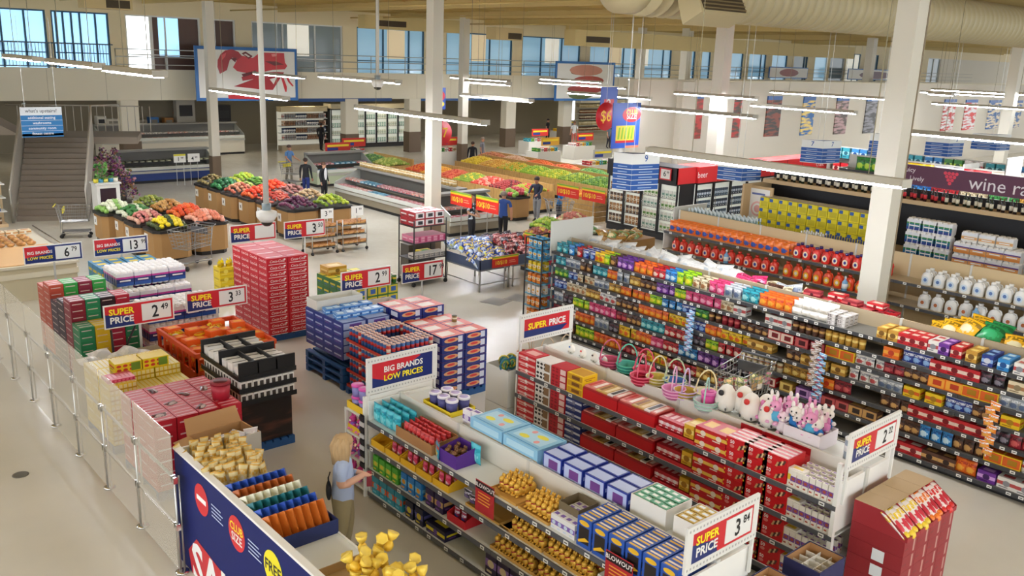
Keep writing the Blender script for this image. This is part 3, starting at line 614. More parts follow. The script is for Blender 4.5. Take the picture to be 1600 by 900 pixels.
run(gold_bunny(.22, '#7a5433'), 'chocolate_bunny', 'brown chocolate bunny in the purple carton on the top chocolate shelf', 'bunny', 6.13, 7.86, 8.14, TOP+.012, .14, rows=2, dd=.14)
one('treat_pouch', bag(.2, .26, .08, '#4fc3d6', '#8fe3ee', '#2aa4ba'), 'turquoise pouch behind the purple carton of chocolate bunnies', 'pouch', (6.38, 7.84, TOP), RX)
for q, y in enumerate((6.95, 6.42)):
    one('display_carton', tray(.5, .42, .03, '#c89a4a', .006), 'shallow gold cardboard tray of gold bunnies on the top chocolate shelf', 'carton', (6.09, y, TOP), RX, 'gold trays on the top chocolate shelf')
    run(gold_bunny(.2, '#e2b44a'), 'gold_bunny', 'gold foil bunny in a gold tray on the top chocolate shelf', 'bunny', 6.2 if q == 0 else 6.14, y-.14 if q == 0 else y-.22, y+.2, TOP+.012, .085, rows=3, dd=.1, jit=.01)
one('display_carton', tray(.3, .3, .26, '#6f6248', .008), 'dark olive open carton behind the gold bunny trays', 'carton', (6.24, 6.02, TOP), RX)
run(carton(.09, .1, .17, '#e6e6e4', '#7e62b4', '#c8d8e8'), 'treat_box', 'small white and lilac box on the top chocolate shelf', 'box', 6.1, 5.78, 6.14, TOP, .1, rows=4, dd=.11)
run(carton(.2, .11, .33, '#2a56b0', '#2a2320', '#e8b82a', 'window'), 'toy_egg_box', 'blue boxed egg with a yellow flash and dark window on the top chocolate shelf', 'box', 6.08, 4.4, 5.74, TOP, .21, rows=4, dd=.115)
run(carton(.3, .2, .22, '#23389a', '#b7c4ea', '#6e3f8a', 'side'), 'wafer_carton', 'royal blue and white printed carton behind the toy egg boxes', 'carton', 6.66, 5.55, 6.9, TOB, .34, rows=2, dd=.22, stack=1)
run(sky_box(.62, .48, .2), 'sky_carton', 'flat sky blue carton with yellow print on the back chocolate shelf', 'carton', 6.64, 6.95, 8.25, TOB, .65)
for y, c, cc, lb in ((5.3, '#e8e8e2', '#5fae86', 'white carton of green mint packs'), (4.72, '#f1efe6', '#cfae3c', 'white carton of mixed flat sweets')):
    one('display_carton', tray(.48, .42, .24, c, .008), lb+' on the back chocolate shelf', 'carton', (6.68, y, TOB), RX)
    run(carton(.11, .08, .04, cc, '#e9f2ea', '#2f7f5a' if c == '#e8e8e2' else '#c03a2a'), 'sweets_pack', 'small pack in the '+lb, 'pack', 6.7, y-.22, y+.22, TOB+.2, .115, rows=4, dd=.1, jit=.02)
one('display_carton', tray(.62, .42, .07, '#e8cf2a', .008), 'yellow tray holding white lidded tubs behind the chocolate gondola spine', 'carton', (6.68, 9.02, TOB), RX)
run(tub(.085, .19, '#4a4a86', '#e9e6ee', '#b9a9d6'), 'lidded_tub', 'round tub with white rim and lilac lid in the yellow tray', 'tub', 6.71, 8.74, 9.3, TOB+.01, .19, rows=2, dd=.2)
for k, y in enumerate((8.42, 8.3)): one('gift_pack', carton(.16, .1, .2, '#ece8ee', '#7a5aa8', '#d8d0e4'), 'white gift pack with purple print beside the sky blue cartons', 'box', (6.72+.03*k, y, TOB), RX, 'white and purple gift packs')
# second shelf
z = G1[2]+.002
for k in range(5):
    y = 9.55-k*.36; one('yellow_display', tray(.33, .42, .09, '#e6b21e', .012, .14), 'yellow cut-out display carton on the upper chocolate shelf', 'carton', (6.08, y, z), RX, 'yellow display cartons')
    if k: run(bag(.1, .17, .06, '#d94a6a', '#f0c6d0', '#b8284a'), 'pink_bag', 'pink candy bag inside a yellow display carton', 'bag', 6.12, y-.13, y+.13, z+.014, .12, rows=2, dd=.12, jit=.02)
run(bag(.16, .12, .08, '#2f2a36', '#6a5a88', '#d0c8d8'), 'dark_pouch', 'dark fallen pouch beside the yellow display cartons', 'pouch', 6.12, 7.45, 7.8, z, .17, jit=.05)
for y in (6.6, 5.85):
    one('display_carton', tray(.72, .4, .04, '#c89a4a', .006), 'shallow gold tray of bunnies on the upper chocolate shelf under the blowout card', 'carton', (6.08, y, z), RX, 'gold trays on the upper chocolate shelf')
    run(gold_bunny(.2, '#dcae44'), 'gold_bunny', 'gold foil bunny in a tray on the upper chocolate shelf under the blowout card', 'bunny', 6.11, y-.34, y+.2 if y > 6 else y+.34, z+.01, .09, rows=2, dd=.14)
one('display_carton', tray(.8, .4, .03, '#c89a4a', .006), 'empty gold tray on the upper chocolate shelf beyond the blowout card', 'carton', (6.08, 7.4-.2, z+.0), RX)
one('biscuit_carton', carton(.4, .3, .17, '#e8eae6', '#4aa83e', '#b0303a'), 'white and green carton with red oval on the upper chocolate shelf', 'carton', (6.08, 5.2, z), RX)
one('orange_display', tray(.38, .35, .1, '#e8642a', .01, .16), 'orange display carton on the upper chocolate shelf near the blowout card', 'carton', (6.08, 4.7, z), RX)
# third shelf
z = G1[1]+.002
run(carton(.13, .2, .22, '#4fae3a', '#a8d84a', '#e8d84a'), 'green_box', 'green upright box on the middle chocolate shelf', 'box', 6.08, 9.05, 9.68, z, .15, rows=2, dd=.22)
run(carton(.13, .2, .24, '#2a7fc9', '#7cc3ea', '#e8a02a'), 'blue_box', 'bright blue upright box on the middle chocolate shelf', 'box', 6.08, 8.5, 9.0, z, .16)
run(carton(.17, .2, .24, '#2c1f48', '#c9a46a', '#7a4a9a'), 'egg_box', 'dark purple egg box with golden egg on the middle chocolate shelf', 'box', 6.09, 8.05, 8.45, z, .2)
one('red_display', tray(.36, .36, .1, '#c2202a', .01, .14), 'red display carton on the middle chocolate shelf', 'carton', (6.08, 7.78, z), RX)
run(bag(.1, .16, .06, '#a8284a', '#4a5ab0', '#d8d0e0'), 'filled_egg_bag', 'small bag of eggs in the red display carton', 'bag', 6.13, 7.65, 7.92, z+.012, .11)
for y in (6.75, 6.0):
    one('display_carton', tray(.74, .4, .04, '#c89a4a', .006), 'shallow gold tray of bunnies on the middle chocolate shelf', 'carton', (6.08, y, z), RX, 'gold trays on the middle chocolate shelf')
    run(gold_bunny(.2, '#dcae44'), 'gold_bunny', 'gold foil bunny in a tray on the middle chocolate shelf', 'bunny', 6.11, y-.34, y+.34, z+.01, .1, rows=2, dd=.15)
run(carton(.18, .2, .26, '#23204a', '#5a4a9a', '#d8b84a'), 'egg_box', 'navy egg box on the middle chocolate shelf near the gondola end', 'box', 6.08, 4.5, 5.5, z, .2)
# base shelf
z = G1[0]+.002
run(carton(.17, .2, .26, '#2f9ab8', '#e8683a', '#6ac8e0'), 'fish_box', 'teal boxed egg with orange print on the bottom chocolate shelf', 'box', 6.08, 8.95, 9.7, z, .19)
run(carton(.17, .2, .24, '#1f2340', '#5a5aa0', '#d8c23a'), 'egg_box', 'black and yellow egg box on the bottom chocolate shelf', 'box', 6.08, 8.45, 8.9, z, .2)
one('gift_box', carton(.4, .3, .14, '#241f40', '#e8d42a', '#6a4a9a'), 'flat dark box with yellow edge on the bottom chocolate shelf', 'box', (6.08, 8.2, z), RX)
run(carton(.2, .2, .3, '#2a1d40', '#8a6ab0', '#d8c8a0'), 'egg_box', 'tall dark purple egg box with pale spots on the bottom chocolate shelf', 'box', 6.08, 5.2, 7.2, z, .22)
# hanging blowout cards
for px, py, wd in ((757, 780, .34), (966, 898, .36)):
    p_ = onX(px, py, 6.02); t = thing('blowout_card', 'red blowout card hung on the top chocolate shelf lip %s' % ('above the gold bunnies' if px < 800 else 'below the toy egg boxes'), 'sign', (6.02, p_.y, p_.z), RX)
    part('card', MB().box(-wd/2, 0, -.2, wd/2, .003, .2, C('#b3242c')), t); d = MB().rect(-wd/2+.008, .09, wd/2-.008, .19, C('#2a1518'), -.001); d.text('BLOWOUT', 0, .14, .072, C('#f4f0ec'), -.003)
    for k in range(4): d.rect(-wd*.35, .04-k*.04, wd*(.3-.05*(k % 2)), .055-k*.04, C('#e8a03a'), -.002)
    part('lettering', d, t)
# end stand of the chocolate gondola
e_ = thing('end_stand', 'white end stand with pink tubs and yellow trays at the far chocolate gondola end', 'shelving', (6.6, 9.8, 0))
part('end_board', MB().box(-.58, 0, 0, .58, .03, 1.5, WHITE), e_)
for z in (.12, .5, .86, 1.2): part('shelf', MB().box(-.58, .03, z-.03, .58, .5, z, SHELFW), e_); 
for s in (-1, 1): part('post', MB().box(s*.57-.02, .46, 0, s*.57+.02, .5, 1.2, SHELFW), e_)
for z, n in ((1.2, 1), (.86, 1)): one('yellow_tray', tray(.44, 1.1, .1, '#e8c22a', .008), 'yellow tray on the %s of the pink tub end stand' % ('top' if z > 1 else 'second shelf'), 'tray', (6.04, 10.06, z+.001), RX)
for k in range(7):
    for r in range(2):
        for q in range(2 if k < 1 else 1): one('pink_tub', tub(.085, .17, '#8a86c0', '#e056b0', '#e87ac0'), 'round tub with bright pink lid on the chocolate gondola end stand', 'tub', (6.14+k*.165, 9.88+r*.19, 1.212+q*.175), 0, 'pink lidded tubs')
for z in (.86, .5, .14): run(plush(.24, '#d84a9a', '#8a5ac0', '#e07ab8'), 'pink_toy', 'small pink hanging toy at the side of the end stand', 'toy', 6.02, 9.9, 10.28, z+.02, .19)
for k in range(2):
    t = thing('clip_strip', 'black and white strip of hanging packs on the end stand corner', 'clip strip', (6.0, 9.83-.05*k, .45), 0, 'black clip strips'); part('strip', MB().box(-.005, -.03, 0, 0, .03, .8, BLACK), t)
    for q in range(9): part('pack', MB().box(-.02, -.028, .02+q*.087, -.005, .028, .08+q*.087, C('#d8d8dc' if q % 2 else '#2a2a30')), t)
# ---------------------------------------------------------------- red candy bar gondola
G2 = [.20, .58, .95, 1.33]
gondola('red_candy_gondola', 'white shelving packed with red boxed candy bars behind the chocolate gondola', 8.75, 9.95, 4.3, 9.75, G2, 1.63, .58, [.3, .85, 1.56], tags=.42, tagseed=5, ends=(0, 2))
part('end_frame', MB().box(8.74-9.35, 0, 0, 8.80-9.35, .05, 1.85, WHITE).box(9.88-9.35, 0, 0, 9.95-9.35, .05, 1.85, WHITE).box(8.8-9.35, .0, 1.0, 9.88-9.35, .04, 1.6, WHITE), bpy.data.objects['red_candy_gondola'])
LV = ('bottom', 'second', 'third', 'top')
for i, z in enumerate(G2):
    z += .002; lv = LV[i]+' red candy gondola shelf'
    k4 = i == 3
    run(carton(.38, .3, .1, '#c8242c', '#e8b0a8', '#f0e6e0'), 'bar_box', 'red and white bar box at the far end of the '+lv, 'box', 8.77, 9.34, 9.72, z, .38, stack=3, hh=.102)
    run(carton(.32, .3, .15, '#e9e6e0', '#2a2422', '#8a6a4a', 'dots'), 'bar_box', 'white box with black swirls on the '+lv, 'box', 8.77, 9.0, 9.32, z, .32, stack=2, hh=.152)
    run(carton(.32, .3, .1, '#bf2430', '#8a1a24', '#e8c8c0', 'dots'), 'bar_box', 'crimson box of wafer bars on the '+lv, 'box', 8.77, 8.66, 8.98, z, .32, stack=3, hh=.102)
    if k4: run(carton(.32, .3, .1, '#efc81e', '#c8921a', '#7a4a1a', 'side'), 'bar_box', 'bright yellow box of candy bars on the top shelf of the red candy gondola', 'box', 8.77, 8.32, 8.64, z, .32, stack=3, hh=.102)
    else: run(carton(.32, .3, .1, '#20306e', '#c8ccd8', '#8a8aa0', 'band'), 'bar_box', 'navy box of candy bars on the '+lv, 'box', 8.77, 8.32, 8.64, z, .32, stack=3, hh=.102)
    for y in (7.98, 7.3):
        one('mixed_tray', MB().box(-.33, 0, 0, .33, .42, .15, C('#c2141c', .35)).box(-.33, .0, .15, .33, .42, .175, C('#a81820', .4)), 'wide red carton of mixed bars on the '+lv, 'carton', (8.77, y, z), RX, 'wide red mixed cartons on the '+lv)
        for q in range(6): one('bar_pack', MB().box(-.05, 0, 0, .05, .36, .02, C(('#d9837a', '#d9837a', '#c9a45a', '#c9a45a', '#e8e2dc', '#d06a62')[q], .35)).box(-.03, .04, .02, .03, .32, .021, C(('#c03a3a', '#f0e4dc', '#8a5a2a', '#e8d0a0', '#3a3430', '#f0d8d0')[q]), None, 'Z'), 'flat bar pack on a wide red carton on the '+lv, 'pack', (8.80, y+.275-q*.11, z+.176), RX, 'bar packs on the red cartons, '+lv)
    run(carton(.1, .3, .13, '#b8202c', '#e8b8b8', '#f0e0e0'), 'heart_box', 'small crimson and pink box on the '+lv, 'box', 8.80, 6.52, 6.92, z+.05, .1)
    one('gold_box', carton(.16, .3, .18, '#d9a82a', '#f0d878', '#a8741a'), 'gold box between crimson boxes on the '+lv, 'box', (8.8, 6.42, z+.05), RX)
    one('front_tray', tray(.62, .38, .05, '#c8242c', .012), 'low red tray under the crimson boxes on the '+lv, 'tray', (8.765, 6.62, z), RX)
    run(carton(.24, .36, .14, '#c0141c', '#e8b84a', '#e9dcc8', 'band'), 'snack_box', 'red box with gold print on the '+lv, 'box', 8.77, 5.82, 6.3, z, .24, stack=2, hh=.142)
    run(fifty(.33, .38, .155), 'fifty_box', 'red box of fifty candy bars on the '+lv, 'box', 8.77, 4.95 if i < 3 else 5.0, 5.8, z, .29, stack=2, hh=.157)
    # dessert boxes at the near end on a lower white-lipped shelf
    zz = z-.03
    run(carton(.07, .05, .2, '#ebe6da', '#7a4a9a', '#b0543a'), 'dessert_box', 'slim white, purple and yellow dessert box on the '+lv, 'box', 8.78, 4.36, 4.92, z, .085, rows=4, dd=.11)
    one('dessert_pack', carton(.2, .12, .22, '#eee9da', '#e8cf3a', '#b0643a'), 'wide white dessert box with yellow top on the '+lv, 'box', (8.79, 4.86, z+.0), RX)
one('lid_carton', MB().box(-.5, 0, 0, .5, .22, .2, C('#c22028')).box(-.5, .2, .2, .5, .22, .28, C('#b01c24')), 'open red display carton behind the fifty boxes on the top shelf', 'carton', (9.12, 5.5, 1.332), RX)
# back side of the red gondola: baskets, egg toys and plush bunnies
z = 1.562
for k, (y, c1, c2) in enumerate(((8.35, '#a83a5a', '#c85a7a'), (8.05, '#3a9a8a', '#58b8a0'), (7.75, '#c02a4a', '#d84a6a'), (7.6, '#b82040', '#e0607a'), (7.42, '#c8b44a', '#d8d0b0'), (7.2, '#3a6ab0', '#b8c8a0'), (7.0, '#d87ab0', '#e8b0d0'), (6.85, '#c8a83a', '#d0b8e0'), (6.65, '#e0dcc0', '#e8d8a8'), (6.45, '#d8e0e0', '#a8d0c0'))):
    nm = ('maroon', 'sea green', 'crimson', 'raspberry', 'mustard', 'blue', 'pink', 'golden', 'cream', 'pale mint')[k]
    one('easter_basket', basket(.5, c1, c2), '%s Easter basket with arched handle behind the red candy gondola' % nm, 'basket', (9.45+.06*(k % 3), y, z), random.uniform(-.6, .6), 'Easter baskets')
for k, (y, c) in enumerate(((6.42, '#1e1e22'), (6.22, '#c8302a'), (6.02, '#c8302a'), (5.86, '#c8302a'), (5.72, '#d0302a'))): one('egg_toy', egg_toy(.42, c), 'white egg-shaped toy with a %s nose behind the red candy gondola' % ('black' if k == 0 else 'red'), 'toy', (9.42+.14*(k % 2), y, z), RX+random.uniform(-.3, .3), 'white egg toys')
one('pink_bucket', tub(.1, .24, '#d84a9a', '#e070b0', '#c03a88'), 'pink bucket between the baskets and the white egg toys', 'bucket', (9.48, 6.55, z), 0)
pc = [('#d884b8', '#d06aa8', '#f0e8ec', 'pink'), ('#f0ece6', '#2a78c0', '#f0f0f0', 'white and blue'), ('#f2d8e4', '#efe6ea', '#e8b8d0', 'pale pink'), ('#e8a0c8', '#5ab4d8', '#e8b0d0', 'pink and sky blue')]
for k in range(18):
    c = pc[k % 4]; one('plush_bunny', plush(.34, *c[:3]), '%s plush bunny piled behind the red candy boxes' % c[3], 'toy', (9.44+.15*(k % 3)+random.uniform(-.03, .03), 5.82-.045*k+random.uniform(-.05, .05), z+(.12 if k % 2 else 0)), RX+random.uniform(-.7, .7), 'plush bunnies')
one('toy_carton', tray(.5, .42, .2, '#e6dfe4', .008), 'white printed carton under the plush bunnies', 'carton', (9.42, 5.2, z), RX)
for k in range(6): c = pc[(k+1) % 4]; one('plush_bunny', plush(.34, *c[:3]), '%s plush bunny sitting in the white printed carton' % c[3], 'toy', (9.47+.15*(k % 2), 5.36-.13*(k//2), z+.06), RX+random.uniform(-.5, .5), 'plush bunnies in the carton')
one('wipes_canister', can(.085, .3, '#9aa8b8', '#e8e8ea', '#e9e9e6'), 'white and grey canister on the bare white shelf behind the price sign', 'canister', (9.5, 4.5, z), 0)
for k, y in enumerate((9.35, 9.1, 8.85, 8.65)): one('small_novelty', egg_toy(.16, ('#3a6ab0', '#c8302a', '#4a2a20', '#8ac0e0')[k]), 'small novelty with a %s nose lying on the back shelf before the baskets' % ('blue', 'red', 'brown', 'pale blue')[k], 'toy', (9.5, y, z), RX)
# ---------------------------------------------------------------- candy gondola
G3 = [.14, .48, .79, 1.08, 1.36, 1.62, 1.90]
gondola('candy_gondola', 'long dark-shelved candy gondola crowded with bags and boxes', 13.45, 14.65, 2.4, 13.95, G3, 2.14, .58, [.5, 1.2, 1.9], lip=C('#3c3d40', .4), deck=C('#6a6862', .5), panel=C('#a8987c', .7), tags=.26, tagseed=9, ends=(1, 0))
PAL = {'lime': ('#a8d420', '#e8e040', '#4a8a1a'), 'orange': ('#e8701e', '#f0a83a', '#c03a1a'), 'pink': ('#d8447a', '#f0a8c0', '#b01a4a'), 'red': ('#c01f28', '#e8d0c0', '#7a1018'), 'teal': ('#2a98a8', '#9ad8d8', '#0f5a6a'), 'white': ('#e4e2dc', '#b84a4a', '#8a8a90'), 'yellow': ('#ecc822', '#d8601e', '#a87a10'), 'navy': ('#263a88', '#8ab0e0', '#c8ccd8'), 'purple': ('#6a2f92', '#d0a0e0', '#3a1458'), 'brown': ('#5a382a', '#c89a5a', '#2e1a12'), 'green': ('#3a8a3e', '#b8d84a', '#1e5a2a'), 'silver': ('#9aa2a8', '#5a6a88', '#d8dadc'), 'black': ('#26242a', '#8a8490', '#5a2a3a'), 'gold': ('#c09038', '#ecd078', '#7a5418'), 'blue': ('#2f86c8', '#c8e4f4', '#164a88'), 'crimson': ('#8e1f2e', '#c85a5a', '#4a0d16'), 'cream': ('#dccfae', '#a8744a', '#8a7a5a')}
# each shelf, far end to near end: kind colour metres
SPEC = ['o red .5;b brown .2;b lime .55;b orange .75;b crimson .3;b red .4;b yellow .5;b red .7;b gold .5;o red .6;e x .5;o crimson .4;o red .5;e x 1.0;o white .3;o red .5;o brown .5;b orange .3;o purple .3;o white .5;o cream .5;o gold .6',
        'b crimson .3;b white .4;b orange .6;b silver .4;b black .3;b yellow .5;b orange .4;b pink .3;b red .4;b blue .45;b purple .7;j black .5;o red .6;o gold .4;o purple .5;o crimson .5;o brown .5;e x .3;b brown .4;b blue .5;b brown .5;o yellow .5;j white .5;j pink .5;j blue .4',
        'b silver .3;b black .3;b lime .5;b pink .8;b crimson .3;b brown .4;b teal .6;b red .6;b black .4;b lime .3;b red .5;j cream .9;b gold .5;o orange .5;b crimson .3;e x .5;b brown .5;o red .7;o red .5;b black .3;b crimson .5;e x .3;b orange .3;b brown .5',
        'b navy .4;b cream .6;b gold .4;b white .5;b brown .6;b orange .8;b yellow .5;b navy .4;b orange .4;b yellow .6;o gold .5;e x .3;b brown .3;o gold .5;o gold .4;b white .5;b silver .4;o yellow .7;b navy .4;b brown .4;o yellow .3;e x .4;b silver .3;b blue .4;b white .4',
        'b green .4;b navy .3;b cream .5;b silver .4;b gold .3;b orange .8;b lime .3;b blue .5;b navy .3;b green .3;j brown .3;j crimson .4;b brown .6;o red .5;o crimson .6;o yellow .5;b white .5;b crimson .3;b brown .4;o orange .5;o yellow .5;b silver .4;b brown .5;e x .4;b navy .5',
        'b teal .35;b silver .5;b brown .4;b teal .5;b orange .3;b silver .4;b gold .3;b brown .5;b purple .5;b lime .3;b pink .9;b cream .3;o white .4;e x .4;o white .6;j brown .7;j gold .8;e x .3;o orange .4;b navy .5;o red .8;b black .4;o cream .4;b red .4;o blue .4;o white .3;b purple .5',
        'b teal .5;b blue .3;b red .3;b navy .5;b yellow .35;b lime .2;b brown .3;b purple .6;b orange .7;b red .4;b blue .4;b lime .5;b cream .5;b pink .5;b silver .5;b teal .5;b orange .9;w white .9;s silver .5;e x .7;o gold .5;o red .6;o white .25;o purple .2;o red .3;o gold .3;o navy .3;o blue .3;o white .3;o purple .25;o green .4;j cream .5;o orange .5;o white .4']
SN = ('bottom', 'second lowest', 'third lowest', 'middle', 'third highest', 'second highest', 'top')
KN = {'b': ('candy_bag', 'candy bag', 'bag'), 'o': ('candy_box', 'candy box', 'box'), 'j': ('candy_jar', 'candy jar', 'jar'), 'w': ('white_pouch', 'white pouch', 'pouch'), 's': ('cup_pack', 'stacked cup pack', 'pack')}
for i, sp in enumerate(SPEC):
    y = 13.88; z = G3[i]+.002; hm = (G3[i+1]-G3[i]-.07) if i < 6 else .26; seq = sp.split(';'); tot = sum(float(s.split()[2]) for s in seq); sc = 11.3/tot
    for s in seq:
        k, c, wd = s.split(); wd = float(wd)*sc
        if k != 'e':
            nm, kn, ca = KN[k]; nm = 'candy_bag_odd' if k == 'b' and i % 2 else nm; p = PAL.get(c); lb = '%s %s on the %s shelf of the long candy gondola' % (c, kn, SN[i]); rw = 3 if i == 6 else 1  # same candy bags, only named apart on alternate shelves
            if k == 'b': h = min(hm, .24)*random.uniform(.85, 1); run(bag(.17, round(h, 2), .07, *p), nm, lb, ca, 13.48, y-wd, y, z, .155, rows=rw, dd=.15, jit=.03)
            elif k == 'o': run(carton(.26 if i < 6 else .16, .2, round(min(hm, .17), 2), *p, ('band', 'side', 'band')[i % 3]), nm, lb, ca, 13.48, y-wd, y, z, .28 if i < 6 else .17, rows=rw if i < 6 else 2, dd=.21, jit=.01)
            elif k == 'j': run(can(.055, round(min(hm, .18), 2), *p), nm, lb, ca, 13.48, y-wd, y, z, .13, rows=rw, dd=.14)
            elif k == 'w': run(bag(.2, .13, .12, '#e6e2da', '#d8d2c4', '#f2f0ea'), nm, lb, ca, 13.5, y-wd, y, z, .15, rows=3, dd=.16, stack=2, hh=.12, jit=.03)
            else: run(carton(.14, .12, .06, '#c8c4c0', '#5a4a48', '#e0dcd8', 'dots'), nm, lb, ca, 13.5, y-wd, y, z, .15, rows=3, dd=.15, stack=3, hh=.062)
        y -= wd
# pillow packs, plush and party goods piled on the back of the candy gondola
zb = 1.902
for k in range(46):
    y = 13.6-k*.085; one('white_pack', bag(.36, .3, .13, '#c9cac6', '#aeb8c0', '#d8d8d4'), 'puffy white plastic pack piled on top of the candy gondola', 'pack', (14.12+.17*(k % 3), y, zb+.05+.06*(k % 2)), RX, 'puffy white packs', None, (-.9+random.uniform(-.2, .2), random.uniform(-.3, .3), RX+random.uniform(-.6, .6)))
for k in range(26):
    y = 9.9-k*.13; c = ('pink', 'brown', 'cream', 'silver', 'crimson')[0 if k < 6 else 1+k % 3 if k < 14 else 4]
    one('snack_pack', bag(.3, .24, .11, *PAL[c]), '%s snack pack heaped on the back top shelf of the candy gondola' % c, 'pack', (14.12+.16*(k % 3), y, zb+.04+.05*(k % 2)), 0, 'snack packs heaped behind the candy gondola spine', None, (-.7, random.uniform(-.3, .3), RX+random.uniform(-.6, .6)))
for k in range(14):
    c = ('crimson', 'red')[k % 2]; one('boxed_sweets', carton(.3, .2, .1, *PAL[c], 'band'), '%s flat sweets box piled on the back of the candy gondola near the thick column' % c, 'box', (14.15+.2*(k % 2), 8.2-.12*k, zb+.1*(k % 3)), RX+random.uniform(-.3, .3), 'flat red sweets boxes')
for c, n, y0 in (('#e8b01e', 9, 5.75), ('#1f8a4e', 8, 5.35), ('#ecb42a', 9, 4.75)):
    nm = 'green' if c == '#1f8a4e' else 'golden yellow'
    for k in range(n): one('sack', bag(.34, .34, .13, c, '#d8d0a8' if nm != 'green' else '#2fa868', '#8a6a1a' if nm != 'green' else '#0f5a30'), '%s sack piled %s' % (nm, 'between the two heaps of yellow sacks' if nm == 'green' else ('against the thick column' if y0 > 5.5 else 'next to the green sacks, towards the red cartons')), 'sack', (14.1+.17*(k % 3), y0-.07*k, zb+.05+.09*(k//3)), 0, '%s sacks' % nm, None, (-.8, random.uniform(-.2, .2), RX+random.uniform(-.4, .4)))
# clip strips hung on the shelf lips
for px, py, c1, c2, lb, n in ((1080, 492, '#5aa8dc', '#b89ad0', 'blue and lilac clip strip of small bags hung down the candy gondola', 14), (1277, 540, '#8a6a5a', '#e0d8d0', 'brown and white twisted clip strip hung down the candy gondola', 14), (1284, 560, '#58a0d0', '#c0506a', 'blue, green and red clip strip hung down the candy gondola', 12), (1552, 640, '#e8862a', '#f0b04a', 'orange clip strip of snack packs hung down the candy gondola', 9)):
    p_ = onX(px, py, 13.38); t = thing('clip_strip', lb, 'clip strip', (13.40, p_.y, p_.z), RX); part('strip', MB().box(-.01, 0, -.75, .01, .003, .05, C('#d8d8d8')), t); h = .8/n
    m_ = bag(.15, round(h*1.5, 2), .06, c1, c2, '#e8e8ec')
    for k in range(n): part('pack', m_, t, (.02*(-1)**k, -.06, -k*h), (.2, .12*(-1)**k, 0))
# card rack at the far end of the candy gondola
e_ = thing('card_rack', 'narrow black end rack with light blue shelves of yellow and orange packs', 'rack', (13.75, 14.45, 0))
for x in (-.4, .3):
    for y in (-.3, .25): part('post', MB().tube([(x, y, 0), (x, y, 2.1)], .018, BLACK), e_)
for k in range(7): part('shelf', MB().box(-.4, -.3, .22+k*.28, .3, .25, .24+k*.28, C('#5a9ab8', .5)), e_)
part('red_side', MB().box(.32, -.32, .1, .36, .28, 2.15, C('#b81f3a')), e_); part('top_frame', MB().tube([(-.4,-.3,2.1),(.3,-.3,2.1),(.3,.25,2.1),(-.4,.25,2.1)], .016, BLACK, 6, None, True), e_)
for k in range(7):
    c = ('#e07a24', '#e07a24', '#e8e0d8', '#e07a24', '#e0c42a', '#4aa8d8', '#4aa8d8')[k]; nm = {'#e07a24': 'orange', '#e8e0d8': 'white', '#e0c42a': 'yellow', '#4aa8d8': 'sky blue'}[c]
    run(carton(.1, .07, .2, c, '#f0e8d8', '#d8a02a'), 'small_box', 'small %s box on the narrow black end rack' % nm, 'box', 13.38, 14.2, 14.65, .242+k*.28, .13, rows=2, dd=.2)
# ---------------------------------------------------------------- detergent gondola
G4 = [.15, .55, 1.0, 1.46, 1.93]
gondola('detergent_gondola', 'tall dark-lipped gondola of orange detergent jugs and white bottles behind the candy gondola', 17.5, 18.7, 2.0, 14.1, G4, 2.4, .58, [.6, 1.3, 1.93], lip=C('#4a4b4e', .4), deck=C('#b8a888', .5), panel=C('#c8b28a', .7), tags=.45, tagseed=4)
def jugs(y0, y1, z, w, h, cs, capc, lb, rows=1):
    run(jug(w, h, *cs), 'detergent_jug', lb, 'jug', 17.54, y0, y1, z+.002, w*1.12, rows=rows, dd=w*.85, caps=cap(w, h, capc), capname='cap', jit=.01)
run(bag(.24, .27, .12, '#e06a22', '#3a5aa8', '#f0883a'), 'pods_bag', 'orange and blue detergent pouch on the top detergent shelf', 'pouch', 17.54, 10.6, 14.0, 1.932, .2, rows=3, dd=.16, jit=.02)
jugs(8.85, 10.5, 1.93, .2, .32, ('#d8342a', '#f0dcc0', '#2a3a8a'), '#3a2a6a', 'orange-red detergent jug with purple cap on the top detergent shelf', 2)
jugs(8.2, 8.5, 1.93, .2, .32, ('#d8342a', '#f0dcc0', '#2a3a8a'), '#3a2a6a', 'orange-red detergent jug standing alone left of the thick column', 2)
jugs(10.8, 13.9, 1.46, .22, .32, ('#d83a28', '#f0c8b0', '#2a4a9a'), '#c8301e', 'orange-red detergent tub with round lid on the second detergent shelf')
jugs(8.2, 10.7, 1.46, .22, .34, ('#e04a22', '#f0b83a', '#e8e0d8'), '#c83a1e', 'orange detergent jug with yellow label on the second detergent shelf')
jugs(5.6, 7.6, 1.93, .22, .32, ('#e4e4e0', '#c8d8e4', '#5a7ab0'), '#e8e8e4', 'white bottle with pale blue label on the top detergent shelf, right of the thick column', 2)
jugs(5.2, 5.55, 1.93, .13, .3, ('#5a2a24', '#8a4a3a', '#c8a080'), '#e8e8e4', 'dark brown bottle with white cap among the white bottles', 3)
jugs(2.2, 5.15, 1.93, .2, .3, ('#e6e2dc', '#d8a8a0', '#c85a4a'), '#d8604a', 'white bottle with coral cap on the top detergent shelf', 2)
jugs(2.2, 7.6, 1.46, .24, .34, ('#e8e8e4', '#d8dcdc', '#b0643a'), '#d8d8d4', 'white softener jug on the second detergent shelf', 1)
jugs(2.2, 5.5, 1.0, .24, .34, ('#eceae4', '#c8703a', '#e8b84a'), '#e8e8e4', 'white jug with orange round label on the third detergent shelf', 1)
for y in (9.1, 12.15, 6.4): one('spray_bottle', bottle(.06, .32, '#7ab0dc', '#e8eef4', '#e8e8e8'), 'pale blue spray bottle hung in front of the second detergent shelf', 'bottle', (17.42, y, 1.47), RX, 'pale blue spray bottles')
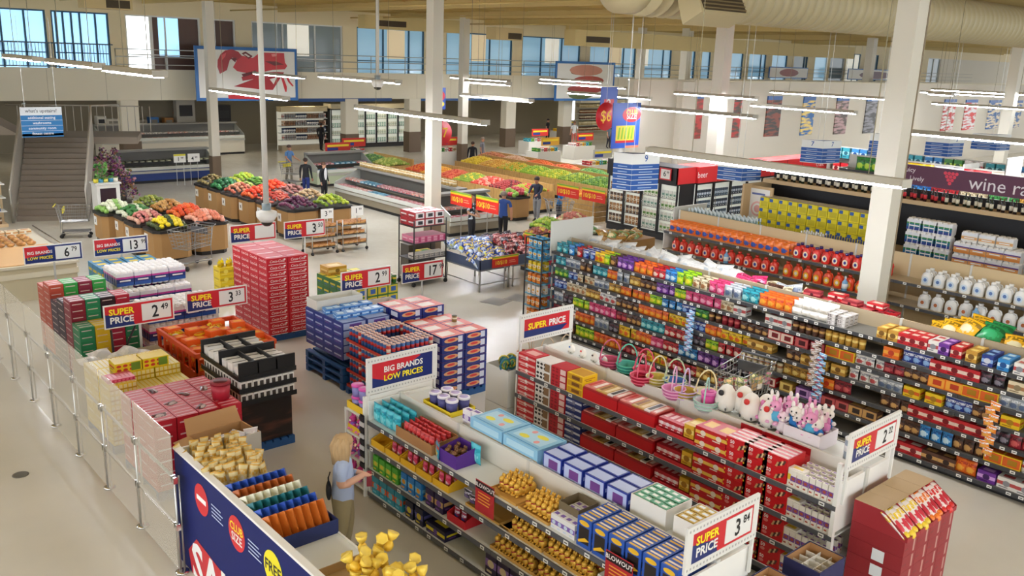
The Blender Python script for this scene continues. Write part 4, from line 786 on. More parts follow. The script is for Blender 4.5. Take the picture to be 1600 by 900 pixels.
# back-side goods seen over the spine
run(carton(.28, .22, .3, '#3aa86a', '#58c888', '#e8e8d8'), 'green_pack', 'green pack lying behind the detergent spine', 'pack', 18.2, 10.8, 11.9, 1.932, .3)
run(bottle(.05, .45, '#23306e', '#e4e6ea', '#23306e'), 'cleaner_bottle', 'navy capped cleaner bottle behind the detergent spine', 'bottle', 18.25, 8.6, 10.2, 1.96, .12, rows=3, dd=.12)
run(bottle(.05, .45, '#e0e4e4', '#8ab0b8', '#e8e8e8'), 'cleaner_bottle', 'white cleaner bottle behind the detergent spine', 'bottle', 18.25, 10.2, 10.8, 1.96, .12, rows=3, dd=.12)
run(bottle(.05, .5, '#9ab8b8', '#d8e0e0', '#d8e4e8'), 'water_bottle', 'clear water bottle behind the orange detergent pouches', 'bottle', 18.2, 12.0, 14.0, 1.96, .12, rows=4, dd=.12)
run(bag(.3, .2, .12, '#58c83a', '#8ae060', '#2a8a2a'), 'sponge_pack', 'bright green sponge pack on the back of the detergent gondola', 'pack', 18.25, 4.2, 8.2, 2.08, .32, rows=2, dd=.2, jit=.05)
run(carton(.3, .2, .2, '#c8b42a', '#4a8ac8', '#58a83a'), 'cloth_box', 'yellow and blue box on the back of the detergent gondola', 'box', 18.4, 2.4, 4.2, 2.1, .32, stack=1)
# ================================================================ wine rack wall
PANEL = C('#17171b', .6); OAK = C('#c8ac82', .6)
g = thing('wine_wall', 'black and oak wall unit with wine shelf and stacked household goods below', 'shelving', (21.0, 2.0, 0))
part('black_panel', MB().box(.35, 0, 0, .45, 11.6, 3.0, PANEL), g); part('back_board', MB().box(.30, 0, 1.9, .349, 4.1, 2.5, OAK), g); part('wine_shelf', MB().box(-.1, 0, 3.0, .5, 11.6, 3.1, OAK), g)
part('lower_shelf', MB().box(-.9, 0, 1.85, .349, 11.6, 1.9, OAK), g); part('base', MB().box(-.9, 0, 0, .349, 11.6, 1.85, C('#3a362f', .7)), g)
part('upper_back', MB().box(.42, 0, 3.1, .5, 11.6, 3.3, PANEL), g); part('side_board', MB().box(-.92, 11.6, 0, .5, 11.66, 3.0, OAK), g)
bot = [('#1c2a20', '#e4dcc4', '#20242a'), ('#241a1e', '#e8e2d0', '#5a1a24'), ('#20281c', '#d8d0b8', '#1a1a1a'), ('#30181c', '#c8303a', '#2a2a2a')]
for k in range(88):
    c = bot[(k//9) % 4]; nm = ('green glass wine bottle with cream label', 'dark wine bottle with white label and maroon cap', 'olive wine bottle with beige label', 'dark wine bottle with red label')[(k//9) % 4]
    one('wine_bottle', bottle(.04, .31, *c), nm+' on the oak shelf', 'bottle', (20.95+.1*(k % 2), 13.2-k*.124, 3.1), RX, 'wine bottles on the oak shelf')
t = thing('wine_sign', 'long plum sign reading wine rack above the bottles', 'sign', (20.9, 10.2, 3.46), RX); L = 6.6
part('board', MB().box(0, 0, 0, L, .06, .46, C('#5a2444')), t); d = MB()
d.text('Juicy', .55, .34, .15, C('#e8dce4'), -.004, None, .004); d.text('Rich   Lively', .55, .15, .15, C('#e8dce4'), -.004, None, .004)
for r in range(4):
    for k in range(4-r): d.disc(1.38+(k+r*.5)*.085, .36-r*.075, .04, .04, C('#e8405a'), -.004)
d.text('wine rack', 2.75, .2, .42, C('#ece4ea'), -.004, None, .0); part('lettering', d, t)
for k in range(10):                                         # yellow cartons, three tiers
    for q in range(3):
        one('towel_carton', MB().box(-.13, 0, 0, .13, .5, .27, C('#e4d41e', .5)).rect(-.12, .17, -.02, .25, C('#2a5aa8')).rect(-.09, .03, .11, .17, C('#c8b818')).box(-.13, 0, .27, .13, .5, .275, C('#eee9d8'), None, 'Z'), 'bright yellow household carton with blue corner, stacked before the black panel', 'carton', (20.15, 12.9-k*.28, 1.902+q*.277), RX, 'yellow cartons before the black panel') if (k, q) == (0, 0) else None
src = bpy.data.objects['towel_carton']
for k in range(11):
    for q in range(3):
        if k or q: lb_ = 'bright yellow carton with blue corner before the black panel, %s tier' % ('bottom', 'middle', 'top')[q]; dup(src, (20.15, 13.0-k*.28, 1.902+q*.278), None, lb_, lb_)
src.location.y = 13.0; src['label'] = src['group'] = 'bright yellow carton with blue corner before the black panel, bottom tier'
run(paper_pack(.36, .24, .3, '#1f3a8a', '#1a6a8a', '#3a8a4a'), 'towel_pack', 'navy and green paper towel pack beside the thick column', 'pack', 20.2, 8.2, 9.2, 1.902, .38, stack=3, hh=.3)
run(paper_pack(.34, .24, .27, '#d8883a', '#e0a060', '#5a3a8a'), 'towel_pack', 'orange paper towel pack with white top, stacked before the black panel', 'pack', 20.2, 6.7, 8.1, 1.902, .36, rows=2, dd=.26, stack=2, hh=.27)
run(paper_pack(.34, .24, .24, '#e8e4dc', '#e0a868', '#e8e4dc'), 'towel_pack', 'loose white paper towel pack on top of the orange packs', 'pack', 20.25, 6.9, 8.0, 2.444, .37)
run(carton(.3, .25, .3, '#4a9ad0', '#e8dc3a', '#58b83a'), 'wipes_box', 'blue, yellow and green box on the oak shelf, right of the paper towels', 'box', 20.3, 5.6, 6.4, 1.902, .4)
run(carton(.3, .25, .3, '#6ab83a', '#e8d42a', '#3a8a2a'), 'wipes_box', 'lime green box stacked at the near end of the oak shelf', 'box', 20.3, 4.2, 5.4, 1.902, .32, stack=2, hh=.3)
# notice board beside the coolers
p_ = onX(1182, 335, 20.4); t = thing('notice_board', 'white notice with a pink ring in an oak frame beside the yellow cartons', 'notice', (20.4, p_.y, 1.9), RX); part('frame', MB().box(-.42, 0, 0, .42, .05, 1.05, OAK), t); d = MB().rect(-.34, .06, .34, .98, C('#ececea')); 
for k in range(3): d.poly([((.2-.05*k)*math.cos(a*PI/10)*1.0, -.003-.001*k, .45+(.2-.05*k)*math.sin(a*PI/10)) for a in range(20)], C(('#e8b8b8', '#ececea', '#e0a8a8')[k]))
d.rect(-.2, .82, .2, .87, C('#5a6aa8'), -.003); part('print', d, t)
# ---------------------------------------------------------------- beer coolers
def cooler(name, label, x, y, rz, n, dw, h, hd, hdc, words, goods, fr='#17171a', stock=99):
    t = thing(name, label, 'cooler', (x, y, 0), rz); W = n*dw
    part('cabinet', MB().box(0, .1, 0, W, .9, h, C(fr)).box(0, .09, .25, W, .1, h-.06, C('#dfe4da', .6, 0, .25)), t)
    hb = part('header', MB().box(-.02, -.06, h, W+.02, .9, h+hd, C(hdc)), t)
    for k, wd in enumerate(words):
        if wd: link('lettering', MB().text(wd, W*(k+.5)/len(words)-.35, h+hd*.5, hd*.55, C('#f2ece8'), -.064, None, 0).mesh('lettering'), hb)
    for k in range(n):
        d = part('door', MB().box(k*dw, 0, .2, k*dw+.05, .05, h, C(fr)).box(k*dw+dw-.05, 0, .2, k*dw+dw, .05, h, C(fr)).box(k*dw+.05, 0, .2, k*dw+dw-.05, .05, .28, C(fr)).box(k*dw+.05, 0, h-.07, k*dw+dw-.05, .05, h, C(fr)), t)
        link('door_handle', MB().tube([(k*dw+.09, -.03, .9), (k*dw+.09, -.03, 1.5)], .012, CHROME).mesh('door_handle'), d)
        for q in range(4):
            z = .34+q*(h-.5)/4; part('shelf', MB().box(k*dw+.05, .052, z-.02, k*dw+dw-.05, .1, z, C('#8a8c88')), t)
    Tm = T((x, y, 0), rz)
    for k in range(min(n, stock)):
        for q in range(4):
            z = .34+q*(h-.5)/4; c = goods[(k+q) % len(goods)]; m = max(2, int((dw-.14)/.14))
            for i in range(m):
                p = Tm @ Vector((k*dw+.07+(i+.5)*(dw-.14)/m, .052, z)); one('chilled_pack', carton(.11, .045, .27, *c[:3]), '%s behind a glass door of the %s' % (c[3], name.replace('_', ' ')), 'pack', p, rz, '%s behind cooler doors' % c[3])
    part('kick_plate', MB().box(0, .05, 0, W, .1, .2, C('#2c2c2e')), t)
    for k in range(1, len(words)): link('header_joint', MB().box(W*k/len(words)-.01, -.064, h, W*k/len(words)+.01, -.06, h+hd, C('#2a1012')).mesh('header_joint'), hb)
    return t
gd = [('#dfe4dc', '#a8c8b8', '#5a8a7a', 'pale dairy pack'), ('#e8e6da', '#8ab86a', '#4a7a3a', 'white and green pack')]
bd = [('#5a4434', '#d8c8b0', '#b08a5a', 'brown loaf pack'), ('#a87a4a', '#e8d8b8', '#7a5030', 'tan loaf pack')]
be = [('#4a5a68', '#c8d4dc', '#8aa0b0', 'silver can pack'), ('#2f3a48', '#a8b8c8', '#d8dce0', 'dark can pack')]
cooler('bread_cooler', 'black two-door cabinet of brown loaves under a black header', 24.0, 22.1, RX, 2, .8, 2.03, .55, '#1a1a1d', ['', ''], bd)
cooler('dairy_cooler', 'black two-door lit cabinet of pale packs under a black header', 24.0, 20.49, RX, 2, .8, 2.03, .55, '#1a1a1d', ['', ''], gd)
cooler('beer_cooler', 'long black glass-door beer cooler with a red header reading beer', 24.95, 18.82, 0, 13, 1.0, 2.03, .55, '#cf2a2e', ['beer', '', '', '', '', '', '', 'craft', 'beer', '', '', ''], be, '#17171a', 5)
part('end_header', MB().box(1.56, -.06, 2.03, 1.63, .9, 2.58, C('#cf2a2e')), bpy.data.objects['dairy_cooler'])
t = thing('cooler_price_card', 'red framed price card on the black cooler header', 'sign', onX(1040, 272, 23.88), RX); part('card', MB().box(-.25, -.01, -.2, .25, 0, .2, RED).rect(-.2, -.16, .2, .16, C('#e8e8e2'), -.011), t); part('lettering', MB().text('6', -.03, 0, .26, BLACK, -.014).text('99', .11, .06, .12, BLACK, -.014), t)
for px, py, X, hh, lb in ((1516, 275, 26, .7, 'blank pale sign panel on the snack shelves'), (1584, 268, 24, .7, 'blank pale sign panel near the picture edge on the snack shelves')):
    p_ = onX(px, py, X); w_ = 1.7 if hh > .7 and px < 1200 else 1.35 if px < 1000 else 1.0
    t = thing('blank_sign', lb, 'sign', (X, p_.y, p_.z-hh/2), 0); part('panel', MB().box(-w_*.5, 0, 0, w_*.5, .03, hh, C('#dedfd8')), t); part('stand', MB().box(-.03, .005, -(p_.z-hh/2), .03, .025, 0, SHELFW), t)
for (xa, ya), (xb, yb_), Yp, lb in (((860, 400), (928, 338), 14.06, 'blank pale header board on the far end of the candy gondola'), ((1050, 372), (1105, 317), 14.22, 'blank pale header board on the far end of the detergent gondola')):
    a = onY(xa, ya, Yp); b = onY(xb, yb_, Yp); t = thing('blank_sign', lb, 'sign', (a.x, Yp, a.z)); part('panel', MB().box(0, 0, 0, b.x-a.x, .03, b.z-a.z, C('#d6d8d0')), t)
    for u in (.1, b.x-a.x-.14): part('stand', MB().box(u, .03, -a.z, u+.04, .05, .2, SHELFW), t)
# snack shelves behind the wine wall
gondola('snack_gondola', 'tall snack shelving with colourful bags behind the wine rack sign', 25.4, 26.6, 4.0, 13.9, [.2, .8, 1.4, 2.0, 2.55, 3.1], 3.5, .5, None, tags=0, lip=C('#2a2a2c'), deck=C('#8a8478'))
SC_ = ['yellow', 'white', 'red', 'cream', 'teal', 'orange', 'yellow', 'blue', 'red', 'cream', 'green', 'gold']
for q, z in enumerate((2.0, 2.55, 3.1)):
    for k in range(12):
        c = SC_[(k+q*5) % 12]; run(bag(.3, .4, .13, *PAL[c]), 'chip_bag', '%s snack bag on the %s shelf behind the wine sign' % (c, ('lower', 'middle', 'upper')[q]), 'bag', 25.44, 13.4-k*.78-.7, 13.4-k*.78, z+.002, .26, jit=.03)
gondola('cereal_gondola', 'long shelving with colourful packs in the distance behind the snack shelves', 33, 34.2, 6, 18.6, [.2, .8, 1.4, 2.0, 2.6], 3.0, .5, None, tags=0, lip=C('#2a2a2c'), deck=C('#8a8478'))
for q, z in enumerate((1.4, 2.0, 2.6)):
    for k in range(17):
        c = SC_[(k*3+q*2) % 12]; run(carton(.28, .2, .4, *PAL[c], 'band'), 'cereal_box', '%s box on the %s shelf of the distant shelving' % (c, ('lower', 'middle', 'upper')[q]), 'box', 33.05, 18.4-k*.72-.68, 18.4-k*.72, z+.002, .36)
# ================================================================ price signs
DG = C('#1a1a1c', .5)
def price_sign(kind, x, y, z, w, h, rz, price, cents, label, stand=None, framed=False, card=True):
    t = thing('price_sign', label, 'sign', (x, y, z), rz)
    o = .085 if framed else .02
    fr = MB()
    for a in ((0, 0, w, o), (0, h-o, w, h), (0, o, o, h-o), (w-o, o, w, h-o)): fr.box(a[0], 0, a[1], a[2], .03, a[3], C('#dddcd6', .4))
    part('frame', fr, t)
    if framed:
        hp = MB()
        for k in range(int(w/.05)):
            for zz in (o*.5, h-o*.5): hp.rect(.02+k*.05, zz-.012, .042+k*.05, zz+.012, C('#a9a9a4'), -.001)
        part('perforation', hp, t)['kind'] = 'stuff'
    iw, ih = w-2*o, h-2*o; b = MB().box(o, .004, o, w-o, .026, h-o, NAVY if kind != 'super' else RED); X = lambda u: o+u*iw; Zz = lambda v: o+v*ih
    lt = MB(); e = .5 if card else 1.0
    if kind == 'super':
        if card: b.poly([(X(0), .003, Zz(0)), (X(.42), .003, Zz(0)), (X(.36), .003, Zz(.45)), (X(0), .003, Zz(.62))], NAVY); lt.text('SUPER', X(.235), Zz(.69), min(ih*.42, iw*.13), YEL, .0, None, .03); lt.text('PRICE', X(.235), Zz(.3), min(ih*.42, iw*.135), WHITE, .0, None, .03)
        else: b.poly([(X(0), .003, Zz(0)), (X(.82), .003, Zz(0)), (X(.96), .003, Zz(.3)), (X(0), .003, Zz(.38))], NAVY); lt.text('SUPER', X(.28), Zz(.55), iw*.142, YEL, 0, None, .03); lt.text('PRICE', X(.72), Zz(.55), iw*.145, WHITE, 0, None, .03)
    elif kind == 'big':
        if card: b.poly([(X(0), .003, Zz(.35)), (X(.45), .003, Zz(.55)), (X(.38), .003, Zz(1)), (X(0), .003, Zz(1))], RED); lt.text('BIG BRANDS', X(.26), Zz(.62), iw*.078, WHITE, 0, None, .02); lt.text('LOW PRICES', X(.26), Zz(.28), iw*.078, YEL, 0, None, .02)
        else: b.poly([(X(0), .003, Zz(.42)), (X(.22), .003, Zz(0.2)), (X(.8), .003, Zz(.95)), (X(.75), .003, Zz(1)), (X(0), .003, Zz(1))], RED); lt.text('BIG BRANDS', X(.51), Zz(.66), iw*.115, WHITE, 0, None, .025); lt.text('LOW PRICES', X(.51), Zz(.3), iw*.115, YEL, 0, None, .025)
    part('board', b, t); part('lettering', lt, t)
    if card:
        c = part('price_card', MB().box(X(.53), -.003, Zz(.1), X(.97), .003, Zz(.9), C('#e2e2de')), t); d = MB(); n = len(price)
        d.text(price, X(.73), Zz(.46), ih*.8, DG, -.006, None, .02, .8); d.text(cents, X(.73)+ih*(.22+.22*n), Zz(.64), ih*.4, DG, -.006, None, .015, .85); link('digits', d.mesh('digits'), c)
    if stand == 'pole': part('pole', MB().box(w/2-.02, .03, -z+.02, w/2+.02, .05, 0, C('#c9c9c4')), t)
    elif stand: part('post', MB().box(.02, .0, -stand, .05, .03, 0, C('#dcdcd6')), t); part('post', MB().box(w-.05, .0, -stand, w-.02, .03, 0, C('#dcdcd6')), t)
    return t
price_sign('big', 6.06, 9.78, 1.52, 1.18, .52, 0, '', '', 'framed sign reading big brands low prices on the chocolate gondola end', .3, True, False)
price_sign('super', 8.85, 9.8, 1.72, 1.16, .47, 0, '', '', 'framed super price sign without a price on the red candy gondola end', .5, True, False)
price_sign('super', 6.0, 4.28, 1.55, 1.12, .48, 0, '3', '84', 'framed super price sign reading 3.84 at the toy egg boxes', .38, True)
price_sign('super', 8.66, 4.2, 1.82, 1.14, .45, 0, '2', '22', 'framed super price sign reading 2.22 above the red carton stack', .4, True)
price_sign('super', 4.38, 15.5, 1.27, 1.2, .42, 0, '2', '49', 'super price sign reading 2.49 in front of the soda cartons', 'pole')
price_sign('super', 5.99, 15.98, 1.19, 1.2, .38, 0, '3', '33', 'super price sign reading 3.33 behind the orange bin', 'pole')
price_sign('big', 4.43, 21.1, 1.28, 1.2, .40, 0, '6', '79', 'big brands sign reading 6.79 at the end of the soda cartons', 'pole')
price_sign('big', 5.8, 20.85, 1.34, 1.2, .40, 0, '13', '99', 'big brands sign reading 13.99 above the toilet paper', 'pole')
price_sign('super', 8.77, 20.3, 1.42, 1.2, .44, 0, '', '', 'red super price sign behind the cola cartons', 'pole', False, True)
price_sign('super', 10.57, 21.05, 1.2, 1.2, .46, 0, '3', '50', 'super price sign reading 3.50 before the bread racks', 'pole')
price_sign('super', 8.94, 15.38, 1.28, 1.2, .42, 0, '2', '99', 'super price sign reading 2.99 beside the green juice crates', 'pole')
price_sign('super', 11.34, 16.74, .82, 1.2, .46, 0, '17', '99', 'super price sign reading 17.99 before the wheeled wire rack', 'pole')
def ten_sign(px, py, X, w, h, label, yface=False):
    p = onY(px, py, X) if yface else onX(px, py, X); t = thing('ten_sign', label, 'sign', (p.x, p.y, p.z-h), 0 if yface else RX)
    part('board', MB().box(0, 0, 0, w, .02, h, C('#d8281e')), t); part('stripe', MB().box(0, -.004, h*.76, w, 0, h*.88, C('#f0c020')).box(0, -.004, h*.88, w, 0, h, C('#7ab030')), t); part('lettering', MB().text('10/$10', w*.32, h*.4, h*.5, C('#f6d838'), -.005, None, .02).rect(w*.64, h*.3, w*.9, h*.36, C('#f0a080'), -.004).rect(w*.64, h*.46, w*.86, h*.52, C('#f0a080'), -.004), t)
    part('post', MB().box(w/2-.015, .02, -(p.z-h)+.01, w/2+.015, .035, 0, STEEL), t)
ten_sign(704, 297, 16.6, 1.05, .42, 'red ten for ten dollars sign left of another, over the meat case corner')
ten_sign(744, 304, 16.75, 1.05, .46, 'red ten for ten dollars sign in front of the man in blue')
ten_sign(871, 286, 21.3, 1.05, .42, 'red ten for ten dollars sign behind the shopper in the light blue top')
ten_sign(910, 292, 21.15, 1.05, .42, 'red ten for ten dollars sign next to the bread cabinet')
ten_sign(820, 362, 14.2, .9, .3, 'small red ten for ten dollars sign on the produce bin by the candy gondola end')
ten_sign(770, 402, 17.42, .9, .3, 'small red ten for ten dollars sign on the front of the chip table', True)
# ================================================================ glass fence
GLm, nt, bs = nodes('fence_glass'); bs.inputs['Base Color'].default_value = lin('#cfc8b8'); bs.inputs['Roughness'].default_value = .12; bs.inputs['Alpha'].default_value = .40
f_ = thing('glass_fence', 'long clear panel fence with steel posts along the entrance walkway', 'fence', (3.325, 9.51, 0))
for k in range(14):
    y = 1.33*k; q = part('post', MB().tube([(-.02, y, .02), (-.02, y, 1.25)], .015, STEEL, 8).tube([(.03, y, .02), (.03, y, 1.25)], .012, STEEL, 6), f_)
    link('foot', MB().lathe([(.08, 0), (.08, .02), (.05, .03)], CHROME, 14, T((0, y, 0))).mesh('foot'), q)
    for z in (.62, 1.22): link('clamp', MB().box(-.05, y-.05, z-.04, .0, y-.02, z+.04, CHROME).box(-.05, y+.02, z-.04, .0, y+.05, z+.04, CHROME).mesh('clamp'), q)
    if k < 13:
        part('lower_pane', MB().box(-.03, y+.05, .04, -.02, y+1.28, .60, GLm), f_); part('upper_pane', MB().box(-.03, y+.03, .62, -.02, y+1.30, 1.77, GLm), f_)
        part('rail', MB().tube([(.0, y, .61), (.0, y+1.33, .61)], .02, STEEL), f_); part('rail', MB().tube([(.0, y, 1.2), (.0, y+1.33, 1.2)], .02, STEEL), f_)
# ================================================================ SALE counter
t = thing('sale_counter', 'white topped sale counter with navy front panel beside the glass fence', 'counter', (3.42, 2.6, 0)); Lc = 7.2; CZ = 1.2
part('body', MB().box(.02, 0, 0, .76, Lc, CZ-.04, C('#c8c8c2')), t); part('top', MB().box(.02, 0, CZ-.04, .8, Lc, CZ, C('#dcdfd9', .35)), t)
part('front_board', MB().box(0, 0, 0, .02, Lc, 1.46, C('#0a1a5c', .55, 0, 0, .25)), t)
part('front_rim', MB().box(-.008, 0, 1.46, .07, Lc, 1.49, WHITE).box(.02, 0, CZ, .04, Lc, 1.46, WHITE), t)
part('end_board', MB().box(.02, Lc-.03, 0, .8, Lc, 1.46, WHITE), t)
for k in range(6): part('seam', MB().box(.04, k*1.2+.3, CZ, .8, k*1.2+.305, CZ+.001, C('#8a8c88')), t)
part('back_rim', MB().box(.78, 0, CZ, .8, Lc, CZ+.012, WHITE), t)
pr = MB(); Pm = T((-.002, Lc, 0), RX)     # print on the board: x runs towards the camera's right
def dot(px, py, r): 
    p = onX(px, py, 3.42); return Lc-(p.y-2.6), p.z
u, v = dot(315, 781, 0); u = Lc-u if False else u
pr.disc(u, v, .19, .19, C('#c81f2a'), -.001, 24, Pm); pr.rect(u-.13, v-.03, u+.13, v+.03, C('#f0eeea'), -.003, Pm)
for k in range(4): pr.rect(u+.28, v-.05+.045*k-.02, u+.58-.05*(k % 2), v-.035+.045*k-.02, C('#b8c4e0'), -.002, Pm)
u, v = dot(370, 834, 0); pr.disc(u, v, .2, .2, C('#c81f2a'), -.001, 24, Pm); pr.text('CLUB', u, v+.055, .13, YEL, -.003, Pm, .02); pr.text('SIZE', u, v-.065, .14, WHITE, -.003, Pm, .02)
for k in range(4): pr.rect(u+.28, v-.05+.045*k-.02, u+.58-.05*(k % 2), v-.035+.045*k-.02, C('#b8c4e0'), -.002, Pm)
u, v = dot(427, 890, 0); pr.disc(u, v, .2, .2, C('#e8dc1e'), -.001, 24, Pm); pr.text('FREE', u, v, .17, C('#15151a'), -.003, Pm, .02)
us, vs = dot(308, 870, 0); pr.poly([(us-.25, -.001, vs-.02), (us+.02, -.001, vs+.24), (us+1.9, -.001, vs+.02), (us+1.9, -.001, vs-.55), (us-.1, -.001, vs-.55)], C('#c0202a'), Pm)
pr.text('SALE', us+.62, vs-.12, .72, C('#e8e8e4'), -.003, Pm, .03); part('print', pr, t)
# foil sweets, chocolate bars and yellow foil eggs on the counter
z0 = CZ+.002; ye = 2.6+Lc-.05
for k in range(9):
    for j in range(8): 
        x = 3.53+j*.082; y = ye-.06-k*.12; one('gold_treat', bag(.1, .3, .06, '#d8c690', '#e8e2d6', '#d2a23c'), 'gold and white foil treat bag heaped on the sale counter', 'bag', (x+random.uniform(-.02, .02), y, z0+random.uniform(0, .06)), 0, 'gold treat bags', None, (random.uniform(-.3, .1), random.uniform(-.25, .25), random.uniform(-.5, .5)))
bc = [('#2a4ea8', 'blue'), ('#a85a24', 'copper'), ('#e2e2cc', 'cream'), ('#1f6a72', 'teal'), ('#2c52b0', 'royal blue'), ('#c06a24', 'orange')]
yb = ye-1.2
one('bar_carton', tray(.74, 1.18, .16, '#1c2a60', .01), 'navy carton holding rows of long chocolate bars on the sale counter', 'carton', (3.84, yb-1.18, z0), 0)
for i, (c, nm) in enumerate(bc):
    m_ = MB().prism([(-.045, 0), (.045, 0), (0, .078)], .30, C(c, .3)).prism([(-.046, -.001), (.046, -.001), (0, .079)], .05, C('#e8c070' if i % 2 else '#e8e8e8', .3)).mesh('chocolate_bar')
    for j in range(8):
        one('chocolate_bar', m_, '%s triangular chocolate bar in the navy carton on the sale counter' % nm, 'bar', (3.53+j*.088, yb-.2-i*.175, z0+.04), 0, '%s chocolate bars' % nm, None, (1.0, 0, 0))
bun = []
for k in range(34):
    p_ = Vector((3.92+random.uniform(-.24, .28), 6.15+random.uniform(-.55, .5), z0+.06+random.uniform(0, .2)))
    one('yellow_foil_egg', MB().ell((0, 0, .05), (.05, .05, .06), C('#e6bd3a', .4, .1), 8, 5).lathe([(.02, .1), (.05, .14), (.065, .19), (.05, .18)], C('#efcf52', .4, .1), 6) if k == 0 else bpy.data.objects['yellow_foil_egg'].data, 'yellow foil wrapped egg heaped at the near end of the sale counter', 'egg', p_, 0, 'yellow foil eggs', None, (random.uniform(-.7, .7), random.uniform(-.7, .7), 0))
one('egg_carton', tray(.64, 1.2, .1, '#b89a6a', .01), 'low brown carton under the yellow foil eggs on the sale counter', 'carton', (3.86, 5.55, z0), 0)
# ================================================================ promotional stacks by the fence
def pallet(x, y, w, d, label, n=1, c=PBLUE):
    for q in range(n):
        t = thing('pallet', label, 'pallet', (x, y, q*.145), 0, label)
        for k in range(3): part('bearer', MB().box(0, k*(d-.1)/2, 0, w, k*(d-.1)/2+.1, .1, c), t)
        for k in range(7): part('deck_board', MB().box(k*(w-.1)/6, 0, .1, k*(w-.1)/6+.1, d, .13, c), t)
@memo
def lined(w, d, h, c1, c2):
    b = MB().box(-w/2, 0, 0, w/2, d, h, C(c1, .45)); A = C(c2, .5); s = T((-w/2, d/2, 0), -PI/2); b.rect(-w*.38, h*.45, w*.3, h*.58, A); b.rect(-d*.38, h*.45, d*.3, h*.58, A, -.001, s)
    for k in range(3): b.box(-w*.42, d*(.12+.3*k), h, w*.42, d*(.2+.3*k), h+.001, A, None, 'Z')
    return b
ORD = ('second', 'third', 'fourth', 'fifth', 'sixth', 'seventh', 'eighth', 'ninth', 'tenth', 'eleventh')
def layer(q, n): return 'top layer' if q == n-1 else 'bottom layer' if q == 0 else ORD[q-1]+' layer up'
def stack(mesh, name, label, cat, x, y, z, nx, ny, nz, dx, dy, dz, rz=0, group=None, skip=None, jit=0, hollow=True):
    """cartons stacked from the near corner; only those that can be seen from the store side are built"""
    for i in range(nx):
        for j in range(ny):
            for q in range(nz):
                if skip and skip(i, j, q): continue
                if hollow and 0 < i < nx-1 and 0 < j < ny-1 and q < nz-1: continue
                one(name, mesh, label+(', '+layer(q, nz) if nz > 1 else ''), cat, (x+(i+.5)*dx+random.uniform(-jit, jit), y+j*dy+random.uniform(-jit, jit), z+q*dz), rz, label+(', '+layer(q, nz) if nz > 1 else ''))
# cola
pallet(8.02, 16.8, .98, 1.7, 'blue pallet under the red cola cartons')
stack(script_box(.47, .41, .138, '#c31426', '#f0e4e0', 'Coca-Cola', .078, True), 'cola_carton', 'red cola carton stacked on a pallet', 'carton', 8.02, 16.82, .132, 2, 4, 12, .48, .42, .14)
# red bar cartons behind the fence
pallet(3.72, 11.35, 1.25, 1.35, 'pallet under the red bar cartons behind the fence')
stack(lined(.3, .33, .17, '#c01f33', '#e6b9bd'), 'bar_carton', 'red striped carton stacked behind the fence, open on top', 'carton', 3.72, 11.37, .132, 4, 4, 6, .312, .335, .172)
for k, (i, j) in enumerate(((0, 0), (1, 1), (2, 0), (3, 2), (1, 3), (2, 2))): one('bar_pile', bag(.2, .12, .05, '#2a1a1e', '#d8c8c8', '#8a1a28'), 'dark bars lying in an open red striped carton', 'bar', (3.88+i*.312, 11.5+j*.335, 1.17), 0, 'dark bars on the red cartons', None, (-1.35, 0, .4*k))
# yellow noodle cartons
pallet(3.72, 13.2, 1.25, 1.3, 'pallet under the yellow cartons behind the fence')
stack(carton(.4, .42, .16, '#e6c81e', '#efe2a0', '#c8a01a', 'stripe'), 'noodle_carton', 'yellow striped carton stacked behind the fence', 'carton', 3.72, 13.22, .132, 3, 3, 6, .414, .425, .162, skip=lambda i, j, q: q == 5 and (i, j) in ((1, 0), (2, 0)))
for k in range(2): one('soup_carton', carton(.4, .3, .16, '#e8cc1a', '#c83a2a', '#6a8a2a', 'dots'), 'plain yellow carton with vegetables printed on the side', 'carton', (4.36+.42*(k % 2)-.2, 13.66, 1.106), 0, 'plain yellow cartons')
for k in range(7): one('pink_pack', carton(.055, .3, .05, '#d84a6a', '#e87a92', '#c02a4a'), 'slim pink pack on the yellow cartons', 'pack', (3.76+k*.058, 13.3, 1.106), 0, 'slim pink packs')
# white rolls behind yellow cartons
for k in range(5): one('white_bundle', bag(.4, .35, .2, '#e4e4e4', '#d0d4d8', '#f0f0f0'), 'white plastic bundle lying between yellow and soda cartons', 'bundle', (4.0+.26*k, 14.85+.1*(k % 2), .9+.06*(k % 2)), 0, 'white plastic bundles', None, (-1.2, 0, .3*k))
one('bundle_crate', MB().box(-.7, 0, 0, .7, .7, .88, C('#8a7a5a', .8)), 'brown box supporting the white plastic bundles', 'box', (4.5, 14.7, 0), 0)
# soda carton columns of several colours
pallet(4.15, 16.2, 1.05, 1.3, 'pallet under the soda cartons'); pallet(4.15, 17.6, 1.05, 1.3, 'pallet under the soda cartons')
sc_ = [['#2a8a5a', '#e0c024', '#a01f3a', '#1f7a50'], ['#8a1f34', '#1f8a5c', '#2a1a24', '#b0243a'], ['#2a1a30', '#c0303a', '#e8c022', '#8a1a30'], ['#3a2a40', '#8a1f3a', '#2a9a5a', '#a02038'], ['#c0503a', '#2fa84a', '#8a2040', '#2fa84a'], ['#c85a42', '#c8604a', '#39b054', '#7a2a4a']]
cn = {'#2a8a5a': 'green', '#e0c024': 'yellow', '#a01f3a': 'crimson', '#1f7a50': 'dark green', '#8a1f34': 'maroon', '#1f8a5c': 'jade', '#2a1a24': 'black', '#b0243a': 'crimson', '#2a1a30': 'black', '#c0303a': 'red', '#e8c022': 'yellow', '#8a1a30': 'maroon', '#3a2a40': 'plum', '#8a1f3a': 'maroon', '#2a9a5a': 'jade', '#a02038': 'crimson', '#c0503a': 'coral', '#2fa84a': 'bright green', '#8a2040': 'maroon', '#c85a42': 'coral', '#c8604a': 'coral', '#39b054': 'bright green', '#7a2a4a': 'plum'}
